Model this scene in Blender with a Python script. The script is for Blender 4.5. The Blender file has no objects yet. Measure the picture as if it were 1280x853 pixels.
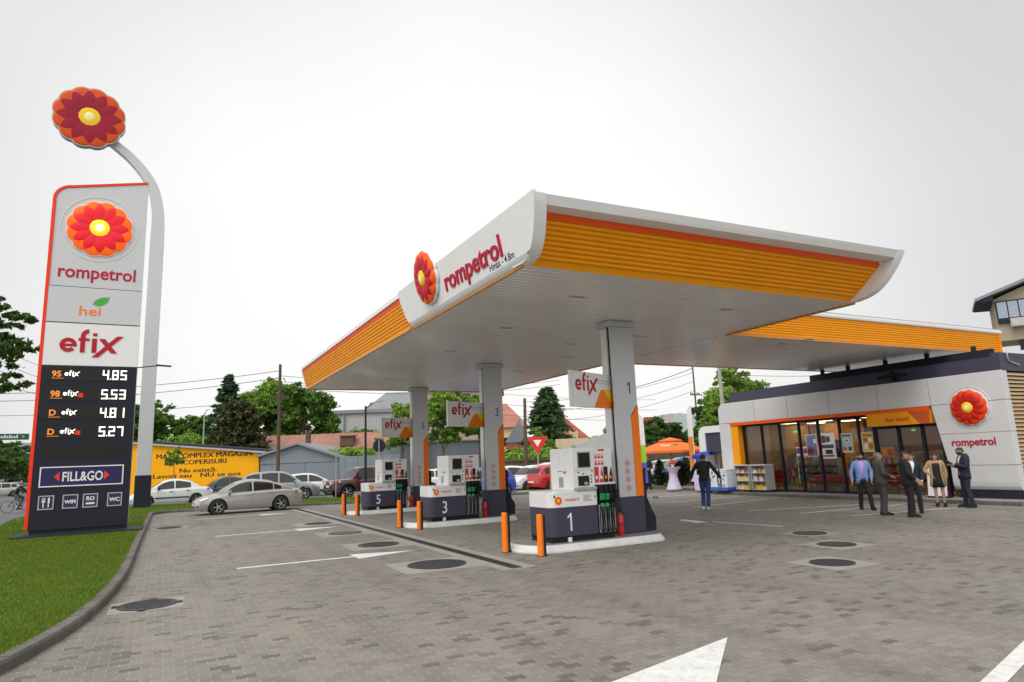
import bpy, math, random
import numpy as np
from mathutils import Vector, Matrix, Euler
random.seed(7); np.random.seed(7)
S = bpy.context.scene
COL = S.collection
R = math.radians
# ------------------------------------------------------------------ camera
F, YAW, PIT, ROL, HC = 827.1476, 0.4856, 0.1769, -0.0391, 1.9263
cy_, sy_ = math.cos(YAW), math.sin(YAW)
FW = Vector((sy_*math.cos(PIT), cy_*math.cos(PIT), math.sin(PIT)))
r0 = Vector((cy_, -sy_, 0)); u0 = r0.cross(FW)
RT = r0*math.cos(ROL)+u0*math.sin(ROL); UP = -r0*math.sin(ROL)+u0*math.cos(ROL)
cam = bpy.data.cameras.new('camera'); co = bpy.data.objects.new('camera', cam); COL.objects.link(co)
m = Matrix((RT, UP, -FW)).transposed().to_4x4(); m.translation = Vector((0, 0, HC)); co.matrix_world = m
cam.sensor_width = 36; cam.lens = F/1280*36; cam.clip_end = 3000; cam.clip_start = .05
S.camera = co
O = Vector((0, 0, HC))
def ray(u, v): return FW*F+RT*(u-640)-UP*(v-426.5)
def gp(u, v, z=0):
    d = ray(u, v); p = O+d*((z-HC)/d.z); return p
def at(u, v, D):
    d = ray(u, v); return O+d*(D/F)
def aty(u, v, Y):
    d = ray(u, v); return O+d*(Y/d.y)
def atx(u, v, X):
    d = ray(u, v); return O+d*(X/d.x)
# ------------------------------------------------------------------ materials
def nt(name):
    m = bpy.data.materials.new(name); m.use_nodes = True
    t = m.node_tree; return m, t, t.nodes['Principled BSDF']
def N(t, typ, **kw):
    n = t.nodes.new(typ)
    for k, v in kw.items():
        if k[0] == '_': n.inputs[k[1:].replace('_', ' ')].default_value = v
        else: setattr(n, k, v)
    return n
def mat(name, col, rough=.5, metal=0, var=.10, scale=6, bump=0, coat=0, emit=0, spec=.5, dirt=0, isl=0, rv=.08):
    m, t, b = nt(name); L = t.links.new
    b.inputs['Roughness'].default_value = rough; b.inputs['Metallic'].default_value = metal
    b.inputs['Coat Weight'].default_value = coat; b.inputs['Specular IOR Level'].default_value = spec
    tc = N(t, 'ShaderNodeTexCoord'); n = N(t, 'ShaderNodeTexNoise', _Scale=scale, _Detail=6.0, _Roughness=.6)
    L(tc.outputs['Object'], n.inputs['Vector'])
    mr = N(t, 'ShaderNodeMapRange'); mr.inputs['From Min'].default_value = .25; mr.inputs['From Max'].default_value = .75
    mr.inputs['To Min'].default_value = 1-var; mr.inputs['To Max'].default_value = 1+var
    L(n.outputs['Fac'], mr.inputs['Value'])
    mx = N(t, 'ShaderNodeMix', data_type='RGBA', blend_type='MULTIPLY'); mx.inputs[0].default_value = 1
    mx.inputs[6].default_value = (*col, 1); L(mr.outputs[0], mx.inputs[7])
    out = mx.outputs[2]
    if isl:
        gi = N(t, 'ShaderNodeNewGeometry'); im = N(t, 'ShaderNodeMapRange'); im.inputs['To Min'].default_value = 1-isl; im.inputs['To Max'].default_value = 1+isl; L(gi.outputs['Random Per Island'], im.inputs['Value'])
        m3 = N(t, 'ShaderNodeMix', data_type='RGBA', blend_type='MULTIPLY'); m3.inputs[0].default_value = 1; L(out, m3.inputs[6]); L(im.outputs[0], m3.inputs[7]); out = m3.outputs[2]
    if dirt:
        n2 = N(t, 'ShaderNodeTexNoise', _Scale=scale*3.1, _Detail=8.0, _Roughness=.7); L(tc.outputs['Object'], n2.inputs['Vector'])
        cr = N(t, 'ShaderNodeMapRange'); cr.inputs['From Min'].default_value = .5; cr.inputs['From Max'].default_value = .75; cr.inputs['To Max'].default_value = dirt
        L(n2.outputs['Fac'], cr.inputs['Value'])
        m2 = N(t, 'ShaderNodeMix', data_type='RGBA'); L(cr.outputs[0], m2.inputs[0]); L(out, m2.inputs[6]); m2.inputs[7].default_value = (.12, .105, .085, 1)
        out = m2.outputs[2]
    L(out, b.inputs['Base Color'])
    mr2 = N(t, 'ShaderNodeMapRange'); mr2.inputs['To Min'].default_value = max(0, rough-rv); mr2.inputs['To Max'].default_value = min(1, rough+rv)
    L(n.outputs['Fac'], mr2.inputs['Value']); L(mr2.outputs[0], b.inputs['Roughness'])
    if bump:
        bp = N(t, 'ShaderNodeBump', _Strength=bump, _Distance=.02); L(n.outputs['Fac'], bp.inputs['Height']); L(bp.outputs[0], b.inputs['Normal'])
    if emit:
        L(out, b.inputs['Emission Color']); b.inputs['Emission Strength'].default_value = emit
    return m
M = {}
M['white'] = mat('white_panel', (.78, .78, .775), .38, var=.03, scale=1.5)
M['white2'] = mat('white_gloss', (.76, .76, .75), .3, var=.03, scale=3, coat=.2, dirt=.10)
M['soffit'] = mat('soffit_metal', (.84, .825, .80), .20, metal=.30, var=.03, scale=1.2)
M['grey'] = mat('grey_panel', (.45, .455, .46), .4, var=.05)
M['silverp'] = mat('silver_panel', (.55, .56, .57), .38, metal=.15, var=.04)
M['orange'] = mat('orange_metal', (.88, .335, .002), .5, var=.05, scale=1.0, spec=.25)
M['orangep'] = mat('orange_paint', (.90, .20, .004), .5, var=.05, spec=.3)
M['trim'] = mat('orange_trim', (.62, .25, .03), .4)
M['redstripe'] = mat('red_orange_stripe', (.85, .10, .004), .5, var=.04, spec=.3)
M['redside'] = mat('red_edge', (.92, .04, .004), .5, var=.04, spec=.3)
M['dark'] = mat('anthracite', (.022, .023, .036), .6, var=.12, spec=.18)
M['purple'] = mat('aubergine_grey', (.052, .048, .080), .45, var=.10, spec=.35, dirt=.12)
M['black'] = mat('black_plastic', (.012, .012, .013), .5, var=.15, spec=.3)
M['rubber'] = mat('rubber', (.022, .022, .023), .75, var=.2, scale=20)
M['crimson'] = mat('crimson_letters', (.46, .005, .035), .45, var=.05, spec=.3)
M['petal_o'] = mat('petal_orange', (.92, .115, .002), .45, var=.05, spec=.3)
M['petal_r'] = mat('petal_red', (.52, .006, .022), .45, var=.06, spec=.3)
M['petal_y'] = mat('petal_yellow', (.92, .62, .01), .45, var=.04, spec=.3)
M['petal_w'] = mat('petal_cream', (.95, .88, .42), .45, var=.04, spec=.3)
M['led'] = mat('led_digits', (.95, .95, .92), .4, emit=1.1, var=.02)
M['ledo'] = mat('led_orange', (.85, .25, .02), .4, emit=.5, var=.02)
M['red'] = mat('red_paint', (.62, .02, .018), .35, coat=.3)
M['green'] = mat('green_plastic', (.01, .30, .12), .35)
M['leafgreen'] = mat('leaf_green_sign', (.05, .38, .05), .4)
M['lit_o'] = mat('lit_petal_orange', (.95, .13, .002), .45, emit=.30, var=.04, spec=.3)
M['lit_r'] = mat('lit_petal_red', (.72, .010, .022), .45, emit=.30, var=.05, spec=.3)
M['lit_y'] = mat('lit_petal_yellow', (.95, .68, .01), .45, emit=.45, var=.03)
M['lit_w'] = mat('lit_petal_cream', (.98, .92, .55), .45, emit=.6, var=.03)
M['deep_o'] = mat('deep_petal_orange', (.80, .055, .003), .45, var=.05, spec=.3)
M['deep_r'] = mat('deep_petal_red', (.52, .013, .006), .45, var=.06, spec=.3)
M['clad'] = mat('shop_cladding', (.60, .605, .615), .38, var=.03, scale=1.5)
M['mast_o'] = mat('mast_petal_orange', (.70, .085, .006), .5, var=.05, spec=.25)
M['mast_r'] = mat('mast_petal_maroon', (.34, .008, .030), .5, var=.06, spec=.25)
M['insul'] = mat('dark_insulator', (.05, .045, .045), .5)
M['efixred'] = mat('efix_red', (.44, .008, .020), .45, var=.05, spec=.3)
M['flash'] = mat('fascia_red_flash', (.55, .085, .01), .5)
M['chrome'] = mat('steel', (.55, .55, .56), .25, metal=.9, var=.06)
M['screen'] = mat('screen_glass', (.012, .011, .010), .25, var=.3, scale=14, spec=.25)
M['concrete'] = mat('concrete', (.315, .298, .268), .85, var=.16, scale=3, bump=.15, dirt=.35)
M['kerbc'] = mat('kerb_concrete', (.125, .117, .102), .9, var=.25, scale=4, bump=.3, dirt=.4, isl=.16)
M['iron'] = mat('cast_iron', (.055, .055, .06), .5, metal=.4, var=.25, scale=18, bump=.3)
M['islandw'] = mat('island_white', (.66, .66, .65), .5, var=.1, scale=5, dirt=.25)
M['islandt'] = mat('island_top', (.23, .225, .21), .8, var=.2, scale=5, dirt=.3)
M['wood'] = mat('pole_wood', (.10, .065, .045), .85, var=.3, scale=9)
M['cpole'] = mat('pole_concrete', (.36, .34, .31), .85, var=.15)
M['galv'] = mat('galvanised', (.42, .43, .44), .45, metal=.6)
M['wire'] = mat('wire_black', (.05, .05, .055), .6)
M['tan'] = mat('tan_louvre', (.52, .37, .21), .5, var=.06)
M['cream'] = mat('cream_plaster', (.62, .50, .33), .85, var=.12, scale=1.5, dirt=.2)
M['pink'] = mat('pink_plaster', (.52, .385, .335), .85, var=.10, scale=1.2, dirt=.2)
M['beige'] = mat('beige_plaster', (.34, .285, .21), .85, var=.10, scale=1.2)
M['yellow'] = mat('yellow_wall', (.90, .41, .004), .75, var=.06, scale=.6, dirt=.10, spec=.2)
M['bluegrey'] = mat('bluegrey_sheet', (.20, .235, .265), .6, var=.10, scale=.8, dirt=.15)
M['halls'] = mat('hall_cladding', (.44, .44, .43), .55, var=.08, scale=.5, dirt=.15)
M['roofgrey'] = mat('roof_grey', (.22, .23, .25), .6, var=.12, scale=.8)
M['roofred'] = mat('roof_rust_red', (.36, .155, .105), .75, var=.25, scale=.7, dirt=.25)
M['rooftile'] = mat('roof_bright_red', (.36, .075, .055), .7, var=.2, scale=1.5)
M['brownf'] = mat('brown_fence', (.11, .075, .055), .85, var=.25, scale=3)
M['window'] = mat('dark_window', (.014, .018, .02), .05, var=.1, spec=.6)
M['trunk'] = mat('bark', (.11, .085, .06), .9, var=.3, scale=8, bump=.4)
M['navy'] = mat('navy_panel', (.030, .027, .105), .5, spec=.2)
M['digitblue'] = mat('icon_violet', (.055, .035, .095), .5, spec=.2)
M['lilac'] = mat('lilac_cloth', (.62, .54, .72), .8, var=.06)
M['bluecloth'] = mat('blue_cloth', (.02, .04, .40), .8, var=.1)
M['asphaltw'] = mat('road_paint', (.72, .72, .70), .6, var=.12, scale=4, dirt=.45)
M['lampwarm'] = mat('warm_lamp', (1, .78, .50), .4, emit=14, var=.01)
M['lampwhite'] = mat('panel_lamp', (.9, .92, 1), .3, emit=.05, var=.02)
M['exit'] = mat('green_lamp', (.05, .9, .2), .4, emit=2, var=.01)
M['litposter'] = mat('lit_poster', (.85, .85, .92), .4, emit=.7, var=.03)
M['litorange'] = mat('lit_orange', (.95, .22, .06), .4, emit=.9, var=.1)

def glass_mat(name, tint=(.55, .58, .58), refl=.12, rough=.02):
    m = bpy.data.materials.new(name); m.use_nodes = True; t = m.node_tree; L = t.links.new
    t.nodes.remove(t.nodes['Principled BSDF'])
    tr = N(t, 'ShaderNodeBsdfTransparent'); tr.inputs[0].default_value = (*tint, 1)
    gl = N(t, 'ShaderNodeBsdfGlossy'); gl.inputs['Roughness'].default_value = rough
    fr = N(t, 'ShaderNodeFresnel', _IOR=1.5 if refl > .05 else 1.34)
    ad = N(t, 'ShaderNodeMath', operation='ADD', use_clamp=True); ad.inputs[1].default_value = refl
    L(fr.outputs[0], ad.inputs[0])
    mx = N(t, 'ShaderNodeMixShader'); L(ad.outputs[0], mx.inputs[0]); L(tr.outputs[0], mx.inputs[1]); L(gl.outputs[0], mx.inputs[2])
    L(mx.outputs[0], t.nodes['Material Output'].inputs[0]); return m
M['shopglass'] = glass_mat('shop_glass', (.62, .61, .585), .015)
M['carglass'] = glass_mat('car_glass', (.16, .19, .19), .10)

def leaf_mat(name, c1, c2, rough=.55, tl=.35):
    m = bpy.data.materials.new(name); m.use_nodes = True; t = m.node_tree; L = t.links.new
    b = t.nodes['Principled BSDF']; g = N(t, 'ShaderNodeNewGeometry'); tc = N(t, 'ShaderNodeTexCoord')
    n = N(t, 'ShaderNodeTexNoise', _Scale=.9, _Detail=3.0); L(tc.outputs['Object'], n.inputs['Vector'])
    a = N(t, 'ShaderNodeMath', operation='ADD'); L(g.outputs['Random Per Island'], a.inputs[0]); L(n.outputs['Fac'], a.inputs[1])
    mr = N(t, 'ShaderNodeMapRange'); mr.inputs['From Min'].default_value = .3; mr.inputs['From Max'].default_value = 1.35; L(a.outputs[0], mr.inputs['Value'])
    mx = N(t, 'ShaderNodeMix', data_type='RGBA'); L(mr.outputs[0], mx.inputs[0]); mx.inputs[6].default_value = (*c1, 1); mx.inputs[7].default_value = (*c2, 1)
    L(mx.outputs[2], b.inputs['Base Color']); b.inputs['Roughness'].default_value = rough; b.inputs['Specular IOR Level'].default_value = .3
    td = N(t, 'ShaderNodeBsdfTranslucent'); L(mx.outputs[2], td.inputs[0])
    ms = N(t, 'ShaderNodeMixShader'); ms.inputs[0].default_value = tl; L(b.outputs[0], ms.inputs[1]); L(td.outputs[0], ms.inputs[2])
    L(ms.outputs[0], t.nodes['Material Output'].inputs[0]); return m
M['leaf1'] = leaf_mat('leaves_mid_green', (.062, .135, .022), (.155, .30, .05))
M['leaf2'] = leaf_mat('leaves_light_green', (.11, .22, .026), (.29, .46, .07))
M['leaf3'] = leaf_mat('leaves_deep_green', (.036, .085, .018), (.105, .20, .04))
M['needle'] = leaf_mat('needles_dark', (.022, .052, .022), (.06, .115, .045), tl=.15)
M['needle3'] = leaf_mat('needles_mid', (.03, .07, .026), (.085, .16, .055), tl=.15)
M['needle2'] = leaf_mat('needles_olive', (.035, .042, .016), (.085, .085, .03), tl=.15)
M['thuja'] = leaf_mat('thuja_green', (.02, .05, .015), (.06, .11, .03), tl=.15)
M['blade'] = leaf_mat('grass_blades', (.075, .135, .005), (.165, .24, .012), tl=.3)
# ------------------------------------------------------------------ mesh helpers
class MB:
    def __init__(s): s.v = []; s.f = []; s.mi = []
    def add(s, vs, fs, mi=0):
        o = len(s.v); s.v += [tuple(p) for p in vs]; s.f += [tuple(i+o for i in f) for f in fs]; s.mi += [mi]*len(fs); return s
    def box(s, x0, x1, y0, y1, z0, z1, mi=0):
        v = [(x, y, z) for z in (z0, z1) for y in (y0, y1) for x in (x0, x1)]
        return s.add(v, [(0, 2, 3, 1), (4, 5, 7, 6), (0, 1, 5, 4), (2, 6, 7, 3), (0, 4, 6, 2), (1, 3, 7, 5)], mi)
    def cbox(s, c, d, rz=0, mi=0, mt=None):
        q = mt if mt else Matrix.Rotation(rz, 3, 'Z')
        v = [q @ Vector((x*d[0]/2, y*d[1]/2, z*d[2]/2))+Vector(c) for z in (-1, 1) for y in (-1, 1) for x in (-1, 1)]
        return s.add(v, [(0, 2, 3, 1), (4, 5, 7, 6), (0, 1, 5, 4), (2, 6, 7, 3), (0, 4, 6, 2), (1, 3, 7, 5)], mi)
    def prism(s, pts, fn, d0, d1, mi=0):
        n = len(pts); v = [fn(a, b, d0) for a, b in pts]+[fn(a, b, d1) for a, b in pts]
        f = [tuple(range(n)), tuple(range(2*n-1, n-1, -1))]+[(i, i+n, (i+1) % n+n, (i+1) % n) for i in range(n)]
        return s.add(v, f, mi)
    def loft(s, rings, closed=True, cap=True, mi=0):
        n = len(rings[0]); v = [p for r in rings for p in r]; f = []
        for i in range(len(rings)-1):
            for j in range(n if closed else n-1):
                k = (j+1) % n; f.append((i*n+j, i*n+k, (i+1)*n+k, (i+1)*n+j))
        if cap and closed: f += [tuple(range(n-1, -1, -1)), tuple((len(rings)-1)*n+j for j in range(n))]
        return s.add(v, f, mi)
    def tube(s, path, rad, n=8, mi=0, cap=True):
        P = [Vector(p) for p in path]
        if not isinstance(rad, (list, tuple)): rad = [rad]*len(P)
        rings = []; ref = None
        for i, p in enumerate(P):
            d = (P[min(i+1, len(P)-1)]-P[max(i-1, 0)]).normalized()
            if ref is None: ref = Vector((1, 0, 0)) if abs(d.x) < .8 else Vector((0, 1, 0))
            a = (ref-d*ref.dot(d)).normalized(); b = d.cross(a); ref = a
            r = rad[i]; rx, ry = r if isinstance(r, tuple) else (r, r)
            rings.append([p+a*math.cos(2*math.pi*j/n)*rx+b*math.sin(2*math.pi*j/n)*ry for j in range(n)])
        return s.loft(rings, True, cap, mi)
    def lathe(s, prof, n=20, c=(0, 0, 0), mi=0, cap=True, mt=None):
        rings = []
        for r, z in prof:
            ring = [Vector((r*math.cos(2*math.pi*j/n), r*math.sin(2*math.pi*j/n), z)) for j in range(n)]
            if mt: ring = [mt @ p for p in ring]
            rings.append([p+Vector(c) for p in ring])
        return s.loft(rings, True, cap, mi)
    def quad(s, a, b, c, d, mi=0): return s.add([a, b, c, d], [(0, 1, 2, 3)], mi)
    def build(s, name, mats, parent=None, smooth=False, bevel=0, loc=None, rot=None):
        me = bpy.data.meshes.new(name); me.from_pydata(s.v, [], s.f)
        if not isinstance(mats, (list, tuple)): mats = [mats]
        for m in mats: me.materials.append(m)
        if len(mats) > 1: me.polygons.foreach_set('material_index', s.mi)
        if smooth: me.polygons.foreach_set('use_smooth', [True]*len(s.f))
        me.validate(); me.update()
        o = bpy.data.objects.new(name, me); COL.objects.link(o)
        if smooth:
            try: me.set_sharp_from_angle(angle=R(38))
            except Exception: pass
        if parent: o.parent = parent
        if loc: o.location = loc
        if rot: o.rotation_euler = rot
        if bevel:
            b = o.modifiers.new('bevel', 'BEVEL'); b.width = bevel; b.segments = 2; b.limit_method = 'ANGLE'; b.angle_limit = R(40)
        return o
def tag(o, label=None, cat=None, group=None, kind=None):
    if label: o['label'] = label
    if cat: o['category'] = cat
    if group: o['group'] = group
    if kind: o['kind'] = kind
    return o
def thing(name, label, cat, loc=(0, 0, 0), rz=0, group=None):
    o = bpy.data.objects.new(name, None); COL.objects.link(o); o.location = loc; o.rotation_euler = (0, 0, rz)
    o.empty_display_size = .2
    return tag(o, label, cat, group)
def struct(o): o['kind'] = 'structure'; return o
def kids(o): return [c for c in bpy.data.objects if c.parent == o]
def copy_tree(o, parent=None):
    c = o.copy(); COL.objects.link(c); c.parent = parent
    for ch in kids(o): copy_tree(ch, c)
    return c
def catmull(P, n=6):
    P = [Vector(p) for p in P]; out = []
    for i in range(len(P)-1):
        p0, p1, p2, p3 = P[max(i-1, 0)], P[i], P[i+1], P[min(i+2, len(P)-1)]
        for k in range(n):
            t = k/n; out.append(.5*((2*p1)+(p2-p0)*t+(2*p0-5*p1+4*p2-p3)*t*t+(3*p1-p0-3*p2+p3)*t**3))
    out.append(P[-1]); return out
FRONT = (R(90), 0, 0)            # a sign that faces -Y
LEFTF = (R(90), 0, R(-90))       # a sign that faces -X
def text(name, s, size, m, parent, loc, rot=FRONT, ext=.004, off=0, align='LEFT', sx=1, shear=0, sp=1, width=None):
    cu = bpy.data.curves.new(name, 'FONT'); cu.body = s; cu.size = size; cu.extrude = ext; cu.offset = off; cu.shear = shear
    cu.align_x = align; cu.align_y = 'BOTTOM_BASELINE'; cu.resolution_u = 3; cu.space_character = sp
    o = bpy.data.objects.new(name, cu); COL.objects.link(o)
    dg = bpy.context.evaluated_depsgraph_get(); me = bpy.data.meshes.new_from_object(o.evaluated_get(dg))
    bpy.data.objects.remove(o); bpy.data.curves.remove(cu)
    me.materials.clear(); me.materials.append(m); me.name = name
    n = bpy.data.objects.new(name, me); COL.objects.link(n); n.parent = parent; n.location = loc; n.rotation_euler = rot; n.scale = (sx, 1, 1)
    if width:
        xs = [v.co.x for v in me.vertices]; n.scale = (width/(max(xs)-min(xs)), 1, 1)
    return n
def bold_x(parent, loc, rot, h, m, ext=.01, name='lettering'):
    """the word efix with its long slashing x; h = x-height, drawn as one mesh"""
    mb = MB(); fn = lambda a, b, d: (a*h, b*h, d)
    def arc(cx, cy, r0, r1, a0, a1, k=16):
        o = [(cx+r1*math.cos(R(a0+(a1-a0)*i/k)), cy+r1*math.sin(R(a0+(a1-a0)*i/k))) for i in range(k+1)]
        i_ = [(cx+r0*math.cos(R(a0+(a1-a0)*i/k)), cy+r0*math.sin(R(a0+(a1-a0)*i/k))) for i in range(k+1)]
        for j in range(k): mb.prism([o[j], o[j+1], i_[j+1], i_[j]], fn, 0, ext)
    arc(.5, .5, .235, .5, 0, 320); mb.prism([(.2, .40), (.99, .40), (.99, .58), (.2, .58)], fn, 0, ext*1.05)      # e
    mb.prism([(1.20, 0), (1.48, 0), (1.48, 1.15), (1.20, 1.15)], fn, 0, ext); arc(1.70, 1.15, .22, .50, 95, 180, 8)
    mb.prism([(1.08, .82), (1.72, .82), (1.72, 1.0), (1.08, 1.0)], fn, 0, ext*1.05)                              # f
    mb.prism([(1.88, 0), (2.17, 0), (2.17, 1.0), (1.88, 1.0)], fn, 0, ext); mb.prism([(1.92, 1.18), (2.17, 1.18), (2.17, 1.38), (1.92, 1.38)], fn, 0, ext)   # i
    mb.prism([(2.28, 1.0), (2.65, 1.0), (3.42, 0), (3.05, 0)], fn, 0, ext)
    mb.prism([(1.92, -.32), (2.30, -.32), (3.76, 1.22), (3.38, 1.22)], fn, 0, ext*1.06)                         # x
    return mb.build(name, m, parent, loc=loc, rot=rot)
def flower(name, parent, loc, rot, r, dome=.12, back=None, ring=True, thick=.06, mats=('petal_o', 'petal_r', 'petal_y', 'petal_w')):
    """twelve-petalled flower emblem in the local XY plane; one child with sub-parts"""
    NP = 12
    rim = []
    for i in range(96):
        a = 2*math.pi*i/96; rr = r*(.985+.06*abs(math.cos(NP/2*(a-R(18))))**.8); rim.append((rr*math.cos(a), rr*math.sin(a)))
    bk = MB(); bk.prism(rim, lambda a, b, d: (a, b, d), 0, thick)
    root = bk.build(name, back or M['white'], parent, loc=loc, rot=rot)
    if ring:
        g = MB(); g.lathe([(r*1.175, .0), (r*1.195, .0), (r*1.195, .015), (r*1.175, .015), (r*1.175, 0)], 48, cap=False); g.build('emblem_ring', M['white'], root, smooth=True)
    def rimpt(a, q, z):
        rr = r*q*(.945+.075*abs(math.cos(NP/2*(a-R(18))))**.8) if q > .5 else r*q
        return (rr*math.cos(a), rr*math.sin(a), z)
    po = MB(); rings = []
    for q, z in ((1, thick), (.985, thick+r*dome*.35), (.93, thick+r*dome*.6), (.8, thick+r*dome*.85), (.6, thick+r*dome), (.3, thick+r*dome)):
        rings.append([rimpt(2*math.pi*i/144, q, z) for i in range(144)])
    po.loft(rings, True, False); o1 = po.build('outer_petals', M[mats[0]], root, smooth=True)
    pr = MB()
    for i in range(NP):
        a = 2*math.pi*i/NP+R(3); L0, L1 = r*.25, r*.895; n = 10; rg = []
        for k in range(n+1):
            x = L0+(L1-L0)*k/n; s_ = k/n; w_ = r*.198*math.sin(math.pi*min(1, s_*.93+.05))**.62*(1-.28*abs(s_-.42)); zz = thick+r*dome*(1.0 if x < .62*r else 1.0-.45*((x/r-.62)/.3)**2)
            row = []
            for v_ in (-1, -.6, 0, .6, 1): X, Y = x, w_*v_; row.append((X*math.cos(a)-Y*math.sin(a), X*math.sin(a)+Y*math.cos(a), zz+.0015+r*dome*.28*(1-v_*v_)*math.sin(math.pi*min(1, s_+.02))+.0015*(i % 2)))
            rg.append(row)
        pr.loft(rg, False, False)
    pr.build('inner_petals', M[mats[1]], root, smooth=True)
    c = MB(); c.lathe([(r*.315, thick), (r*.31, thick+r*dome*1.05), (r*.27, thick+r*dome*1.3), (r*.15, thick+r*dome*1.45), (.0005, thick+r*dome*1.5)], 28); c.build('flower_centre', M[mats[2]], root, smooth=True)
    w = MB(); w.lathe([(r*.15, thick+r*dome*1.4), (r*.14, thick+r*dome*1.5), (.0005, thick+r*dome*1.56)], 20); w.build('flower_heart', M[mats[3]], root, smooth=True)
    return root
def leaf_mesh(name, pts, size, m, parent, aspect=1.0, up=.3, seed=1, dirs=None):
    """many leaf-sized faces in one mesh (the leaves of one crown)"""
    rs = np.random.RandomState(seed); n = len(pts); P = np.asarray(pts, float)
    nr = rs.normal(size=(n, 3)); nr[:, 2] += up; nr /= np.linalg.norm(nr, axis=1)[:, None]
    if dirs is None: t = rs.normal(size=(n, 3))
    else: t = np.asarray(dirs, float)+rs.normal(size=(n, 3))*.35
    a = t-nr*np.sum(t*nr, 1)[:, None]; a /= np.linalg.norm(a, axis=1)[:, None]+1e-9; b = np.cross(nr, a)
    sz = size*(.6+.8*rs.rand(n))[:, None]; a = a*sz*aspect; b = b*sz*.62
    fold = nr*sz*.18
    V = np.stack([P-a, P-b*.9+fold, P+a*1.05, P+b*.9+fold], 1).reshape(-1, 3)
    me = bpy.data.meshes.new(name); me.vertices.add(4*n); me.vertices.foreach_set('co', V.ravel())
    me.loops.add(4*n); me.loops.foreach_set('vertex_index', np.arange(4*n, dtype=np.int32))
    me.polygons.add(n); me.polygons.foreach_set('loop_start', np.arange(0, 4*n, 4, dtype=np.int32)); me.polygons.foreach_set('loop_total', np.full(n, 4, dtype=np.int32))
    me.materials.append(m); me.update(calc_edges=True); me.validate()
    o = bpy.data.objects.new(name, me); COL.objects.link(o); o.parent = parent; return o
def tree(label, base, h, blobs, n, leaf, m, seed, name='broadleaf_tree', cat='tree', group=None, tr=.16, trunk_top=.55, lean=(0, 0)):
    """blobs: (dx,dy,z,rx,ry,rz) about the base"""
    rs = np.random.RandomState(seed); t = thing(name, label, cat, base, 0, group)
    tk = MB(); top = Vector((lean[0], lean[1], h*trunk_top))
    path = catmull([(0, 0, -.1), (lean[0]*.2+rs.normal()*.06, lean[1]*.2, h*trunk_top*.4), tuple(top)], 5)
    tk.tube(path, [tr*(1-.55*i/(len(path)-1)) for i in range(len(path))], 9)
    for bl in blobs:
        c = Vector(bl[:3]); mid = top.lerp(c, .5)+Vector((rs.normal()*.1, rs.normal()*.1, rs.rand()*.2)); s0 = path[int(len(path)*(.55+.4*rs.rand()))]
        tk.tube([s0, mid, c], [tr*.42, tr*.25, tr*.06], 6)
        for k in range(3):
            e = c+Vector((rs.normal()*bl[3]*.5, rs.normal()*bl[4]*.5, rs.normal()*bl[5]*.5)); tk.tube([mid, mid.lerp(e, .6)+Vector((0, 0, .05)), e], [tr*.18, tr*.1, tr*.03], 5)
    tk.build('trunk', M['trunk'], t, smooth=True)
    w = np.array([b[3]*b[4]*b[5] for b in blobs])**.75; w /= w.sum(); pts = []
    for b, ww in zip(blobs, w):
        k = int(n*1.45*ww); ncl = max(8, k//22)
        ns = 16; d = rs.normal(size=(ns, 3)); d /= np.linalg.norm(d, axis=1)[:, None]; sub_c = d*(.35+.62*rs.rand(ns))[:, None]*np.array(b[3:6])+np.array(b[:3]); sub_r = min(b[3:6])*(.20+.26*rs.rand(ns))
        for c0, r_ in zip(sub_c, sub_r):
            nc = max(3, int(ncl/ns)); e = rs.normal(size=(nc, 3)); e[:, 2] += .25; e /= np.linalg.norm(e, axis=1)[:, None]; cc = c0+e*r_*(.55+.6*rs.rand(nc))[:, None]*np.array([1.1, 1.1, .75])
            for c in cc: pts.append(c+rs.normal(size=(22, 3))*r_*.23*np.array([1.15, 1.15, .6]))
    leaf_mesh('crown', np.concatenate(pts), leaf*.78, m, t, 1.0, .35, seed)
    return t
def conifer(label, base, h, r, n, m, seed, cat='tree', name='conifer', z0=.08, power=.8, leaf=.22, group=None, droop=.25):
    rs = np.random.RandomState(seed); t = thing(name, label, cat, base, 0, group)
    MB().tube([(0, 0, -.1), (0, 0, h*.5), (0, 0, h*.97)], [h*.022, h*.014, .02], 8).build('trunk', M['trunk'], t, smooth=True)
    pts = []; dirs = []; nb = max(30, n//28)
    for i in range(nb):
        z = z0+(1-z0)*(i+rs.rand())/nb*.98; R_ = r*(1-z)**power*(.72+.4*rs.rand())+.05*r; a = rs.rand()*6.283
        q = rs.rand(28)**.6; rad = q*R_
        x = np.cos(a)*rad+rs.normal(size=28)*.08*R_; y = np.sin(a)*rad+rs.normal(size=28)*.08*R_
        zz = z*h-droop*rad+.12*R_*q**3+rs.normal(size=28)*.03*R_
        pts.append(np.stack([x, y, np.maximum(zz, .05)], 1)); dirs.append(np.tile([np.cos(a), np.sin(a), -droop], (28, 1)))
    leaf_mesh('crown', np.concatenate(pts), leaf, m, t, 1.3, .5, seed, np.concatenate(dirs))
    return t
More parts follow.
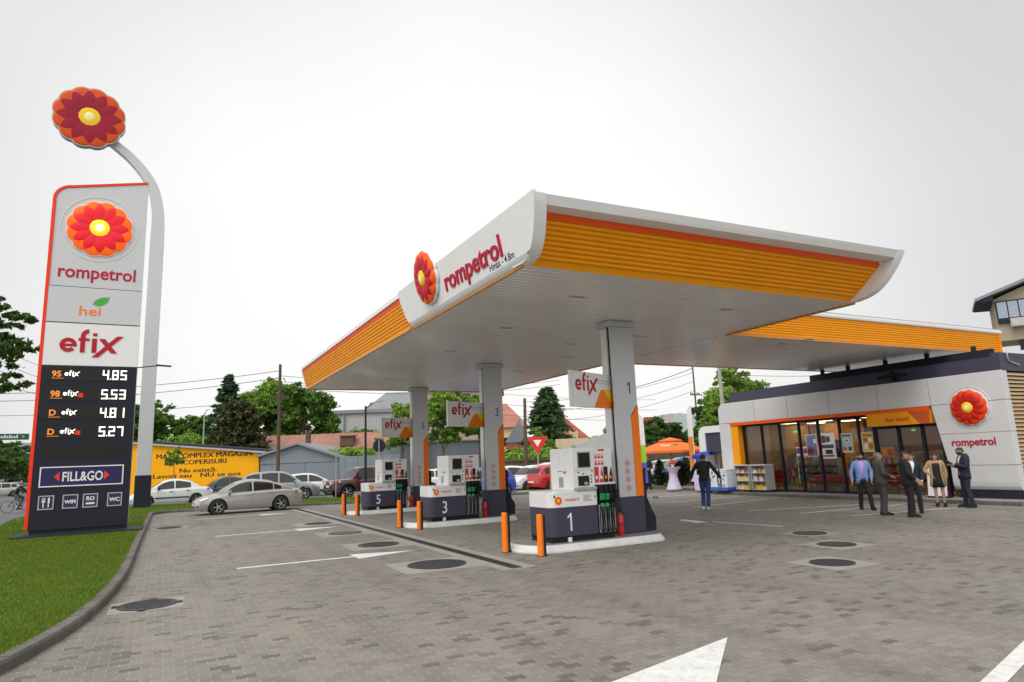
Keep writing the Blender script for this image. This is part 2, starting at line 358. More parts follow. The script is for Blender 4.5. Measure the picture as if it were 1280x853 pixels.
def shrub(label, base, size, n, leaf, m, seed, name='shrub', cat='shrub', group=None):
    rs = np.random.RandomState(seed); t = thing(name, label, cat, base, 0, group)
    d = rs.normal(size=(n, 3)); d /= np.linalg.norm(d, axis=1)[:, None]; d *= (.25+.75*rs.rand(n)**.5)[:, None]
    lump = 1+.22*np.sin(d[:, 0]*7+seed)*np.cos(d[:, 1]*6)
    P = d*np.array(size)*lump[:, None]+np.array([0, 0, size[2]*.85]); P[:, 2] = np.maximum(P[:, 2], .03)
    leaf_mesh('leafage', P, leaf, m, t, 1.0, .3, seed)
    st = MB()
    for k in range(5): st.tube([(rs.normal()*.08, rs.normal()*.08, -.05), (rs.normal()*size[0]*.3, rs.normal()*size[1]*.3, size[2])], [.03, .012], 5)
    st.build('stem', M['trunk'], t)
    return t
# ------------------------------------------------------------------ world, sun
W = bpy.data.worlds.new('World'); S.world = W; W.use_nodes = True; t = W.node_tree; L = t.links.new
bg = t.nodes['Background']; sky = N(t, 'ShaderNodeTexSky', sky_type='NISHITA'); sky.sun_disc = False
SUN_EL, SUN_AZ = R(52), R(-62)          # azimuth measured from +Y towards +X: light falls from the left
sky.sun_elevation = SUN_EL; sky.sun_rotation = SUN_AZ; sky.air_density = 2; sky.dust_density = 6
hs = N(t, 'ShaderNodeHueSaturation'); hs.inputs['Saturation'].default_value = .25; L(sky.outputs[0], hs.inputs['Color'])
tc = N(t, 'ShaderNodeTexCoord'); sp = N(t, 'ShaderNodeSeparateXYZ'); L(tc.outputs['Generated'], sp.inputs[0])
# overcast: luminous haze low down and round the veiled sun, greyer cloud overhead and away from it
def dotlobe(v, a, b_, lo, hi):
    d_ = N(t, 'ShaderNodeVectorMath', operation='DOT_PRODUCT'); d_.inputs[1].default_value = v; L(tc.outputs['Generated'], d_.inputs[0])
    q = N(t, 'ShaderNodeMapRange', interpolation_type='SMOOTHSTEP'); q.inputs['From Min'].default_value = a; q.inputs['From Max'].default_value = b_; q.inputs['To Min'].default_value = lo; q.inputs['To Max'].default_value = hi
    L(d_.outputs['Value'], q.inputs['Value']); return q.outputs[0]
def mul(a, b_):
    q = N(t, 'ShaderNodeMath', operation='MULTIPLY'); L(a, q.inputs[0]); L(b_, q.inputs[1]); return q.outputs[0]
fa = .42
front = dotlobe((math.sin(fa)*.98, math.cos(fa)*.98, .17), .70, .985, .76, 1.10)      # bright low haze ahead
back = dotlobe((-.72, -.50, .48), -.15, .75, 1.0, 2.0)                                  # the veiled sun behind on the left
cn = N(t, 'ShaderNodeTexNoise', _Scale=1.7, _Detail=4.0, _Roughness=.5); L(tc.outputs['Generated'], cn.inputs['Vector'])
cm = N(t, 'ShaderNodeMapRange'); cm.inputs['From Min'].default_value = .3; cm.inputs['From Max'].default_value = .7; cm.inputs['To Min'].default_value = .94; cm.inputs['To Max'].default_value = 1.04; L(cn.outputs['Fac'], cm.inputs['Value'])
class _P: pass
p2 = _P(); p2.outputs = [mul(mul(front, back), cm.outputs[0])]
SKYV = 9.2
p3 = N(t, 'ShaderNodeMath', operation='MULTIPLY'); L(p2.outputs[0], p3.inputs[0]); p3.inputs[1].default_value = SKYV
tintr = N(t, 'ShaderNodeMix', data_type='RGBA'); L(p2.outputs[0], tintr.inputs[0]); tintr.inputs[6].default_value = (.90, .965, 1.075, 1); tintr.inputs[7].default_value = (1.0, .995, .985, 1)
ov = N(t, 'ShaderNodeVectorMath', operation='SCALE'); L(tintr.outputs[2], ov.inputs[0]); L(p3.outputs[0], ov.inputs['Scale'])
mx = N(t, 'ShaderNodeMix', data_type='RGBA'); mx.inputs[0].default_value = .88; L(hs.outputs[0], mx.inputs[6]); L(ov.outputs[0], mx.inputs[7])
L(mx.outputs[2], bg.inputs[0]); bg.inputs[1].default_value = .11
sl = bpy.data.lights.new('sun', 'SUN'); sl.energy = 1.25; sl.angle = R(30); sl.color = (1, .965, .91)
so = bpy.data.objects.new('sun', sl); COL.objects.link(so)
sd = Vector((math.sin(SUN_AZ)*math.cos(SUN_EL), math.cos(SUN_AZ)*math.cos(SUN_EL)*-1, math.sin(SUN_EL)))   # from behind-left
sky.sun_rotation = math.atan2(sd.x, sd.y)
so.rotation_euler = (-sd).to_track_quat('-Z', 'Y').to_euler()
S.view_settings.view_transform = 'Standard'; S.view_settings.look = 'None'; S.view_settings.exposure = 0; S.view_settings.gamma = 1
S.cycles.use_denoising = True; S.cycles.max_bounces = 6; S.cycles.transparent_max_bounces = 12
S.cycles.sample_clamp_indirect = 6

# ------------------------------------------------------------------ ground surfaces
def ground_mat(name, kind):
    m, t, b = nt(name); L = t.links.new; tc = N(t, 'ShaderNodeTexCoord'); co = tc.outputs['Object']
    def noise(sc, d=6, r=.6):
        n = N(t, 'ShaderNodeTexNoise', _Scale=sc, _Detail=float(d), _Roughness=r); L(co, n.inputs['Vector']); return n.outputs['Fac']
    def mrange(v, a, b_, c, d, sm=False):
        q = N(t, 'ShaderNodeMapRange'); q.inputs['From Min'].default_value = a; q.inputs['From Max'].default_value = b_; q.inputs['To Min'].default_value = c; q.inputs['To Max'].default_value = d; L(v, q.inputs['Value']); return q.outputs[0]
    def math_(op, a, c):
        q = N(t, 'ShaderNodeMath', operation=op)
        for i, v in enumerate((a, c)):
            if isinstance(v, (int, float)): q.inputs[i].default_value = v
            else: L(v, q.inputs[i])
        return q.outputs[0]
    def mix(f, a, c, bt='MIX'):
        q = N(t, 'ShaderNodeMix', data_type='RGBA', blend_type=bt)
        for i, v in ((0, f), (6, a), (7, c)):
            if isinstance(v, (int, float)): q.inputs[i].default_value = v
            elif isinstance(v, tuple): q.inputs[i].default_value = (*v, 1)
            else: L(v, q.inputs[i])
        return q.outputs[2]
    if kind == 'pavers':
        s = N(t, 'ShaderNodeSeparateXYZ'); L(co, s.inputs[0])
        tri = math_('PINGPONG', s.outputs['X'], .05); yy = math_('ADD', s.outputs['Y'], math_('MULTIPLY', tri, .5))
        c = N(t, 'ShaderNodeCombineXYZ'); L(s.outputs['X'], c.inputs['X']); L(yy, c.inputs['Y'])
        def brick(c1, c2, mo):
            br = N(t, 'ShaderNodeTexBrick', _Scale=1.0, _Mortar_Size=.0045, _Mortar_Smooth=.25, _Brick_Width=.20, _Row_Height=.115)
            br.inputs['Color1'].default_value = (*c1, 1); br.inputs['Color2'].default_value = (*c2, 1); br.inputs['Mortar'].default_value = (*mo, 1)
            L(c.outputs[0], br.inputs['Vector']); return br
        br = brick((0, 0, 0), (1, 1, 1), (.5, .5, .5)); rnd = br.outputs['Color']; fac = br.outputs['Fac']
        patch = noise(.42, 4); thr = mrange(patch, .36, .68, .01, .22)
        darkm = math_('MAXIMUM', math_('SUBTRACT', 1.0, math_('DIVIDE', rnd, math_('ADD', thr, .004))), 0.0); darkm = math_('MINIMUM', math_('MULTIPLY', darkm, 1.7), 1.0)
        tone = mrange(rnd, 0, 1, .82, 1.12); big = mrange(noise(.16, 5), .3, .7, .84, 1.12); fine = mrange(noise(45, 3), .3, .7, .86, 1.14)
        base = mix(noise(.23, 3), (.212, .192, .160), (.232, .216, .188))
        base = mix(1.0, base, math_('MULTIPLY', math_('MULTIPLY', tone, big), fine), 'MULTIPLY')
        base = mix(math_('MULTIPLY', darkm, .75), base, (.105, .092, .080))
        st = mrange(noise(.9, 8, .72), .60, .80, 0, .38); base = mix(st, base, (.15, .135, .115))
        spots = mrange(noise(3.3, 4, .6), .655, .72, 0, .5); base = mix(spots, base, (.10, .09, .08))
        light = mrange(noise(5.5, 8, .75), .56, .75, 0, .30); base = mix(light, base, (.37, .36, .33))
        lane = N(t, 'ShaderNodeTexNoise', _Scale=1.0, _Detail=4.0); mp = N(t, 'ShaderNodeMapping'); mp.inputs['Scale'].default_value = (1.5, .05, 1); L(co, mp.inputs['Vector']); L(mp.outputs[0], lane.inputs['Vector'])
        base = mix(mrange(lane.outputs['Fac'], .48, .68, 0, .45), base, (.125, .113, .098))
        bed = math_('LESS_THAN', math_('PINGPONG', math_('ADD', yy, 0.0), .0575), .006)
        base = mix(math_('MULTIPLY', fac, .65), base, mix(bed, (.38, .365, .33), (.165, .152, .132))); L(base, b.inputs['Base Color'])
        L(mrange(st, 0, .5, .78, .55), b.inputs['Roughness'])
        hgt = math_('SUBTRACT', mrange(noise(60, 4), 0, 1, 0, .25), fac); bp = N(t, 'ShaderNodeBump', _Strength=.45, _Distance=.006); L(hgt, bp.inputs['Height']); L(bp.outputs[0], b.inputs['Normal'])
    elif kind == 'asphalt':
        v = math_('MULTIPLY', mrange(noise(.35, 6), .3, .7, .75, 1.25), mrange(noise(70, 3), .3, .7, .7, 1.3))
        L(mix(1.0, (.105, .105, .108), v, 'MULTIPLY'), b.inputs['Base Color']); b.inputs['Roughness'].default_value = .75
    elif kind == 'soil':
        L(mix(mrange(noise(2.2, 6), .3, .7, 0, 1), (.055, .115, .008), (.095, .16, .012)), b.inputs['Base Color']); b.inputs['Roughness'].default_value = .95
    elif kind == 'slabs':
        br = N(t, 'ShaderNodeTexBrick', _Scale=1.0, _Mortar_Size=.006, _Brick_Width=.4, _Row_Height=.2); L(co, br.inputs['Vector'])
        br.inputs['Color1'].default_value = (.25, .235, .21, 1); br.inputs['Color2'].default_value = (.31, .29, .265, 1); br.inputs['Mortar'].default_value = (.16, .15, .135, 1)
        L(mix(1.0, br.outputs['Color'], mrange(noise(1.2, 7), .3, .7, .8, 1.15), 'MULTIPLY'), b.inputs['Base Color']); b.inputs['Roughness'].default_value = .85
    return m
M['pavers'] = ground_mat('interlocking_pavers', 'pavers'); M['asphalt'] = ground_mat('road_asphalt', 'asphalt')
M['soil'] = ground_mat('lawn_soil', 'soil'); M['slabs'] = ground_mat('pavement_slabs', 'slabs')
def sheet(name, pts, z, m): return struct(MB().add([(x, y, z) for x, y in pts], [tuple(range(len(pts)))]).build(name, m))
sheet('ground', [(-900, -300), (900, -300), (900, 1200), (-900, 1200)], -.012, M['asphalt'])
KL = [(-9.5, 3.2), (-6.5, 3.9), (-4.3, 5.0), (-2.7, 6.4), (-1.75, 7.8), (-1.34, 8.71), (-1.10, 9.55), (-.84, 10.71), (-.66, 12.2), (-.54, 14), (-.48, 16), (-.44, 22), (-.37, 29), (-.30, 36)]
KLs = [Vector((x, y, 0)) for x, y in KL]
curve = []
for i in range(len(KLs)-1):
    seg = catmull([KLs[max(i-1, 0)], KLs[i], KLs[i+1], KLs[min(i+2, len(KLs)-1)]], 8); n = 8
    curve += seg[n if i else 0:(2*n if i else n)]
curve.append(KLs[-1])
BK = [(-.05, 37.0), (.5, 37.35), (6.45, 35.6), (9, 34.9), (12.0, 34.2), (12.6, 35.2)]
full = [Vector((p.x, p.y, 0)) for p in curve]+[Vector((x, y, 0)) for x, y in BK]
def resample(P, step):
    out = [P[0].copy()]; acc = 0
    for a, b in zip(P, P[1:]):
        d = (b-a).length; s = step-acc
        while s <= d: out.append(a.lerp(b, s/d)); s += step
        acc = (acc+d) % step
    return out
def kerb(name, P, w, h, step=.5, side=1, m='kerbc', gap=.022):
    Q = resample(P, step); mb = MB()
    def nrm(i):
        d = (Q[min(i+1, len(Q)-1)]-Q[max(i-1, 0)]).normalized(); return Vector((-d.y, d.x, 0))*side
    for i in range(len(Q)-1):
        a, b = Q[i], Q[i+1]; d = (b-a).normalized()*gap/2; na, nb = nrm(i), nrm(i+1); j = random.uniform(-.004, .004)
        a = a+d; b = b-d
        prof = [(0, -.05), (0.0, h-.03), (.02, h), (w, h), (w, -.05)]
        ra = [a+na*x+Vector((0, 0, z+(j if z > 0 else 0))) for x, z in prof]; rb = [b+nb*x+Vector((0, 0, z+(j if z > 0 else 0))) for x, z in prof]
        mb.loft([ra, rb], True, True)
    o = mb.build(name, M[m]); struct(o)
    jm = MB(); r0_ = [Q[i]+nrm(i)*.008 for i in range(len(Q))]
    jm.loft([[p+Vector((0, 0, -.05)), p+Vector((0, 0, h-.035)), p+nrm(i)*(w-.016)+Vector((0, 0, h-.012)), p+nrm(i)*(w-.016)+Vector((0, 0, -.05))] for i, p in enumerate(r0_)], True, True)
    struct(jm.build(name+'_joint', M['concrete'])); return Q
yard = [(full[i].x, full[i].y) for i in range(len(full))]
sheet('paved_yard', [(-9.5, -12)]+yard+[(14, 40), (17.0, 40), (17.2, 33.0), (24.6, 32.0), (24.8, 28), (60, 28), (60, -12)], 0, M['pavers'])
kerb('kerb', full, .17, .13, .5, 1)
lawn_poly = [(x-.14 if i < len(curve) else x, y+(.12 if i >= len(curve) else 0)) for i, (x, y) in enumerate(yard[:-1])]
lawn_poly += [(12.2, 38.0), (9.0, 40.2), (.5, 44.6), (-5.4, 45.5), (-5.9, 38), (-5.3, 29), (-5.2, 20), (-6, 10), (-9.5, 5)]
sheet('lawn_ground', lawn_poly, .115, M['soil'])
# grass blades, one uncountable mass
def inside(x, y, P):
    c = np.zeros(len(x), bool); j = len(P)-1
    for i in range(len(P)):
        xi, yi = P[i]; xj, yj = P[j]
        if yi != yj: c ^= ((yi > y) != (yj > y)) & (x < (xj-xi)*(y-yi)/(yj-yi)+xi)
        j = i
    return c
def grass(name, poly, n, box, z, label, hgt=.05, seed=3, falloff=0):
    rs = np.random.RandomState(seed); x = rs.uniform(box[0], box[1], n*2); y = box[2]+(box[3]-box[2])*rs.rand(n*2)**(1+falloff)
    k = inside(x, y, poly); x = x[k][:n]; y = y[k][:n]; n = len(x)
    a = rs.rand(n)*6.283; lift = hgt*(.5+.8*rs.rand(n)); wd = np.clip(.0022+.00030*y, .003, .02)
    ln = rs.normal(size=(n, 2))*.022
    V = np.zeros((n, 3, 3)); V[:, 0] = np.stack([x-np.cos(a)*wd, y-np.sin(a)*wd, np.full(n, z)], 1); V[:, 1] = np.stack([x+np.cos(a)*wd, y+np.sin(a)*wd, np.full(n, z)], 1)
    V[:, 2] = np.stack([x+ln[:, 0], y+ln[:, 1], z+lift], 1)
    me = bpy.data.meshes.new(name); me.vertices.add(3*n); me.vertices.foreach_set('co', V.ravel()); me.loops.add(3*n); me.loops.foreach_set('vertex_index', np.arange(3*n, dtype=np.int32))
    me.polygons.add(n); me.polygons.foreach_set('loop_start', np.arange(0, 3*n, 3, dtype=np.int32)); me.polygons.foreach_set('loop_total', np.full(n, 3, dtype=np.int32))
    me.materials.append(M['blade']); me.update(calc_edges=True); o = bpy.data.objects.new(name, me); COL.objects.link(o)
    return tag(o, label, 'grass', kind='stuff')
grass('grass', lawn_poly, 210000, (-6, 0, 8.5, 30), .112, 'short green lawn grass around the tall price sign', .038, 3, .9)
grass('grass', lawn_poly, 26000, (-6, 12.5, 30, 46), .112, 'green grass verge along the back kerb behind the silver sedan', .07, 4)
# pavement before the shop
PK = [(22.35, -6), (22.35, 15), (22.4, 19.5), (22.75, 23), (24.3, 27.6), (24.2, 30.2), (21.5, 32.4), (17.2, 33.0), (15.8, 35.0)]
PKv = catmull([(x, y, 0) for x, y in PK], 6)
sheet('pavement', [(p.x+.1, p.y) for p in PKv]+[(16, 36.5), (40, 36.5), (60, 28), (60, -6)], .118, M['slabs'])
kerb('pavement_kerb', PKv, .15, .12, .6, -1)
vp = [(25.9, 31.2), (33, 26.5), (36, 31), (28, 37), (18, 36), (19, 34.3)]
sheet('verge_ground', vp, .124, M['soil'])
grass('grass', vp, 9000, (18, 36, 26, 37), .12, 'grass strip under the small conifers by the orange parasol', .07, 6)
sheet('side_path', [(-5.2, 20), (-5.3, 29), (-5.9, 38), (-5.4, 45.5), (-8, 60), (-14, 80), (-40, 80), (-18, 8), (-9.5, 5), (-6, 10)], -.006, M['asphalt'])
# painted marks
def mark(name, pts, z=.004): return sheet(name, pts, z, M['asphaltw'])
def arrow(x0, x1, y, hd=1.35, hw=.42, tw=.075):
    mark('painted_arrow', [(x0, y-tw), (x1-hd, y-tw), (x1-hd-.02, y-hw), (x1, y), (x1-hd-.02, y+hw), (x1-hd, y+tw), (x0, y+tw)])
arrow(1.41, 5.1, 14.75); arrow(1.5, 5.2, 22.3); arrow(1.3, 5.15, 30.9)
mark('painted_arrow', [(5.35, 5.55), (3.1, 4.98), (3.1, 4.72), (1.2, 4.2), (1.2, 4.05), (3.3, 4.5), (4.15, 4.5)])
mark('painted_line', [(4.5, 3.02), (4.54, 2.87), (9.04, 4.06), (9.0, 4.21)])
def line(a, b, w=.1):
    a = Vector(a[:2]); b = Vector(b[:2]); d = (b-a).normalized(); q = Vector((-d.y, d.x))*w/2
    mark('painted_line', [tuple(a+q), tuple(a-q), tuple(b-q), tuple(b+q)])
for a, b in [((1066, 645), (1196, 635)), ((1000, 642), (1127, 631)), ((935, 638.8), (1076, 631)), ((866, 634.5), (960, 624)), ((830, 629), (925, 621)), ((815, 622), (895, 616.5))]:
    line(gp(*a), gp(*b))
a, b = gp(852, 650), gp(979, 658.4); line(a, b, .11); mark('painted_arrow', [(a.x-.1, a.y+.1), (a.x+.25, a.y-1.1), (a.x-.35, a.y-1.0)])
line(gp(640, 635), gp(668, 633.5), .12); line(gp(625, 640), gp(652, 640.5), .12)
# manholes with pale concrete collars
def manhole(x, y, r, label, ribs=False, w=.62, l=.62):
    struct(MB().add([(x-w, y-l, .003), (x+w*.94, y-l*1.04, .003), (x+w, y+l, .003), (x-w*.97, y+l*.96, .003)], [(0, 1, 2, 3)]).build('concrete_collar', M['concrete']))
    t = thing('manhole_cover', label, 'manhole cover', (x, y, .004), random.random()*3, 'manhole covers set in the yard')
    f = MB(); f.lathe([(r, 0), (r, .014), (r*.9, .014), (r*.9, .004)], 40, cap=False); f.build('rim', M['iron'], t, smooth=True)
    l_ = MB(); l_.lathe([(r*.895, .004), (r*.88, .012), (.001, .013)], 40)
    for k in range(9):
        yy = (k-4)*r*.19; hw = math.sqrt(max(.01, (r*.8)**2-yy*yy)); l_.box(-hw, hw, yy-.014, yy+.014, .012, .018)
    if ribs:
        for a in range(4): l_.cbox((r*1.02*math.cos(a*1.571), r*1.02*math.sin(a*1.571), .012), (.12, .09, .016), a*1.571)
    l_.build('lid', M['iron'], t)
manhole(4.75, 12.44, .56, 'large cast iron manhole cover nearest the end of the slot drain', w=.85, l=.75)
manhole(4.77, 16.45, .50, 'manhole cover beside the drain just past the nearest drawn-out white arrow', w=.8, l=.75)
manhole(4.82, 20.0, .48, 'manhole cover beside the drain, third along it between two white arrows', w=.8, l=.75)
manhole(4.86, 24.1, .46, 'manhole cover at the drain beyond the second white arrow, nearest the silver sedan', w=.8, l=.75)
manhole(-.10, 11.76, .40, 'ridged manhole cover close against the curved kerb of the lawn', True, .50, .46)
manhole(.32, 27.2, .42, 'manhole cover in the yard near the foot of the price sign', w=.6, l=.6)
manhole(10.09, 7.88, .36, 'dark manhole cover on a pale round patch, nearest of three on the open yard', w=.55, l=.55)
manhole(12.03, 9.24, .36, 'dark manhole cover in the open yard, between the nearer and farther ones', w=.55, l=.55)
manhole(13.19, 10.8, .36, 'dark manhole cover farthest of three on the open yard toward the shop', w=.5, l=.5)
# slot drain
struct(MB().add([(5.42, 10.9, .0025), (6.12, 10.95, .0025), (6.10, 34.0, .0025), (5.44, 34.0, .0025)], [(0, 1, 2, 3)]).build('concrete_strip', M['concrete']))
d = thing('slot_drain', 'long dark grated slot drain running in a pale concrete strip across the yard', 'drain', (5.76, 11.05, 0))
g = MB(); g.box(-.11, -.085, 0, 22.6, -.02, .009); g.box(.085, .11, 0, 22.6, -.02, .009); g.box(-.11, .11, -.02, 0, -.02, .009); g.build('frame', M['iron'], d)
MB().box(-.085, .085, 0, 22.6, -.02, .004).build('channel', M['black'], d)
g = MB()
for i in range(226): g.box(-.085, .085, i*.1+.02, i*.1+.06, .002, .008)
g.build('grate', M['iron'], d)

# ------------------------------------------------------------------ canopy
XL, XR, YF, YB, ZS, ZT = 5.21, 13.87, 9.43, 28.32, 5.15, 6.08
YW1, YW2, XW = 13.36, 18.85, 27.9
cn = thing('station_canopy', 'white and orange forecourt canopy with slatted soffit over the pump islands', 'canopy', (0, 0, 0))
P = .18
def soffit_strip(mb, x0, x1, y0, y1):
    n = int(round((y1-y0)/P)); prof = []
    for i in range(n):
        y = y0+(y1-y0)*i/n; p = (y1-y0)/n
        prof += [(y, .05), (y+p*.03, .010), (y+p*.12, .003), (y+p*.3, -.006), (y+p*.5, -.009), (y+p*.7, -.006), (y+p*.88, .003), (y+p*.97, .010)]
    prof.append((y1, .05))
    mb.add([(x0, y, ZS+z) for y, z in prof]+[(x1, y, ZS+z) for y, z in prof], [(i, i+1, len(prof)+i+1, len(prof)+i) for i in range(len(prof)-1)])
sb = MB(); soffit_strip(sb, XL, XR, YF, YB); soffit_strip(sb, XR, XW, YW1, YW2); sb.build('soffit', M['soffit'], cn)
MB().box(XL-.1, XR+.1, YF-.4, YB+.1, ZT-.06, ZT-.02).box(XR+.1, XW, YW1-.1, YW2+.1, ZT-.06, ZT-.02).build('roof_deck', M['grey'], cn)
def corr(prof, a, b, mode, extend=0, kb=1):
    """sheet from profile (out, z) swept between coordinates a and b; mode = axis and sign of 'out'"""
    mb = MB(); v0 = []; v1 = []
    for o_, z in prof:
        q = {'-y': lambda s: (s, YREF-o_, z), '+y': lambda s: (s, YREF+o_, z), '-x': lambda s: (YREF-o_, s, z), '+x': lambda s: (YREF+o_, s, z)}[mode]
        q1 = (lambda s: (s, YREF-o_*kb, z)) if mode == '-y' else q; v0.append(q(a)); v1.append(q1(b))
    n = len(prof); return mb.add(v0+v1, [(i, i+1, n+i+1, n+i) for i in range(n-1)])
def ribs(o0, z0, o1, z1, n, amp, flat=.0):
    out = [(o0, z0)]; d = Vector((o1-o0, z1-z0)); L_ = d.length; d /= L_; nn = Vector((d.y, -d.x))
    if flat: out.append((o0+d.x*flat, z0+d.y*flat))
    st = flat; per = (L_-flat)/n
    for i in range(n):
        for f, a in ((.08, 0), (.2, .75), (.4, 1), (.6, 1), (.8, .75), (.92, 0), (1.0, -.1)):
            s = st+per*(i+f); out.append((o0+d.x*s+nn.x*amp*a, z0+d.y*s+nn.y*amp*a))
    return out
KR = 1.26
ZI = 5.90                                        # top of the ribbed band
YREF = YF; corr(ribs(0, ZS, .53, ZI-.10, 8, .028, .13), XL+.03, XR-.03, '-y', 0, KR).build('front_fascia', M['orange'], cn, smooth=True)
YREF = YF; corr([(.54, ZI-.105), (.60, ZI)], XL+.03, XR-.03, '-y', 0, KR).build('front_stripe', M['redstripe'], cn)
# white frame round the recessed front: top beam and two curved cheeks
fr = MB()
prof = [(.60, ZI), (.86, ZI+.01), (.93, ZT-.02), (.90, ZT), (.2, ZT)]
fr.loft([[(x, YF-o_*k_, z) for o_, z in prof] for x, k_ in ((XL-.02, 1), (XR+.10, KR))], True, True)
fr.build('front_frame', M['white'], cn)
CURVE = [(p_.x, p_.y) for p_ in catmull([(.93, ZT-.01, 0), (.88, 5.90, 0), (.75, 5.63, 0), (.57, 5.37, 0), (.36, 5.215, 0), (.12, 5.153, 0)], 5)]
def cheek(xa0, xa1, lean, nm, k_=1):
    mb = MB()
    prof = CURVE+[(-.25, 5.15), (-.25, 5.19), (0.02, 5.2), (.60, ZI), (.66, ZT-.01)]
    r = lambda x: [(x+lean*(z-ZS), YF-o_*k_, z) for o_, z in prof]
    mb.loft([r(xa0), r(xa1)], True, True); return mb.build(nm, M['white'], cn)
cheek(XL-.03, XL+.17, -.20, 'front_cheek'); cheek(XR-.17, XR+.03, .22, 'front_cheek', KR)
# left side: white name panel, then ribbed orange
PY = 15.12; lx = lambda z: XL-.06-.20*(z-ZS)
pan = MB(); pts = [(YF-.42, 5.262)]+[(YF-a_-.004, b_) for a_, b_ in CURVE[::-1] if b_ > 5.265]+[(YF-.935, ZT+.02), (PY+.25, ZT+.02), (PY+.22, 5.85), (PY+.05, 5.45), (PY-.08, 5.29), (PY-.22, 5.262)]
a = [(lx(z), y, z) for y, z in pts]; b = [(lx(z)+.05, y, z) for y, z in pts]; n = len(pts)
pan.add(a+b, [tuple(range(n)), tuple(range(2*n-1, n-1, -1))]+[(i, i+n, (i+1) % n+n, (i+1) % n) for i in range(n)]); pan.build('name_panel', M['white'], cn)
up_ = [(lx(5.262), 5.262), (lx(5.22)+.015, 5.215), (XL-.02, 5.165), (XL+.03, 5.142), (XL+.10, 5.139)]
MB().loft([[(x, y, z) for x, z in up_] for y in (YF-.36, PY-.16)], False, False).build('panel_underside', M['white'], cn, smooth=True)
YREF = XL; corr(ribs(0, ZS, .16, ZI-.06, 8, .022), PY-.2, YB+.1, '-x').build('side_fascia', M['orange'], cn, smooth=True)
YREF = XL; corr([(.165, ZI-.06), (.19, ZI+.07)], PY-.2, YB+.1, '-x').build('side_stripe', M['redstripe'], cn)
MB().box(XL-.22, XL+.2, PY+.2, YB+.14, ZI+.07, ZT).build('roof_edge', M['white'], cn)
# far, right and wing edges
YREF = YB; corr(ribs(0, ZS, .16, ZI-.06, 8, .022), XL, XR, '+y').build('back_fascia', M['orange'], cn, smooth=True)
YREF = YB; corr([(.165, ZI-.06), (.19, ZI+.07)], XL-.15, XR+.15, '+y').build('back_stripe', M['redstripe'], cn)
MB().box(XL-.2, XR+.2, YB-.2, YB+.22, ZI+.07, ZT+.001).build('back_cap', M['white'], cn)
fb = MB()
MB().loft([[(XL-lo, YB+.02, ZS), (XL-lo-.2, YB+.22, ZI+.05), (XL-.02, YB+.22, ZI+.05), (XL+.05, YB+.02, ZS)] for lo in (.02,)]+[[(XL-.03, YB+.05, ZS), (XL-.23, YB+.25, ZI+.05), (XL-.05, YB+.25, ZI+.05), (XL+.02, YB+.05, ZS)]], True, True).build('corner_post', M['white'], cn)
YREF = XR; corr(ribs(0, ZS, .16, ZI-.06, 8, .022), YF, YW1, '+x').build('right_fascia', M['orange'], cn, smooth=True)
corr(ribs(0, ZS, .16, ZI-.06, 8, .022), YW2, YB, '+x').build('right_fascia', M['orange'], cn, smooth=True)
MB().box(XR-.1, XR+.2, YF-.6, YW1, ZI-.05, ZT-.005).box(XR-.1, XR+.2, YW2, YB, ZI-.05, ZT-.005).build('right_cap', M['white'], cn)
YREF = YW1; corr(ribs(0, ZS+.05, .05, ZI-.02, 9, .022), XR+.1, XW-.06, '-y').build('wing_fascia', M['orange'], cn, smooth=True)
MB().box(XW-.06, XW, YW1-.09, YW1+.04, ZS+.03, ZI+.01).build('wing_end_trim', M['orange'], cn)
YREF = YW2; corr(ribs(0, ZS+.05, .05, ZI-.02, 9, .022), XR+.1, XW-.06, '+y').build('wing_fascia', M['orange'], cn, smooth=True)
MB().box(XR+.2, XW+.12, YW1-.12, YW2+.12, ZI-.015, ZT-.05).build('wing_cap', M['white'], cn, bevel=.04)
YREF = XW; corr(ribs(0, ZS+.05, .02, ZI-.02, 9, .022), YW1, YW2, '+x').build('wing_fascia', M['orange'], cn, smooth=True)
tr = MB(); zz = (ZS-.035, ZS+.03)
tr.box(XL-.04, XL+.02, PY-.08, YB, *zz).box(XL+.0, XL+.05, YF, PY-.08, *zz).box(XL-.04, XR+.04, YB-.02, YB+.04, *zz).box(XR-.02, XR+.04, YF, YW1-.04, *zz).box(XR-.02, XR+.04, YW2+.04, YB-.02, *zz)
tr.box(XR-.02, XW, YW1-.04, YW1+.02, ZS-.03, ZS+.06).box(XR-.02, XW, YW2-.02, YW2+.04, ZS-.03, ZS+.06); tr.build('edge_trim', M['trim'], cn)
for u, v in [(723, 371), (633, 410), (709, 446), (649, 464), (800, 420), (909, 387), (877, 454), (563, 439), (451, 487), (980, 430), (712, 430), (560, 470), (1012, 424)]:
    p = gp(u, v, ZS); lb = MB(); lb.box(-.19, .19, -.07, .07, -.008, .0); lb.box(-.16, .16, -.045, .045, -.010, -.008, 1)
    lb.build('recessed_light', [M['grey'], M['galv']], cn, loc=(p.x, p.y, ZS-.003))
LEANF = (R(101.3), 0, R(-90))
def lp(y, z, o=.002): return (lx(z)-o, y, z)
flower('flower_emblem', cn, (lx(5.93)-.01, 13.28, 5.93), LEANF, .575, .14, ring=False, thick=.07)
text('lettering', 'rompetrol', .56, M['crimson'], cn, lp(12.50, 5.43, .0), LEANF, .022, .009, width=2.62)
text('height_notice', 'Hmax - 4.8m', .19, M['dark'], cn, lp(10.45, 5.29, .0), LEANF, .004, .001, width=.95)
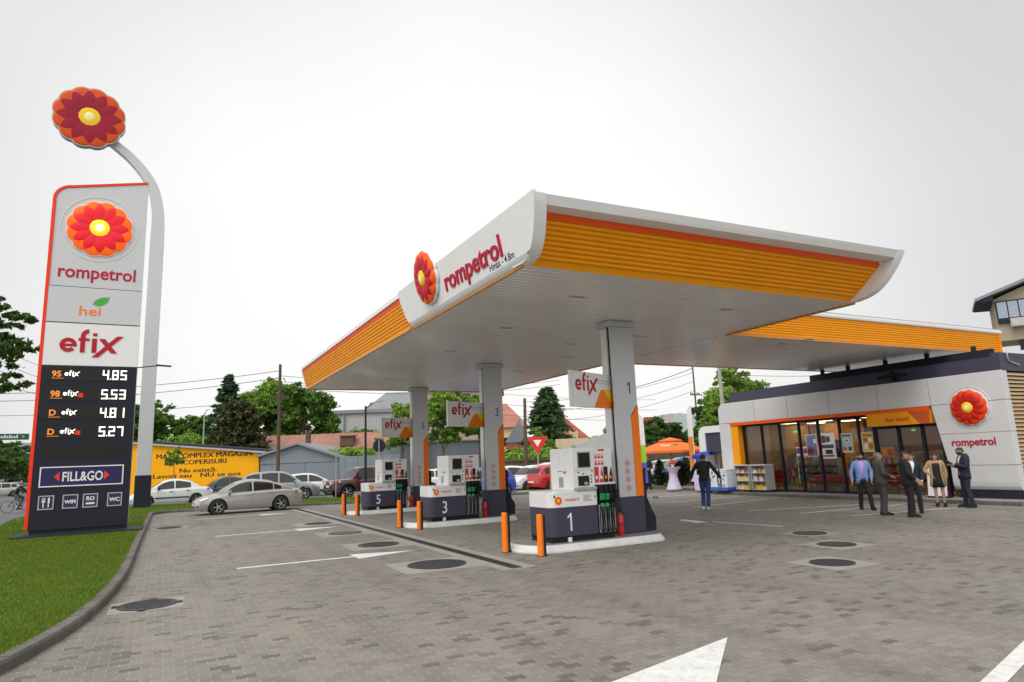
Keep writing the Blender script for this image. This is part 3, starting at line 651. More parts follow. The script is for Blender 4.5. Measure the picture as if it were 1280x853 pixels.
# ------------------------------------------------------------------ pump islands
DY = 7.194
def rounded(x0, x1, y0, y1, ra, rb, n=10):
    """outline with a blunt round left end (ra) and right end (rb), ccw"""
    ym = (y0+y1)/2; h = (y1-y0)/2; P = []
    for i in range(n+1):
        a = R(-90+180*i/n); P.append((x1-rb+rb*math.cos(a), ym+h*math.sin(a)))
    for i in range(n+1):
        a = R(90+180*i/n); P.append((x0+ra+ra*math.cos(a), ym+h*math.sin(a)))
    return P
words = {0: '1', 1: '3', 2: '5'}
FLAME = [(.0, 0), (1, 0), (1, .9), (.50, .9), (.42, .86)]
def one(parent, loc, h, m, name='number'):
    """figure 1 with its flag, h tall, centred on loc"""
    mb = MB(); mb.prism([(-.02, 0), (.085, 0), (.085, 1), (.0, 1), (-.20, .80), (-.20, .70), (-.02, .82)], lambda a, b, d: (a*h, d, b*h), -.002, .002); return mb.build(name, m, parent, loc=loc)
def make_island(k):
    t = thing('pump_island', ['raised pump island with white sloped edge, nearest of the three, under column 1', 'raised white-edged pump island under column 3', 'raised white-edged pump island under column 5, farthest from the camera'][k], 'pump island', (6.65, 12.12+k*DY, 0), 0, 'pump islands under the canopy')
    o0 = rounded(0, 3.78, 0, 1.75, .62, .5); o1 = rounded(.09, 3.69, .07, 1.68, .56, .45)
    m = MB(); m.loft([[(x, y, -.02) for x, y in o0], [(x, y, .03) for x, y in o0], [(x, y, .135) for x, y in o1], [(x+(1.9-x)*.004, y+(.87-y)*.012, .15) for x, y in o1]], True, False); m.build('edge', M['islandw'], t)
    o2 = [(x+(1.9-x)*.004, y+(.87-y)*.012) for x, y in o1]; MB().add([(x, y, .15) for x, y in o2], [tuple(range(len(o2)))]).build('top', M['islandt'], t)
    return t
for k in range(3): make_island(k)
def make_column(k):
    n = words[k]
    t = thing('canopy_column', 'grey canopy column numbered %s with an orange side stripe and dark base' % n, 'column', (9.39, 12.75+k*DY, .15), 0, 'columns holding up the canopy')
    H = ZS-.15
    fp = [(0, .82), (.47, .82), (.47, 2.70), (.68, 2.98), (.68, H-.16), (0, H-.16)]
    MB().prism(fp, lambda a, b, d: (a, d, b), 0, .045).build('front_panel', M['silverp'], t, bevel=.006)
    MB().prism([(.472, .82), (.685, .82), (.685, 2.955), (.472, 2.675)], lambda a, b, d: (a, d, b), -.012, .12).build('side_stripe', M['orangep'], t, bevel=.006)
    MB().box(.05, .64, .045, .17, .82, H-.16).build('core', M['dark'], t)
    MB().box(0, .68, .17, .40, .82, H-.16).build('rear_panel', M['white'], t, bevel=.02)
    MB().box(-.012, .692, -.015, .415, 0, .818).build('base', M['purple'], t, bevel=.02)
    MB().box(-.05, .73, -.05, .45, H-.158, H-.02).build('collar', M['silverp'], t)
    one(t, (.47, -.002, 3.22), .28, M['dark']) if n == '1' else text('number', n, .38, M['dark'], t, (.46, -.001, 3.22), FRONT, .002, 0, 'CENTER', sx=.8)
    pg = MB()
    for j in range(4):
        z = 1.02+j*.19; pg.lathe([(.068, 0), (.068, .004), (.056, .004), (.056, 0), (.068, 0)], 20, (.26, -.0, z), cap=False, mt=Matrix.Rotation(R(90), 3, 'X'))
        pg.cbox((.26, -.003, z), (.085, .004, .012), mt=Matrix.Rotation(R(45), 3, 'Y')); pg.cbox((.262, -.0025, z-.003), (.03, .004, .055))
    pg.build('pictograms', M['red'], t); return t
cols = [make_column(k) for k in range(3)]
def make_blade(k):
    t = thing('hanging_sign', 'white efix sign with orange flame corner fixed to column %s' % words[k], 'sign', (9.42, 12.92+k*DY, 3.42), R(23), 'efix signs on the columns')
    MB().box(-1.66, .02, -.035, .035, -.40, .40).build('panel', M['white'], t, bevel=.006)
    MB().box(-1.685, -1.66, -.04, .04, -.405, .405).build('edge_frame', M['silverp'], t)
    bold_x(t, (-1.53, -.036, -.03), FRONT, .255, M['efixred'], .004)
    MB().prism([(-.80, -.40), (.015, -.40), (.015, .03), (-.36, .04), (-.50, .0)], lambda a, b, d: (a, d, b), -.037, -.0345).build('flame', M['orangep'], t)
    MB().prism([(-.36, .03), (.015, .02), (.015, -.24), (-.12, -.22), (-.24, -.08)], lambda a, b, d: (a, d, b), -.039, -.0372).build('flame_tip', M['petal_y'], t)
    tx = MB(); tx.box(-.62, .0, -.037, -.0345, .225, .242); tx.box(-.62, -.03, -.037, -.0345, .165, .18); tx.build('small_print', M['galv'], t)
    return t
for k in range(3): make_blade(k)
def nozzle(t, x, m):
    g = MB(); g.cbox((x, -.05, 1.07), (.085, .10, .17)); g.cbox((x, -.085, .97), (.075, .09, .14), mt=Matrix.Rotation(R(14), 3, 'X')); g.tube([(x, -.07, .95), (x, -.03, .80), (x, .02, .74)], [.032, .026, .02], 8)
    n = g.build('nozzle', M['black'], t, bevel=.012)
    c = MB(); c.cbox((x, -.115, .90), (.10, .075, .14), mt=Matrix.Rotation(R(16), 3, 'X')); c.cbox((x, -.10, .72), (.075, .05, .09)); c.build('grip', m, n, bevel=.015)
def make_pump(k):
    t = thing('fuel_dispenser', ['white and dark fuel dispenser numbered 1 with four black and green nozzles, nearest', 'white and dark fuel dispenser numbered 3 on the middle island', 'white and dark fuel dispenser numbered 5 on the farthest island'][k], 'fuel dispenser', (7.30, 12.40+k*DY, .15), 0, 'fuel dispensers on the islands')
    D = 1.0
    MB().box(.05, 1.66, .06, D-.06, 0, .12).build('plinth', M['black'], t)
    def plan(x0, x1, y0, y1, r): return [(x0+r, y0), (x1, y0), (x1, y1), (x0+r, y1)]+[(x0, y1-r), (x0, y0+r)]
    def cl(x0, x1, y0, y1, r, z0, z1):
        P_ = []
        for cx, cy, a in ((x0+r, y0+r, 180), (x0+r, y0+r, 202), (x0+r, y0+r, 225), (x0+r, y0+r, 247), (x0+r, y0+r, 270)): P_.append((cx+r*math.cos(R(a)), cy+r*math.sin(R(a))))
        P_ += [(x1, y0), (x1, y1)]
        for a in (90, 112, 135, 157, 180): P_.append((x0+r+r*math.cos(R(a)), y1-r+r*math.sin(R(a))))
        return MB().loft([[(x, y, z) for x, y in P_] for z in (z0, z1)], True, True)
    cl(0, 1.2, 0, D, .16, .12, .715).build('cabinet', M['purple'], t, bevel=.008)
    cl(-.012, 1.2, -.012, D+.012, .17, .722, 1.05).build('cover', M['white2'], t, bevel=.012)
    MB().box(.62, 1.2, .03, D-.03, 1.05, 1.97).build('tower', M['white2'], t, bevel=.02)
    MB().box(.64, 1.19, -.06, .03, 1.053, 1.12).build('ledge', M['galv'], t, bevel=.01)
    s_ = MB(); s_.box(.78, 1.08, .018, .03, 1.55, 1.86); s_.build('display', M['screen'], t)
    f_ = MB(); f_.box(.755, 1.105, .024, .031, 1.525, 1.885); f_.build('display_frame', M['galv'], t)
    w = MB(); w.box(.76, 1.04, .016, .03, 1.15, 1.36); w.build('card_reader', M['black'], t); MB().box(.90, .99, -.0, .02, 1.17, 1.23).build('card_slot', M['chrome'], t)
    bt = MB()
    for x, z in ((.77, 1.44), (1.13, 1.46), (.9, 1.405), (1.10, 1.36), (1.10, 1.29), (1.10, 1.22)): bt.lathe([(.018, 0), (.015, .012), (.001, .014)], 10, (x, .03, z), mt=Matrix.Rotation(R(90), 3, 'X'))
    bt.build('buttons', M['black'], t); MB().box(.65, 1.17, .027, .031, 1.478, 1.488).build('seam', M['galv'], t)
    # left cheek of the tower: keypad plate and small notices
    kp = MB(); kp.box(.612, .62, .42, .60, 1.12, 1.34); kp.build('keypad', M['galv'], t)
    nb = MB(); nb.box(.614, .62, .30, .34, 1.42, 1.47); nb.box(.614, .62, .36, .40, 1.42, 1.47); nb.box(.614, .62, .44, .62, 1.46, 1.475); nb.build('notice', M['crimson'], t)
    MB().box(1.2, 1.70, .06, D-.06, .12, 1.97).build('nozzle_housing', M['white2'], t, bevel=.01)
    MB().box(1.215, 1.69, .045, .06, .10, 1.155).build('nozzle_bay', M['black'], t)
    MB().box(1.205, 1.695, -.03, .06, 1.158, 1.19).build('bay_shelf', M['white2'], t)
    # icons: green dot, red bar, two rows of round signs, four fuel labels
    MB().box(1.34, 1.50, .054, .06, 1.885, 1.93).build('notice', M['red'], t)
    for i in range(3):
        for j in range(2):
            x = 1.27+i*.085; z = 1.80-j*.145; ic = MB(); ic.lathe([(.03, 0), (.03, .006), (.021, .006), (.021, 0)], 14, (x, .06, z), cap=False, mt=Matrix.Rotation(R(90), 3, 'X')); ic.box(x-.032, x+.032, .054, .06, z-.075, z-.031); ic.build('warning_sign', M['red'], t)
    for i in range(4):
        x = 1.215+i*.122; q = M['red'] if i < 2 else M['dark']
        lb = MB(); lb.prism([(x, 1.2), (x+.11, 1.2), (x+.11, 1.36 if i % 2 else 1.54), (x+.035 if not i % 2 else x+.085, 1.54), (x if not i % 2 else x+.05, 1.54 if not i % 2 else 1.42)], lambda a, b, d: (a, d, b), .053, .06)
        lb.build('fuel_label', q, t); lt = MB(); lt.prism([(x+.03, 1.27), (x+.07, 1.27), (x+.085, 1.31), (x+.05, 1.36), (x+.02, 1.32)], lambda a, b, d: (a, d, b), .050, .0535); lt.build('fuel_mark', M['orangep'] if i > 1 else M['white'], t)
    for i in range(4):
        x = 1.27+i*.122; nozzle(t, x, M['green'] if i < 2 else M['black'])
        MB().box(x-.02, x+.028, -.012, .046, .13, .72).build('hose_guide', M['grey'], t, bevel=.008)
        h = MB(); h.tube(catmull([(x+.01, -.06, .72), (x+.035, -.075, .5), (x+.06, -.075, .25), (x+.02, -.06, .13), (x-.03, -.05, .2), (x-.03, -.035, .45), (x-.01, -.03, .7)], 4), .014, 6); h.build('hose', M['rubber'], t, smooth=True)
    lg = MB(); lg.lathe([(.085, 0), (.085, .006), (.001, .007)], 24, (.20, -.012, .87), mt=Matrix.Rotation(R(90), 3, 'X')); e = lg.build('emblem', M['petal_o'], t); MB().lathe([(.04, .006), (.001, .010)], 16, (.20, -.012, .87), mt=Matrix.Rotation(R(90), 3, 'X')).build('emblem_centre', M['petal_y'], e)
    MB().box(.085, .12, -.016, -.01, .93, .985).build('warning_plate', M['dark'], t)
    text('lettering', 'rompetrol', .10, M['red'], t, (.36, -.0125, .85), FRONT, .001, .002, width=.36)
    nt_ = MB(); nt_.box(.84, .99, -.016, -.01, .82, .96); nt_.build('notice', M['grey'], t); b2 = MB(); b2.box(1.02, 1.035, -.018, -.01, .90, .94); b2.box(1.02, 1.035, -.018, -.01, .82, .86); b2.box(1.13, 1.155, -.018, -.01, .89, .93); b2.build('buttons', M['black'], t)
    one(t, (.49, -.002, .23), .37, M['white']) if k == 0 else text('number', words[k], .52, M['white'], t, (.48, -.0005, .23), FRONT, .002, .002, 'CENTER', sx=.8)
    MB().box(.42, .50, -.02, .05, .0, .10).build('foot', M['white2'], t, bevel=.01)
    return t
for k in range(3): make_pump(k)
def make_ext(k):
    t = thing('fire_extinguisher', 'red fire extinguisher standing between dispenser and column %s' % words[k], 'fire extinguisher', (9.22, 12.58+k*DY, .15), R(20), 'fire extinguishers by the columns')
    MB().lathe([(.07, 0), (.078, .02), (.078, .40), (.06, .455), (.03, .48), (.022, .50)], 18).build('cylinder', M['red'], t, smooth=True)
    v = MB(); v.cbox((0, 0, .52), (.04, .04, .05)); v.cbox((.02, 0, .555), (.13, .022, .02)); v.cbox((.025, 0, .53), (.11, .02, .014)); v.build('valve', M['black'], t)
    MB().tube(catmull([(.03, 0, .51), (.10, -.02, .48), (.105, -.03, .3), (.09, -.03, .12)], 4), .012, 6).build('hose', M['rubber'], t, smooth=True)
    MB().lathe([(.0795, .22), (.0795, .29)], 18, cap=False).build('label', M['crimson'], t); return t
for k in range(3): make_ext(k)
def make_unit(k):
    t = thing('service_unit', 'dark slanted squeegee and bin unit against column %s' % words[k], 'service unit', (10.11, 12.80+k*DY, .15), 0, 'dark service units on the islands')
    MB().box(0, .10, 0, .42, 0, 1.45).build('back_panel', M['dark'], t, bevel=.015)
    MB().prism([(.103, 0), (.33, 0), (.34, .30), (.26, .42), (.19, .60), (.103, .80)], lambda a, b, d: (a, d, b), .02, .40).build('bin', M['dark'], t, bevel=.012)
    MB().prism([(.265, .43), (.335, .33), (.345, .36), (.275, .45)], lambda a, b, d: (a, d, b), .06, .36).build('bin_flap', M['black'], t)
    w = MB(); w.tube([(.18, .1, .55), (.36, .02, .74)], .018, 6); w.cbox((.37, .02, .75), (.03, .2, .04)); w.build('squeegee', M['galv'], t); return t
for k in range(3): make_unit(k)
def make_bollard(x, y, rz, label):
    t = thing('bollard', label, 'bollard', (x, y, 0), rz, 'orange and grey bollards at the island ends')
    prof = [(-.05, 0), (.02, 0), (.02, .80), (-.0, .82), (-.03, .815), (-.05, .79)]
    MB().prism(prof, lambda a, b, d: (d, a, b), -.058, .058).build('face', M['orangep'], t, bevel=.008)
    MB().prism([(.021, 0), (.10, 0), (.10, .76), (.07, .80), (.021, .808)], lambda a, b, d: (d, a, b), -.055, .055).build('post', M['dark'], t, bevel=.008)
    MB().box(-.075, .075, -.065, .115, 0, .012).build('base_plate', M['dark'], t); return t
nm = ['1', '3', '5']
for k in range(3):
    make_bollard(6.80, 11.98+k*DY, R(-70), 'orange-faced bollard in front of dispenser %s, the nearer of that pair' % nm[k])
    make_bollard(6.52, 13.0+k*DY, R(-70), 'orange-faced bollard off the rounded tip of the island of dispenser %s' % nm[k])
a = thing('arrow_sign', 'orange square sign with a white chevron behind dispenser 1', 'sign', (8.40, 13.62, .15), R(-6))
MB().box(-.33, .0, -.02, .02, 1.02, 1.62).build('plate', M['orangep'], a, bevel=.008); MB().box(-.2, -.12, .02, .05, .0, 1.05).build('post', M['galv'], a)
MB().add([(-.06, -.022, 1.5), (-.22, -.022, 1.32), (-.06, -.022, 1.14), (-.06, -.022, 1.24), (-.13, -.022, 1.32), (-.06, -.022, 1.40)], [(0, 1, 4, 5), (1, 2, 3, 4)]).build('chevron', M['white'], a)

# ------------------------------------------------------------------ price sign (totem)
tx, ty = -3.66, 26.1; WT = 2.72
pt = thing('price_sign', 'tall price sign with flower emblem, fuel prices and red edge on the lawn', 'price sign', (tx, ty, .115))
def zc(z): return z-.115
def face(nm, x0, x1, z0, z1, m, y=-.001, d=.02, bev=0): return MB().box(x0, x1, y-d, y, zc(z0), zc(z1)).build(nm, m, pt, bevel=bev)
body = []
for i in range(9):
    a_ = R(180-90*i/8); body.append((.45+.45*math.cos(a_), 11.33+.45*math.sin(a_)+0))
pts = [(0, .30)]+[(WT, .30), (WT, 12.28), (.47, 11.79)]+body[::-1][1:]
MB().prism([(a_, zc(b_)) for a_, b_ in pts], lambda a_, b_, d_: (a_, d_, b_), 0, .42).build('body', M['silverp'], pt)
edge_o = [(-.10, .34)]+[(-.10+ .0, 11.30)]+[(.46+.56*math.cos(R(180-90*i/8)), 11.33+.55*math.sin(R(180-90*i/8))) for i in range(9)]+[(WT, 12.36)]
edge_i = [(-.004, .34), (-.004, 11.30)]+[(.46+.464*math.cos(R(180-90*i/8)), 11.335+.464*math.sin(R(180-90*i/8))) for i in range(9)]+[(WT, 12.285)]
em = MB()
for i in range(len(edge_o)-1):
    q = [edge_o[i], edge_o[i+1], edge_i[i+1], edge_i[i]]; em.prism([(a_, zc(b_)) for a_, b_ in q], lambda a_, b_, d_: (a_, d_, b_), -.03, .44)
em.build('red_edge', M['redside'], pt)
face('lower_panel', .0, WT, .295, 5.56, M['dark'], -.001, .02)
face('white_panel', .0, WT, 5.575, 7.0, M['white'], -.001, .02)
face('panel_joint', .01, WT-.01, 7.0, 8.275, M['dark'], -.0005, .018)
face('middle_panel', .0, WT, 7.035, 8.255, M['silverp'], -.001, .02)
MB().box(.03, WT-.03, .03, .4, 0, zc(.32)).build('foot', M['dark'], pt)
MB().box(-.35, WT+.45, -.75, .8, -.10, zc(.18)).build('base_slab', M['dark'], pt, bevel=.02)
flower('flower_emblem', pt, (1.33, -.001, zc(10.40)), FRONT, .98, .10, thick=.035, mats=('lit_o', 'lit_r', 'lit_y', 'lit_w'))
text('lettering', 'rompetrol', .62, M['crimson'], pt, (.19, -.004, zc(8.60)), FRONT, .01, .011, width=2.28)
text('small_lettering', 'hei', .46, M['orangep'], pt, (.88, -.022, zc(7.30)), FRONT, .008, .004, width=.62)
lf = [(0, 0), (.08, .16), (.28, .27), (.56, .30), (.50, .12), (.32, 0), (.16, -.03), (.06, .03)]
MB().prism([(1.27+a_*.9, zc(7.66)+b_*1.05) for a_, b_ in lf], lambda a_, b_, d_: (a_, d_, b_), -.03, -.021).build('leaf_mark', M['leafgreen'], pt)
bold_x(pt, (.43, -.021, zc(6.02)), FRONT, .485, M['efixred'], .02)
# seven-segment prices
SEG = {'0': 'abcdef', '1': 'bc', '2': 'abged', '3': 'abgcd', '4': 'fgbc', '5': 'afgcd', '6': 'afgedc', '7': 'abc', '8': 'abcdefg', '9': 'abcdfg'}
def digits(s, x, z, h, parent, y):
    mb = MB(); w = h*.56; th = h*.135
    sg = {'a': (0, w, h-th, h), 'g': (0, w, h/2-th/2, h/2+th/2), 'd': (0, w, 0, th), 'f': (0, th, h/2, h), 'b': (w-th, w, h/2, h), 'e': (0, th, 0, h/2), 'c': (w-th, w, 0, h/2)}
    for c in s:
        if c == '.': mb.box(x-.03, x-.03+th*.8, y-.012, y, z, z+th*.9); x += th*.8; continue
        for q in SEG[c]:
            a_ = sg[q]; e = .001*ord(q)*.1; mb.box(x+a_[0], x+a_[1], y-.012-e*.1, y, z+a_[2], z+a_[3])
        x += w*1.34
    mb.build('digits', M['led'], parent)
rows = [(5.50, 5.06, '4.85', '95', False), (4.83, 4.40, '5.53', '98', True), (4.19, 3.78, '4.81', 'D', False), (3.60, 3.16, '5.27', 'D', True)]
for zt, zb, pr_, fu, sq in rows:
    d_ = MB().box(.17, 2.50, -.030, -.022, zc(zb), zc(zt)).build('price_display', M['screen'], pt)
    digits(pr_, 1.72, zc(zb)+.05, .325, d_, -.030)
    text('fuel_grade', fu, .27, M['ledo'], d_, (.29, -.032, zc(zb)+.13), FRONT, .002, .006)
    bold_x(d_, (.64, -.031, zc(zb)+.16), FRONT, .115, M['led'], .003, 'fuel_name')
    MB().box(.29, .62, -.034, -.030, zc(zb)+.07, zc(zb)+.085).build('underline', M['ledo'], d_)
    if sq: MB().box(1.06, 1.20, -.034, -.030, zc(zb)+.11, zc(zb)+.25).build('plus_mark', M['redside'], d_)
face('blank_display', .20, 2.48, 2.55, 2.93, M['black'], -.022, .008)
fg = MB(); fg.box(.19, 2.51, -.030, -.022, zc(1.62), zc(2.26)); fgo = fg.build('banner', M['navy'], pt)
def frame(x0, x1, z0, z1, w, y, nm, m, par):
    mb = MB(); mb.box(x0, x1, y-.008, y, z0, z0+w); mb.box(x0, x1, y-.008, y, z1-w, z1); mb.box(x0, x0+w, y-.007, y, z0+w, z1-w); mb.box(x1-w, x1, y-.007, y, z0+w, z1-w); return mb.build(nm, m, par)
frame(.19, 2.51, zc(1.62), zc(2.26), .035, -.030, 'banner_border', M['white'], fgo)
text('banner_lettering', 'FILL&GO', .42, M['white'], fgo, (.79, -.032, zc(1.79)), FRONT, .002, .008, width=1.12)
ar = MB(); ar.prism([(.73, 1.79), (.73, 2.09), (.58, 1.94)], lambda a_, b_, d_: (a_, d_, zc(b_)), -.036, -.031); ar.build('banner_arrow', M['redside'], fgo); ar = MB(); ar.prism([(1.96, 1.79), (1.96, 2.09), (2.11, 1.94)], lambda a_, b_, d_: (a_, d_, zc(b_)), -.036, -.031); ar.build('banner_arrow', M['redside'], fgo)
for x, w in ((.42, 'F'), (1.07, 'WIFI'), (1.62, 'RO'), (2.30, 'WC')):
    ic = MB().box(x-.21, x+.21, -.030, -.022, zc(.92), zc(1.36)).build('service_icon', M['digitblue'], pt)
    frame(x-.21, x+.21, zc(.92), zc(1.36), .03, -.030, 'icon_border', M['grey'], ic)
    if w == 'F':
        q = MB()
        for dx in (-.10, -.065, -.03): q.box(x+dx-.009, x+dx+.009, -.036, -.030, zc(1.19), zc(1.29))
        q.box(x-.11, x-.02, -.036, -.030, zc(1.15), zc(1.19)); q.box(x-.08, x-.05, -.036, -.030, zc(.99), zc(1.15)); q.box(x+.05, x+.10, -.036, -.030, zc(1.12), zc(1.29)); q.box(x+.055, x+.085, -.036, -.030, zc(.99), zc(1.12)); q.build('icon_symbol', M['white'], ic)
    else:
        text('icon_lettering', w, .15 if w == 'WIFI' else .17, M['white'], ic, (x, -.032, zc(1.08 if w != 'RO' else 1.15)), FRONT, .002, .006, 'CENTER', width=None)
        if w == 'RO': MB().box(x-.12, x+.12, -.036, -.030, zc(1.02), zc(1.08)).build('icon_bar', M['white'], ic)
# flower mast behind it
ms = thing('logo_mast', 'very tall grey bent mast carrying a flower emblem high above the price sign', 'sign mast', (-.90, 42.0, .115))
pathc = [(0, 0), (0, 5), (0, 10), (0, 15), (-.03, 16.6), (-.28, 18.0), (-.78, 19.0), (-1.6, 19.95), (-2.6, 20.75), (-3.5, 21.5)]
pv = catmull([(a_, 0, b_) for a_, b_ in pathc], 5); rings = []
for i, p in enumerate(pv):
    d_ = (pv[min(i+1, len(pv)-1)]-pv[max(i-1, 0)]).normalized(); nn = Vector((d_.z, 0, -d_.x)); hw = .36 if p.z < 15 else max(.22, .36-.14*(p.z-15)/6); dp = .22
    rings.append([p+nn*hw+Vector((0, -dp, 0)), p-nn*hw+Vector((0, -dp, 0)), p-nn*hw+Vector((0, dp, 0)), p+nn*hw+Vector((0, dp, 0))])
rings = [r for r in rings if r[0].z > 1.5] ; rings[0] = [Vector((p.x, p.y, 1.72)) for p in rings[0]]
MB().loft(rings, True, True).build('pole', M['silverp'], ms, bevel=.02)
MB().box(-.40, .40, -.26, .26, -.1, 1.72).build('base', M['dark'], ms, bevel=.02)
flower('flower_emblem', ms, (-3.70, -.30, 21.75), (R(92), 0, R(2)), 1.72, .04, back=M['grey'], ring=False, thick=.4, mats=('mast_o', 'mast_r', 'petal_y', 'petal_w'))
# ------------------------------------------------------------------ vehicles
def paint(name, col, metal=.0): return mat(name, col, .28, metal, .01, 1, coat=.8, rv=.005)
M['rim'] = mat('alloy_rim', (.42, .42, .43), .35, .6, .08)
M['lens'] = mat('headlamp_lens', (.62, .64, .66), .08, .2, .2, 14, coat=1)
M['tail'] = mat('tail_lens', (.45, .01, .012), .15, 0, .15, 12, coat=1)
M['plate'] = mat('number_plate', (.72, .73, .75), .4)
M['plastic'] = mat('dark_trim_plastic', (.035, .036, .04), .6, var=.15)
def lerp(P, x):
    for (a, b), (c, d) in zip(P, P[1:]):
        if a <= x <= c: return b+(d-b)*(x-a)/(c-a) if c > a else d
    return P[0][1] if x < P[0][0] else P[-1][1]
def smooth(P, x, h=.10):
    return (lerp(P, x-h)+2*lerp(P, x)+lerp(P, x+h))/4
def car(name, label, cat, loc, rz, pm, L=4.5, W=1.76, wb=2.65, xf=None, r=.315, deck=None, roof=None, wins=(), tumble=.42, tip=(.26, .62), tail=(.30, .80), clear=.20, rim='five', trimc=None, blunt=False, plate=True, group=None, mirror_m=None, extras=None, lowtrim=None, plan_end=.80):
    t = thing(name, label, cat, loc, rz, group); h = L/2; fx = xf if xf else wb/2+.05; wx = (fx, fx-wb); ra = r+.055
    xs = sorted(set([round(-h+L*i/56, 4) for i in range(57)]+[round(w+s*ra*c, 4) for w in wx for s in (-1, 1) for c in (.999, .97, .9, .78, .6, .4, .2)]))
    pl = [(-h, plan_end), (-h+.10, plan_end+.09), (-h+.35, .965), (-h+.8, .99), (0, 1), (h-1.0, .985), (h-.5, .945), (h-.2, plan_end+.06), (h-.06, plan_end-.04), (h, plan_end-.14)]
    if blunt: pl = [(-h, .93), (-h+.06, .97), (-h+.3, 1), (h-.3, 1), (h-.06, .97), (h, .93)]
    def zb(x):
        z = clear
        if x > h-.5: z = clear+(tip[0]-clear)*((x-h+.5)/.5)**2
        if x < -h+.5: z = clear+(tail[0]-clear)*((-h+.5-x)/.5)**2
        for w in wx:
            if abs(x-w) < ra: z = max(z, r+math.sqrt(ra*ra-(x-w)**2)-.02)
        return z
    rings = []
    for x in xs:
        w = W/2*lerp(pl, x); a = zb(x); zt = smooth(deck, x, .06); zt = max(zt, a+.1); mid = max(a+.02, min(zt-.15, .42)); s = max(a+.04, zt-.17)
        half = [(w*.94, a), (w*.985, min(mid, a+.10)), (w, max(mid, a+.03)), (w*.995, max(s, mid+.01)), (w*.965, zt-.055), (w*.90, zt-.008), (w*.5, zt+.018)]
        rings.append([(x, y, z) for y, z in half]+[(x, 0, zt+.024)]+[(x, -y, z) for y, z in half[::-1]])
    b = MB(); b.loft(rings, True, True)
    zbelt = lambda x: smooth(deck, x, .06); yb = W/2*.915; yz = lambda x, z: yb*min(1, lerp(pl, x)+.03)-(z-zbelt(x))*tumble
    rx0, rx1 = roof[0][0], roof[-1][0]; gx = [rx0+(rx1-rx0)*i/36 for i in range(37)]; gr = []
    zr = lambda x: smooth(roof, x, .09) if rx0+.1 < x < rx1-.1 else lerp(roof, x)
    for x in gx:
        z = max(zr(x), zbelt(x)+.004); zl = zbelt(x)-.05; e = min(1, (z-zl-.05)/.25)
        hf = [(yz(x, zbelt(x))+.0, zl), (yz(x, z-.06*e), z-.06*e), (yz(x, z)-.07*e, z), (yz(x, z)*.5, z+.02*e)]
        gr.append([(x, y, q) for y, q in hf]+[(x, 0, z+.026*e)]+[(x, -y, q) for y, q in hf[::-1]])
    b.loft(gr, True, True); body = b.build('body', pm, t, smooth=True)
    MB().box(-h+.25, h-.25, -W/2+.17, W/2-.17, clear-.02, .62).build('underbody', M['black'], t)
    def strip(xa, xb, nm):
        if xb < xa: xa, xb = xb, xa
        rg = []
        for i in range(7):
            x = xa+(xb-xa)*i/6; z = zr(x); e = min(1, (z-zbelt(x)+.0)/.25); e = max(e, 0); y = max(.1, yz(x, z)-.07*e-.03)
            rg.append([(x, y, z+.008), (x, y*.55, z+.02*e+.009), (x, 0, z+.026*e+.010), (x, -y*.55, z+.02*e+.009), (x, -y, z+.008)])
        mb = MB(); mb.loft(rg, False, False); mb.build(nm, M['carglass'] if False else M['window'], t, smooth=True)
    for nm, xa, xb in wins:
        if nm in ('windscreen', 'rear_window'): strip(xa, xb, nm); continue
        for s in (1, -1):
            mb = MB(); lo = []; hi = []
            for i in range(13):
                x = xa+(xb-xa)*i/12; z0 = zbelt(x)+.025; z1 = zr(x)-.085
                if z1 < z0+.01: z1 = z0+.01
                lo.append((x, s*(yz(x, z0)+.012), z0)); hi.append((x, s*(yz(x, z1)+.012), z1))
            mb.loft([lo, hi], False, False); mb.build('side_window', M['window'], t)
    for w in wx:
        for s in (1, -1):
            yo = W/2-.105; tyre = MB(); mt = Matrix.Rotation(R(90), 3, 'X')
            tyre.lathe([(r*.62, -.10), (r*.9, -.105), (r*.985, -.075), (r, -.03), (r, .03), (r*.985, .075), (r*.9, .105), (r*.62, .10)], 32, cap=False, mt=mt)
            wh = tyre.build('wheel', M['rubber'], t, smooth=True, loc=(w, s*yo, r))
            rm = MB(); q = -s
            rm.lathe([(r*.68, q*.09), (r*.66, q*.10), (r*.60, q*.085), (r*.585, q*.02), (.001, q*.015)], 30, cap=False, mt=mt)
            rm.build('rim', M['rim'], wh, smooth=True)
            ns = 5
            # spokes stand out in front of a black disc
            sp_ = MB()
            for k in range(ns):
                a = 2*math.pi*k/ns; d1 = Vector((math.cos(a), 0, math.sin(a))); d2 = Vector((-math.sin(a), 0, math.cos(a)))
                P = [d1*r*.08+d2*r*.09, d1*r*.62+d2*r*.055, d1*r*.62-d2*r*.055, d1*r*.08-d2*r*.09]
                sp_.add([p+Vector((0, s*.098, 0)) for p in P]+[p+Vector((0, s*.07, 0)) for p in P], [(0, 1, 2, 3), (0, 1, 5, 4), (2, 3, 7, 6), (1, 2, 6, 5)])
            sp_.lathe([(r*.14, -s*.10), (.001, -s*.104)], 14, mt=mt); sp_.build('spokes', M['rim'], wh)
            bk = MB(); bk.lathe([(r*.57, -s*.045), (.001, -s*.045)], 24, mt=mt); bk.build('wheel_shade_disc', M['black'], wh)  # flat black disc stands in for the shade inside the wheel
    yw = lambda x: W/2*lerp(pl, x)
    se = MB()
    _d = sorted([w_[1:] for w_ in wins if w_[0] == 'door'])
    for x in ([_d[0][0], (_d[0][1]+_d[1][0])/2, _d[1][1]] if len(_d) > 1 else list(_d[0])):
        for s in (1, -1):
            if any(abs(x-w) < ra+.02 for w in wx): z0 = .62
            else: z0 = clear+.12
            se.box(x-.004, x+.004, s*(yw(x)-.02), s*(yw(x)+.0015), z0, zbelt(x)-.10)
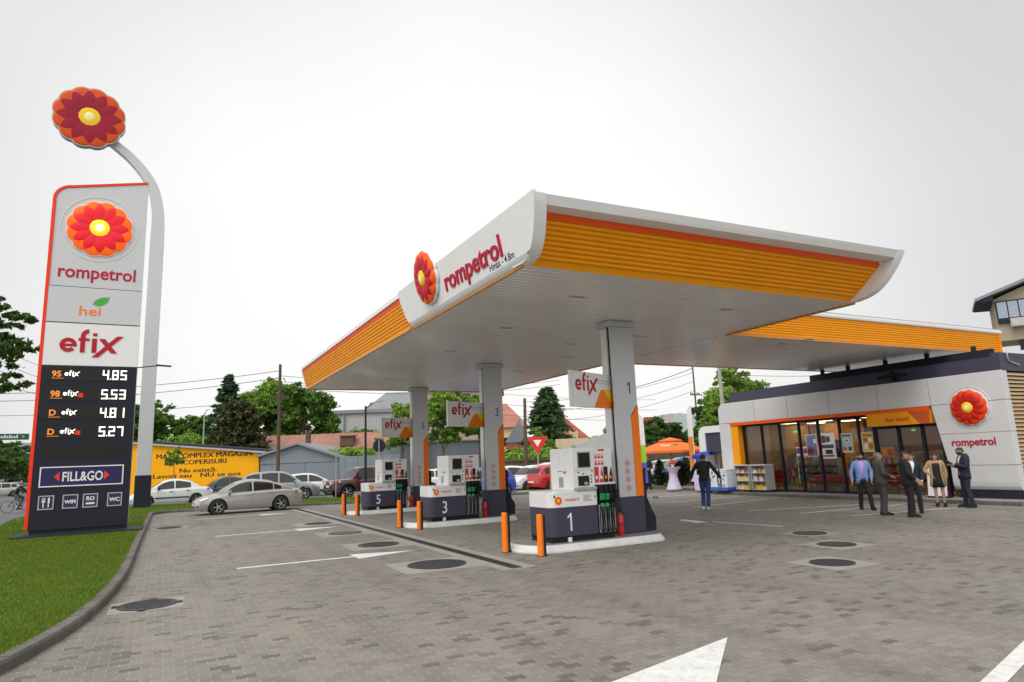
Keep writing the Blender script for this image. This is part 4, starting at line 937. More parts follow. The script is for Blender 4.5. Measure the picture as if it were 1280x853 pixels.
    if se.v: se.build('door_seam', M['plastic'], t)
    for w_ in wins:
        if w_[0] != 'door': continue
        for s in (1, -1):
            x = w_[1]+.16; hd = MB(); hd.cbox((x, s*(yw(x)+.012), zbelt(x)-.16), (.19, .035, .035)); hd.build('door_handle', mirror_m or pm, t, bevel=.008)
    fm = max([w_[2] for w_ in wins if w_[0] == 'door'] or [.8])
    for s in (1, -1):
        x = fm-.05; mm = MB(); mm.cbox((x, s*(W/2+.05), zbelt(x)+.05), (.13, .20, .13)); mm.cbox((x+.02, s*(W/2-.05), zbelt(x)), (.06, .14, .04)); mm.build('wing_mirror', mirror_m or pm, t, bevel=.03)
        zt = zbelt(h-.35); y1 = yw(h-.12)
        hl = MB(); a0 = (h-.02-.06, s*(yw(h-.06)*.55), zt-.15); pts = []
        rg = []
        for i in range(6):
            f = i/5; x = h-.055-.42*f**1.6; y = s*(yw(x)*(.62+.375*f**.6)); zc_ = lerp(deck, x)-.085-.0*f
            rg.append([(x+.022, y+s*.012, zc_-.085+.05*f), (x+.02, y+s*.014, zc_-.02), (x-.02, y-s*.01, zc_+.045)])
        hl.loft(rg, False, False); hl.build('headlight', M['lens'], t, smooth=True)
        tl = MB(); rg = []
        for i in range(5):
            f = i/4; x = -h+.02+.34*f**1.5; y = s*(yw(x)*(.66+.345*f**.5)); zc_ = lerp(deck, x)-.10
            rg.append([(x-.014, y+s*.012, zc_-.11), (x-.014, y+s*.014, zc_), (x-.0, y-s*.0, zc_+.055)])
        tl.loft(rg, False, False); tl.build('tail_light', M['tail'], t, smooth=True)
    g = MB(); zt = lerp(deck, h-.02); g.box(h-.05, h+.012, -.32, .32, zt-.15, zt-.04); g.build('grille', M['plastic'], t, bevel=.02)
    gb = MB()
    for k in range(3): gb.box(h+.0, h+.018, -.30, .30, zt-.135+k*.035, zt-.128+k*.035)
    gb.build('grille_bar', M['chrome'], t)
    ai = MB(); ai.box(h-.1, h+.006, -.42, .42, tip[0]+.05, tip[0]+.14); ai.build('air_intake', M['plastic'], t, bevel=.02)
    for s in (1, -1): MB().cbox((h-.10, s*W*.355, tip[0]+.12), (.09, .16, .07)).build('fog_lamp', M['plastic'], t, bevel=.015)
    if plate: MB().box(h+.0, h+.022, -.26, .26, tip[0]+.15, tip[0]+.26).build('number_plate', M['plate'], t); MB().box(-h-.022, -h, -.26, .26, tail[0]+.22, tail[0]+.33).build('number_plate', M['plate'], t)
    if lowtrim:
        for s in (1, -1):
            lt = MB(); lt.box(wx[1]+ra+.03, wx[0]-ra-.03, s*(W/2-.03), s*(W/2+.012), clear+.22, clear+.30); lt.build('rubbing_strip', M['plastic'], t)
    if extras: extras(t, h, W)
    return t
SED = dict(deck=[(-2.32, .82), (-2.25, .93), (-1.6, .99), (-.9, .985), (.75, .93), (1.25, .92), (1.9, .80), (2.2, .68), (2.32, .58)],
           roof=[(-1.85, .985), (-1.2, 1.26), (-.75, 1.41), (-.2, 1.475), (.25, 1.46), (.62, 1.35), (1.42, .905)],
           wins=[('windscreen', 1.34, .66), ('rear_window', -1.72, -1.0), ('door', -.95, -.10), ('door', -.03, .98), ('quarter', -1.32, -1.02)])
car('silver_sedan', 'silver beige four-door sedan parked on the pavers before the yellow wall', 'car', (3.62, 33.95, 0), R(184), paint('silver_beige_paint', (.42, .415, .39), .5), L=4.63, wb=2.70, xf=1.40, r=.33, **SED)
SED2 = dict(deck=[(-2.13, .80), (-2.05, .98), (-1.3, 1.02), (-.9, 1.0), (.75, .95), (1.1, .95), (1.8, .84), (2.1, .70), (2.13, .6)],
            roof=[(-1.62, 1.0), (-.95, 1.40), (-.3, 1.53), (.2, 1.51), (.55, 1.40), (1.25, .94)],
            wins=[('windscreen', 1.18, .58), ('rear_window', -1.55, -1.0), ('door', -.98, -.15), ('door', -.07, .82)])
wht = paint('white_paint', (.72, .72, .72))
p = at(214, 612, 40.5); car('white_sedan', 'plain white sedan behind the grass verge, partly hidden by the mast', 'car', (p.x, p.y, 0), R(186), wht, L=4.5, W=1.74, wb=2.63, xf=1.33, r=.31, lowtrim=True, mirror_m=M['black'], **SED2)
SUV = dict(deck=[(-2.38, .92), (-2.3, 1.08), (-1.6, 1.13), (.7, 1.06), (1.2, 1.05), (1.95, .96), (2.3, .82), (2.4, .7)],
           roof=[(-2.28, 1.1), (-1.92, 1.60), (-1.4, 1.72), (-.4, 1.77), (.2, 1.73), (.55, 1.62), (1.38, 1.04)],
           wins=[('windscreen', 1.3, .62), ('rear_window', -2.24, -1.98), ('door', -.98, -.05), ('door', .03, .98), ('quarter', -1.85, -1.1)])
p = at(348, 605, 41.0); car('silver_suv', 'silver grey estate SUV with dark rear windows behind the silver sedan', 'suv', (p.x, p.y, 0), R(-6), paint('silver_grey_paint', (.33, .34, .36), .4), L=4.85, W=1.90, wb=2.93, xf=1.5, r=.37, lowtrim=True, **SUV)
HAT = dict(deck=[(-2.02, .72), (-1.98, .95), (-1.5, 1.0), (.7, .95), (1.1, .95), (1.65, .86), (1.95, .70), (2.03, .58)],
           roof=[(-2.0, .98), (-1.72, 1.30), (-1.3, 1.46), (-.4, 1.53), (.15, 1.50), (.5, 1.40), (1.38, .94)],
           wins=[('windscreen', 1.3, .56), ('rear_window', -1.96, -1.62), ('door', -.93, -.12), ('door', -.04, .95), ('quarter', -1.5, -1.02)])
HP = dict(L=4.05, W=1.72, wb=2.52, xf=1.30, r=.305)
p = at(386, 606, 46); car('white_hatchback', 'white hatchback seen between the silver SUV and the maroon off-roader', 'car', (p.x, p.y, 0), R(-8), wht, **HP, **HAT)
p = at(283, 606, 44.5); car('dark_sedan', 'dark blue car glimpsed between the white and silver sedans', 'car', (p.x, p.y, 0), R(183), paint('dark_blue_paint', (.03, .04, .065), .2), L=4.5, wb=2.63, xf=1.33, **SED2)
p = at(560, 601, 44); car('white_hatchback', 'white car partly hidden behind column 5 and dispenser 3', 'car', (p.x, p.y, 0), R(-12), wht, **HP, **HAT)
p = at(630, 600, 41); car('white_hatchback', 'white car roof showing behind the blue car and column 3', 'car', (p.x, p.y, 0), R(165), wht, **HP, **HAT)
p = at(599, 604, 36.0); car('blue_hatchback', 'bright blue car whose tail shows just right of column 3', 'car', (p.x, p.y, 0), R(190), paint('blue_paint', (.03, .08, .5)), **HP, **HAT)
p = gp(672, 615); car('white_hatchback', 'white hatchback with raked windscreen left of the red one', 'car', (p.x+.6, p.y+1.6, 0), R(196), wht, **HP, **HAT)
MPV = dict(deck=[(-2.1, .8), (-2.05, 1.0), (-1.5, 1.05), (.8, 1.0), (1.3, .99), (1.8, .88), (2.1, .68)], roof=[(-2.08, 1.0), (-1.85, 1.48), (-1.4, 1.62), (-.4, 1.66), (.25, 1.62), (.7, 1.48), (1.6, .96)],
           wins=[('windscreen', 1.52, .72), ('rear_window', -2.04, -1.86), ('door', -.95, -.1), ('door', -.02, 1.0), ('quarter', -1.7, -1.05)])
p = at(688, 596, 41.5); car('white_minivan', 'taller white people carrier behind the red hatchback', 'car', (p.x, p.y, 0), R(192), wht, L=4.25, W=1.76, wb=2.6, xf=1.3, r=.31, **MPV)
p = gp(699, 613.5); car('red_hatchback', 'small red hatchback parked with its tail toward the yield sign', 'car', (p.x+.3, p.y+.9, 0), R(14), paint('red_car_paint', (.50, .012, .02)), lowtrim=True, **HP, **HAT)
p = at(853, 590, 42); car('blue_minivan', 'blue people carrier parked behind the thuja bushes', 'car', (p.x, p.y, 0), R(165), paint('violet_blue_paint', (.07, .07, .28), .2), L=4.3, W=1.76, wb=2.6, xf=1.3, r=.31, **MPV)
p = at(827, 592, 43); car('silver_hatchback', 'silver car behind the man in black, under the parasol', 'car', (p.x, p.y, 0), R(170), paint('light_silver_paint', (.5, .51, .52), .3), **HP, **HAT)
def jeepx(t, h, W):
    for s in (1, -1):
        for w in (1.2, -1.22):
            f = MB(); P = [(w+.58*math.cos(R(a)), .40+.56*math.sin(R(a))) for a in range(0, 181, 20)]; Q = [(w+.50*math.cos(R(a)), .40+.48*math.sin(R(a))) for a in range(0, 181, 20)]
            for i in range(9): f.prism([P[i], P[i+1], Q[i+1], Q[i]], lambda a, b, d: (a, d, b), s*(W/2-.05), s*(W/2+.17))
            f.build('wheel_arch', M['plastic'], t, smooth=True)
        MB().lathe([(.11, 0), (.09, .03), (.001, .035)], 18, (h-.0, s*.5, .90), mt=Matrix.Rotation(R(90), 3, 'Y')).build('round_headlight', M['lens'], t, smooth=True)
    MB().box(h-.05, h+.22, -.85, .85, .46, .62).build('front_bumper', M['plastic'], t, bevel=.03)
    MB().lathe([(.2, -.1), (.37, -.11), (.40, 0), (.37, .11), (.2, .1)], 24, (-h-.14, .1, .98), mt=Matrix.Rotation(R(90), 3, 'Y')).build('spare_wheel', M['rubber'], t, smooth=True)
p = at(452, 606, 40.5); car('maroon_offroader', 'dark red boxy off-road car with black wheel arches by the lamp post', 'off-roader', (p.x, p.y, 0), R(186), paint('maroon_paint', (.085, .012, .016)), L=4.2, W=1.72, wb=2.42, xf=1.20, r=.41, clear=.42, blunt=True, tip=(.55, .7), tail=(.5, .8), tumble=.14,
    deck=[(-2.1, 1.10), (-2.0, 1.14), (.6, 1.14), (.75, 1.14), (1.9, 1.10), (2.05, 1.04), (2.1, 1.0)], roof=[(-2.05, 1.15), (-1.95, 1.74), (-1.2, 1.82), (.15, 1.82), (.42, 1.78), (.85, 1.15)], wins=[('windscreen', .80, .45), ('rear_window', -2.03, -1.97), ('door', -.45, .52), ('quarter', -1.85, -.6)], mirror_m=M['black'], extras=jeepx)

# ------------------------------------------------------------------ people (face local -Y)
M['skin'] = mat('skin', (.46, .26, .18), .55, var=.08, scale=20); M['skin2'] = mat('skin_tan', (.40, .22, .15), .55, var=.08, scale=20)
M['hair'] = mat('dark_hair', (.018, .013, .010), .55, var=.3, scale=40); M['hairg'] = mat('grey_hair', (.16, .15, .14), .6, var=.3, scale=40); M['hairb'] = mat('brown_hair', (.045, .022, .014), .5, var=.3, scale=40)
M['eye'] = mat('eye_dark', (.02, .015, .012), .2); M['lip'] = mat('lip', (.34, .12, .10), .5)
def cloth(n, c): 
    if n not in M: M[n] = mat(n, c, .82, var=.14, scale=9, bump=.25)
    return M[n]
def sk_mesh(name, nodes, edges, m, parent, root=0):
    me = bpy.data.meshes.new(name); me.from_pydata([n[0] for n in nodes], edges, []); o = bpy.data.objects.new(name, me); COL.objects.link(o); o.parent = parent
    o.modifiers.new('skin', 'SKIN'); sv = me.skin_vertices[0].data
    for i, n in enumerate(nodes): sv[i].radius = n[1] if isinstance(n[1], tuple) else (n[1], n[1])
    sv[root].use_root = True; me.materials.append(m); sd = o.modifiers.new('sub', 'SUBSURF'); sd.levels = 1; sd.render_levels = 1
    o.modifiers['skin'].use_smooth_shade = True; return o
def limb(pts, rad, n=12, k=4): 
    P = catmull(pts, k); rr = catmull([(r_[0], r_[1], 0) if isinstance(r_, tuple) else (r_, r_, 0) for r_ in rad], k); return P, [(q.x, q.y) for q in rr]
def person(label, loc, rz, H=1.76, pose=None, top=None, legs=None, shirt=None, hair='hair', skin='skin', style='suit', cat='person', shoe='black', long_hair=False, seated=False, group=None, beard=False, bald=False):
    t = thing('person', label, cat, loc, rz, group); s = H/1.78; V3 = lambda a: Vector(a)*s
    J = dict(pel=(0, 0, .96), bel=(0, -.01, 1.10), che=(0, .0, 1.30), nek=(0, .02, 1.49), hed=(0, -.005, 1.60), top=(0, .0, 1.70),
             hpL=(.095, 0, .93), hpR=(-.095, 0, .93), knL=(.10, -.02, .51), knR=(-.10, -.02, .51), anL=(.10, .03, .09), anR=(-.10, .03, .09), toL=(.12, -.15, .035), toR=(-.12, -.15, .035),
             shL=(.185, .02, 1.43), shR=(-.185, .02, 1.43), elL=(.245, .05, 1.14), elR=(-.245, .05, 1.14), wrL=(.25, -.04, .90), wrR=(-.25, -.04, .90))
    J.update(pose or {}); J = {k: V3(v) for k, v in J.items()}
    nodes = []; edges = []; idx = {}
    def nd(k, p, r): idx[k] = len(nodes); nodes.append((tuple(p), (r[0]*s, r[1]*s) if isinstance(r, tuple) else r*s))
    def ed(a, b): edges.append((idx[a], idx[b]))
    nd('pel', J['pel'], (.13, .10)); nd('bel', J['bel'], (.125, .09)); nd('che', J['che'], (.15, .10)); nd('cl', J['nek']-V3((0, 0, .06)), (.07, .058)); nd('nek', J['nek'], .055); nd('jaw', J['hed']-V3((0, .004, .055)), (.070, .080)); nd('hed', J['hed']+V3((0, .008, .025)), (.092, .112)); nd('top', J['top']+V3((0, .01, -.005)), (.078, .095))
    for a, b in (('pel', 'bel'), ('bel', 'che'), ('che', 'cl'), ('cl', 'nek'), ('nek', 'jaw'), ('jaw', 'hed'), ('hed', 'top')): ed(a, b)
    for S_ in 'LR':
        nd('hp'+S_, J['hp'+S_], .085); nd('kn'+S_, J['kn'+S_], .055); nd('cf'+S_, J['kn'+S_].lerp(J['an'+S_], .3), .054); nd('an'+S_, J['an'+S_], .038); nd('to'+S_, J['to'+S_].lerp(J['an'+S_], .28), (.024, .018))
        for a, b in (('pel', 'hp'+S_), ('hp'+S_, 'kn'+S_), ('kn'+S_, 'cf'+S_), ('cf'+S_, 'an'+S_), ('an'+S_, 'to'+S_)): ed(a, b)
        nd('sh'+S_, J['sh'+S_]-V3((0, 0, .012)), .040); nd('el'+S_, J['el'+S_], .042); nd('wr'+S_, J['wr'+S_], .028)
        ed('cl', 'sh'+S_); ed('sh'+S_, 'el'+S_); ed('el'+S_, 'wr'+S_)
        d = (J['wr'+S_]-J['el'+S_]).normalized(); sgn = 1 if S_ == 'L' else -1
        side = Vector((0, -1, 0))-d*Vector((0, -1, 0)).dot(d); side = side.normalized() if side.length > .2 else Vector((sgn, 0, 0)); nrm = d.cross(side).normalized()*sgn
        pm_ = J['wr'+S_]+d*.075*s; nd('pa'+S_, pm_, (.034, .02)); ed('wr'+S_, 'pa'+S_)
        for f in range(4):
            o_ = side*(.03-.02*f)*s; ln = (.068, .078, .072, .056)[f]*s
            nd('f%d%s' % (f, S_), pm_+o_*.9+d*.032*s, .0095); nd('g%d%s' % (f, S_), pm_+o_+d*(.03*s+ln*.55)-nrm*.010*s, .0085); nd('h%d%s' % (f, S_), pm_+o_+d*(.03*s+ln)-nrm*.028*s, .0072)
            ed('pa'+S_, 'f%d%s' % (f, S_)); ed('f%d%s' % (f, S_), 'g%d%s' % (f, S_)); ed('g%d%s' % (f, S_), 'h%d%s' % (f, S_))
        nd('t0'+S_, J['wr'+S_]+d*.035*s+side*.036*s, .011); nd('t1'+S_, J['wr'+S_]+d*.085*s+side*.056*s-nrm*.012*s, .0085); ed('wr'+S_, 't0'+S_); ed('t0'+S_, 't1'+S_)
    sk_mesh('body', nodes, edges, M[skin], t)
    hd = J['hed']; up = (J['top']-J['nek']).normalized()
    # face
    fc = MB(); fc.loft([[hd+V3((-.011, -.088, .035)), hd+V3((.011, -.088, .035)), hd+V3((0, -.07, .035))], [hd+V3((-.018, -.092, -.008)), hd+V3((.018, -.092, -.008)), hd+V3((0, -.120, -.006))], [hd+V3((-.012, -.088, -.018)), hd+V3((.012, -.088, -.018)), hd+V3((0, -.098, -.02))]], True, True); fc.build('nose', M[skin], t, smooth=True)
    for x in (-.031, .031):
        MB().lathe([(.001, -.008*s), (.0075*s, -.003*s), (.0075*s, .003*s), (.001, .008*s)], 10, hd+V3((x, -.092, .034)), mt=Matrix.Rotation(R(90), 3, 'Y')).build('eye', M['eye'], t)
        MB().cbox(hd+V3((x, -.096, .052)), V3((.032, .010, .005))).build('eyebrow', M[hair], t)
        MB().lathe([(.001, -.012*s), (.027*s, -.006*s), (.027*s, .006*s), (.001, .012*s)], 10, hd+V3((x*2.85, .012, .012)), mt=Matrix.Rotation(R(90), 3, 'Y')).build('ear', M[skin], t)
    MB().cbox(hd+V3((0, -.090, -.043)), V3((.044, .014, .011))).build('mouth', M['lip'], t, bevel=.003)
    if beard:
        bd = MB(); rg = []
        for z, q in ((-.015, 1.0), (-.045, 1.02), (-.075, .93), (-.095, .6)): rg.append([hd+V3((.078*q*math.sin(a), -.086*q*math.cos(a)+.004, z)) for a in [R(-95+190*i/14) for i in range(15)]])
        bd.loft(rg, False, False); bd.build('beard', M[hair], t, smooth=True)
    if not bald:
        h_ = MB(); rg = []; c = hd+V3((0, .012, .02))
        for th, cut in ((0, 0), (25, 0), (50, 0), (72, 0), (95, 1), (118, 2)):
            ring = []
            for i in range(20):
                a = 2*math.pi*i/20; q = th if not cut else th-(34 if cut == 1 else 58)*max(0, math.cos(a)+.12)**.8 if math.cos(a) > -.12 else th
                k_ = (1, 1, 1, 1, .985, .95)[(0, 25, 50, 72, 95, 118).index(th)]; ring.append(c+Vector((.089*k_*s*math.sin(R(q))*math.sin(a), -.105*k_*s*math.sin(R(q))*math.cos(a), .104*s*math.cos(R(q)))))
            rg.append(ring)
        h_.loft(rg, True, False)
        if long_hair:
            for z0, z1, q0, q1 in ((-.03, -.28, 1, .95),):
                R0 = [c+V3((.098*math.sin(a), .108*-math.cos(a), .03)) for a in [R(62+236*i/14) for i in range(15)]]
                R1 = [c+V3((.104*math.sin(a), .104*-math.cos(a)+.012, -.09)) for a in [R(62+236*i/14) for i in range(15)]]
                R2 = [c+V3((.112*math.sin(a), .085*-math.cos(a)+.03, -.235+.02*math.sin(5*a))) for a in [R(62+236*i/14) for i in range(15)]]
                h_.loft([R0, R1, R2], False, False)
        h_.build('hair', M[hair], t, smooth=True)
    # clothes
    def torso(rings, m, nm, gap=0, bev=False):
        rg = []
        for z, w, d, cy, g in rings:
            f = (z-.96)/.5; base = J['pel'].lerp(J['nek'], max(-.6, (z*s-J['pel'].z)/max(.01, J['nek'].z-J['pel'].z)))
            base = Vector((base.x, base.y, z*s)) if not seated else J['pel'].lerp(J['nek'], (z-.96)/.53)
            a0 = g*gap; n = 28
            rg.append([base+V3((w*math.sin(a), cy-d*math.cos(a), 0)) for a in [R(a0+(360-2*a0)*i/n) for i in range(n+(1 if gap else 0))]])
        mb = MB(); mb.loft(rg, not gap, False); o = mb.build(nm, m, t, smooth=True)
        sm = o.modifiers.new('thickness', 'SOLIDIFY'); sm.thickness = .012; sm.offset = 1; return o
    if style == 'suit':
        torso([(.93, .150, .112, 0, 0), (1.05, .142, .108, 0, 0), (1.2, .152, .116, 0, 0), (1.36, .172, .116, .0, 0), (1.44, .125, .09, .01, 0), (1.505, .062, .066, .015, 0)], cloth(*shirt), 'shirt')
        torso([(.80, .185, .145, 0, 1.5), (.93, .178, .140, 0, .9), (1.05, .165, .132, 0, .25), (1.12, .165, .132, 0, .25), (1.25, .180, .138, 0, .7), (1.37, .205, .135, .005, 1.0), (1.43, .188, .118, .015, 1.1), (1.475, .135, .098, .02, 1.2), (1.52, .076, .082, .02, 1.9)], cloth(*top), 'jacket', 26)
    elif style == 'knit':
        torso([(.88, .165, .125, 0, 0), (1.0, .155, .12, 0, 0), (1.2, .162, .125, 0, 0), (1.36, .19, .13, 0, 0), (1.44, .14, .1, .01, 0), (1.505, .066, .07, .015, 0)], cloth(*top), 'jacket')
    elif style == 'coat':
        torso([(.62, .185, .13, 0, 0), (.80, .165, .125, 0, 0), (.95, .155, .115, 0, 0), (1.08, .13, .10, 0, 0), (1.25, .15, .12, 0, 0), (1.36, .15, .115, 0, 0), (1.40, .10, .09, .01, 0)], cloth(*shirt), 'dress')
        torso([(.66, .225, .165, 0, 1.35), (.85, .20, .15, 0, 1.3), (1.05, .17, .132, 0, 1.2), (1.25, .18, .14, 0, 1.1), (1.37, .19, .13, .005, 1.1), (1.43, .16, .11, .015, 1.2), (1.49, .085, .085, .02, 1.7)], cloth(*top), 'coat', 32)
    for S_ in 'LR':
        P_, rr = limb([J['nek'].lerp(J['sh'+S_], .42)-V3((0, 0, .035)), J['sh'+S_].lerp(J['nek'], .12)+V3((0, 0, -.004)), J['sh'+S_].lerp(J['el'+S_], .22), J['sh'+S_].lerp(J['el'+S_], .55), J['el'+S_], J['el'+S_].lerp(J['wr'+S_], .6), J['wr'+S_]-(J['wr'+S_]-J['el'+S_]).normalized()*.012], [.056*s, .059*s, .063*s, .060*s, .059*s, .052*s, .045*s])
        MB().tube(P_, rr, 12).build('sleeve', cloth(*top), t, smooth=True)
        if style == 'suit' and shirt: 
            d = (J['wr'+S_]-J['el'+S_]).normalized(); MB().tube([J['wr'+S_]-d*.02, J['wr'+S_]+d*.012], .037*s, 12).build('cuff', cloth(*shirt), t)
        if legs:
            P_, rr = limb([J['hp'+S_]+Vector((0, 0, .05)), J['hp'+S_].lerp(J['kn'+S_], .45), J['kn'+S_], J['kn'+S_].lerp(J['an'+S_], .5), J['an'+S_]-Vector((0, 0, .03*s))], [(.098*s, .105*s), (.090*s, .092*s), (.070*s, .072*s), (.066*s, .066*s), (.060*s, .064*s)])
            MB().tube(P_, rr, 14).build('trouser_leg', cloth(*legs), t, smooth=True)
        a_, b_ = J['an'+S_], J['to'+S_]; d = Vector((b_.x-a_.x, b_.y-a_.y, 0)).normalized(); q = Vector((-d.y, d.x, 0)); c = Vector((a_.x, a_.y, a_.z-.085*s if not seated else a_.z-.085*s)); sh = MB(); rg = []
        for f, w, z in ((-.075, .02, .04), (-.065, .040, .085), (0, .047, .115), (.07, .050, .095), (.14, .051, .072), (.19, .042, .055), (.22, .015, .03)):
            o_ = c+d*f*s; rg.append([o_+q*w*s+Vector((0, 0, 0)), o_+q*w*.85*s+Vector((0, 0, z*s)), o_-q*w*.85*s+Vector((0, 0, z*s)), o_-q*w*s])
        sh.loft(rg, True, True); sh.build('shoe', M[shoe] if shoe in M else cloth(*shoe), t, smooth=True)
    if legs:
        mb = MB(); rg = []
        for z, w, d in ((.84, .155, .115), (.93, .165, .122), (1.02, .150, .115)):
            base = J['pel']+V3((0, 0, z-.96)); rg.append([base+V3((w*math.sin(R(18*i)), -d*math.cos(R(18*i)), 0)) for i in range(20)])
        mb.loft(rg, True, True); mb.build('trouser_seat', cloth(*legs), t, smooth=True)
    return t
def face_to(dx, dy): return math.atan2(dx, -dy)
cam_dir = lambda p: face_to(-p[0], -p[1])
GP = 'people standing before the shop'
BLK = ('black_suiting', (.012, .012, .014)); NAV = ('navy_suiting', (.012, .015, .032)); WS = ('white_shirt', (.75, .76, .80))
p = gp(1083, 637.5); person('man in light blue blazer and lilac shirt walking with black trousers', (p.x, p.y, 0), face_to(-.72, -.69), 1.76, dict(knL=(.12, -.12, .52), anL=(.17, -.10, .10), toL=(.20, -.28, .035), knR=(-.09, .03, .51), anR=(-.11, .16, .10), toR=(-.12, -.01, .035), elR=(-.29, .03, 1.15), wrR=(-.30, -.03, .90), elL=(.27, .06, 1.15), wrL=(.24, -.05, .92)), ('light_blue_blazer', (.17, .26, .52)), BLK, ('lilac_shirt', (.42, .28, .72)), GP and 'hair', beard=True)
p = gp(1107, 644); person('grey-haired man in a dark grey suit turned to the man in black', (p.x, p.y, 0), face_to(.72, -.62), 1.78, dict(elL=(.23, -.02, 1.14), wrL=(.12, -.22, 1.08), elR=(-.23, -.02, 1.14), wrR=(-.12, -.22, 1.06)), ('grey_suiting', (.062, .060, .058)), ('grey_suiting', (.062, .060, .058)), ('pale_blue_shirt', (.55, .58, .75)), 'hairg')
p = gp(1141, 646.5); person('man in a plain black suit with hands in front, back half turned', (p.x, p.y, 0), face_to(.62, -.78), 1.80, dict(elL=(.24, -.0, 1.15), wrL=(.12, -.2, .98), elR=(-.26, .0, 1.15), wrR=(-.20, -.16, .96)), BLK, BLK, ('grey_shirt', (.3, .33, .42)), 'hair')
p = gp(1146, 641.5); person('man in navy suit and open white shirt, mostly hidden behind the man in black', (p.x+.05, p.y+.0, 0), face_to(-.80, -.42), 1.72, dict(elL=(.23, .02, 1.13), wrL=(.22, -.08, .92)), NAV, NAV, WS, 'hairb')
p = gp(1177, 633.5); w = person('woman in a beige trench coat over a short black dress, hand on hip', (p.x, p.y, 0), face_to(-.86, -.50), 1.66, dict(elR=(-.33, .02, 1.17), wrR=(-.17, -.06, 1.02), elL=(.25, .04, 1.14), wrL=(.24, -.02, .90), anL=(.11, .03, .11), anR=(-.09, .03, .11)), ('beige_coat', (.42, .28, .15)), None, ('black_dress', (.010, .009, .012)), 'hairb', 'skin', 'coat', long_hair=True)
p = gp(1212, 634.5); person('tall man in a dark navy suit looking down at a tablet', (p.x, p.y, 0), face_to(-.78, .60), 1.84, dict(hed=(0, -.045, 1.585), top=(0, -.06, 1.68), elL=(.235, -.04, 1.16), wrL=(.08, -.27, 1.22), elR=(-.235, -.04, 1.16), wrR=(-.08, -.27, 1.20), hpL=(.10, .0, .93), anL=(.16, .05, .09), toL=(.2, -.13, .035), anR=(-.15, .0, .09), toR=(-.2, -.18, .035)), NAV, NAV, WS, 'hair', 'skin2', beard=True)
q = thing('tablet', 'thin dark tablet held by the tall man in navy', 'tablet', (p.x-.30, p.y+.235, 1.33), face_to(-.78, .60)); MB().cbox((0, 0, 0), (.26, .19, .012), mt=Matrix.Rotation(R(-35), 3, 'X')).build('case', M['black'], q, bevel=.004); MB().cbox((0, .005, .0085), (.23, .16, .003), mt=Matrix.Rotation(R(-35), 3, 'X')).build('screen', M['screen'], q)
p = gp(884, 637); person('person in black jacket and blue jeans walking away across the yard', (p.x, p.y, 0), face_to(.80, .60), 1.92, dict(knL=(.10, -.09, .52), anL=(.09, .05, .10), toL=(.10, -.13, .06), knR=(-.08, .02, .50), anR=(-.05, .02, .09), toR=(-.06, -.16, .035), elL=(.34, .10, 1.18), wrL=(.42, .02, .95), elR=(-.35, .06, 1.19), wrR=(-.48, -.06, 1.0)), ('black_cotton', (.014, .014, .016)), ('blue_denim', (.025, .055, .19)), None, 'hair', 'skin2', 'knit', shoe=('white_leather', (.6, .6, .6)))
fb = thing('folding_frame', 'silver folded frame carried by the person in jeans', 'folded frame', (p.x+.42, p.y-.30, .95), face_to(.75, .65)); f = MB(); f.tube([(.0, -.25, -.30), (.0, .35, .52)], .03, 8); f.tube([(.08, -.25, -.30), (.08, .35, .52)], .02, 8); f.build('tube', M['galv'], fb); MB().cbox((.04, .05, .11), (.1, .05, .05)).build('joint', M['dark'], fb)
p = gp(811, 612.5, .12); person('man in black standing with folded hands beside the lilac table', (p.x, p.y, .12), face_to(-.55, -.83), 1.76, dict(elL=(.24, .0, 1.14), wrL=(.06, -.17, 1.08), elR=(-.24, .0, 1.14), wrR=(-.06, -.19, 1.06)), ('black_cotton', (.014, .014, .016)), BLK, None, 'hair', 'skin', 'knit', bald=True)
# ------------------------------------------------------------------ shop
XS = 23.3; ZP = .12
sh = thing('station_shop', 'white station shop with glass front, flower emblem and tan louvred end wall', 'shop', (0, 0, 0))
yz_ = lambda a, b, d: (d, a, b)
def wall(nm, pts, m, d0=XS, d1=XS+.30, bev=.0, par=None): return MB().prism(pts, yz_, d0, d1).build(nm, M[m], par or sh, bevel=bev)
YA, YBk, ZTp = 11.22, 23.47, 4.12
rc = [(YBk-.35+.35*math.cos(R(a)), ZTp-.35+.35*math.sin(R(a))) for a in range(0, 91, 15)]
# white cladding in separate panels with shadow gaps
ys = [YBk, 21.3, 19.5, 17.5, 15.45, 13.56]
wall('cladding_panel', [(22.78, ZP), (YBk, ZP), (YBk, 3.175), (22.78, 3.175)], 'clad', bev=.012)
wall('cladding_panel', [(21.31, 3.19), (YBk, 3.19)]+rc+[(21.31, ZTp)], 'clad', bev=.012)
for a, b in zip(ys[1:], ys[2:]): wall('cladding_panel', [(b+.008, 3.19), (a-.008, 3.19), (a-.008, ZTp), (b+.008, ZTp)], 'clad', bev=.01)
sl = lambda z: 13.56-(3.19-z)*.155
for z0, z1 in ((3.19, ZTp), (2.20, 3.175), (1.17, 2.188)):
    l0, l1 = (sl(min(z0, 3.19)), sl(min(z1, 3.19))); wall('cladding_panel', [(YA, z0), (l0-.008, z0), (l1-.008, z1), (YA, z1)], 'clad', bev=.01)
lowp = [(XS, 1.158), (XS, .62), (XS+.02, .50), (XS+.08, .41), (XS+.2, .36), (XS+.30, .36), (XS+.30, 1.158)]
MB().prism([(x, z) for x, z in lowp], lambda a, b, d: (a, d, b), YA, sl(.8)).build('cladding_panel', M['clad'], sh)
MB().box(XS+.1, XS+6, YA+.01, 13.1, ZP-.02, .36).build('dark_plinth', M['dark'], sh)
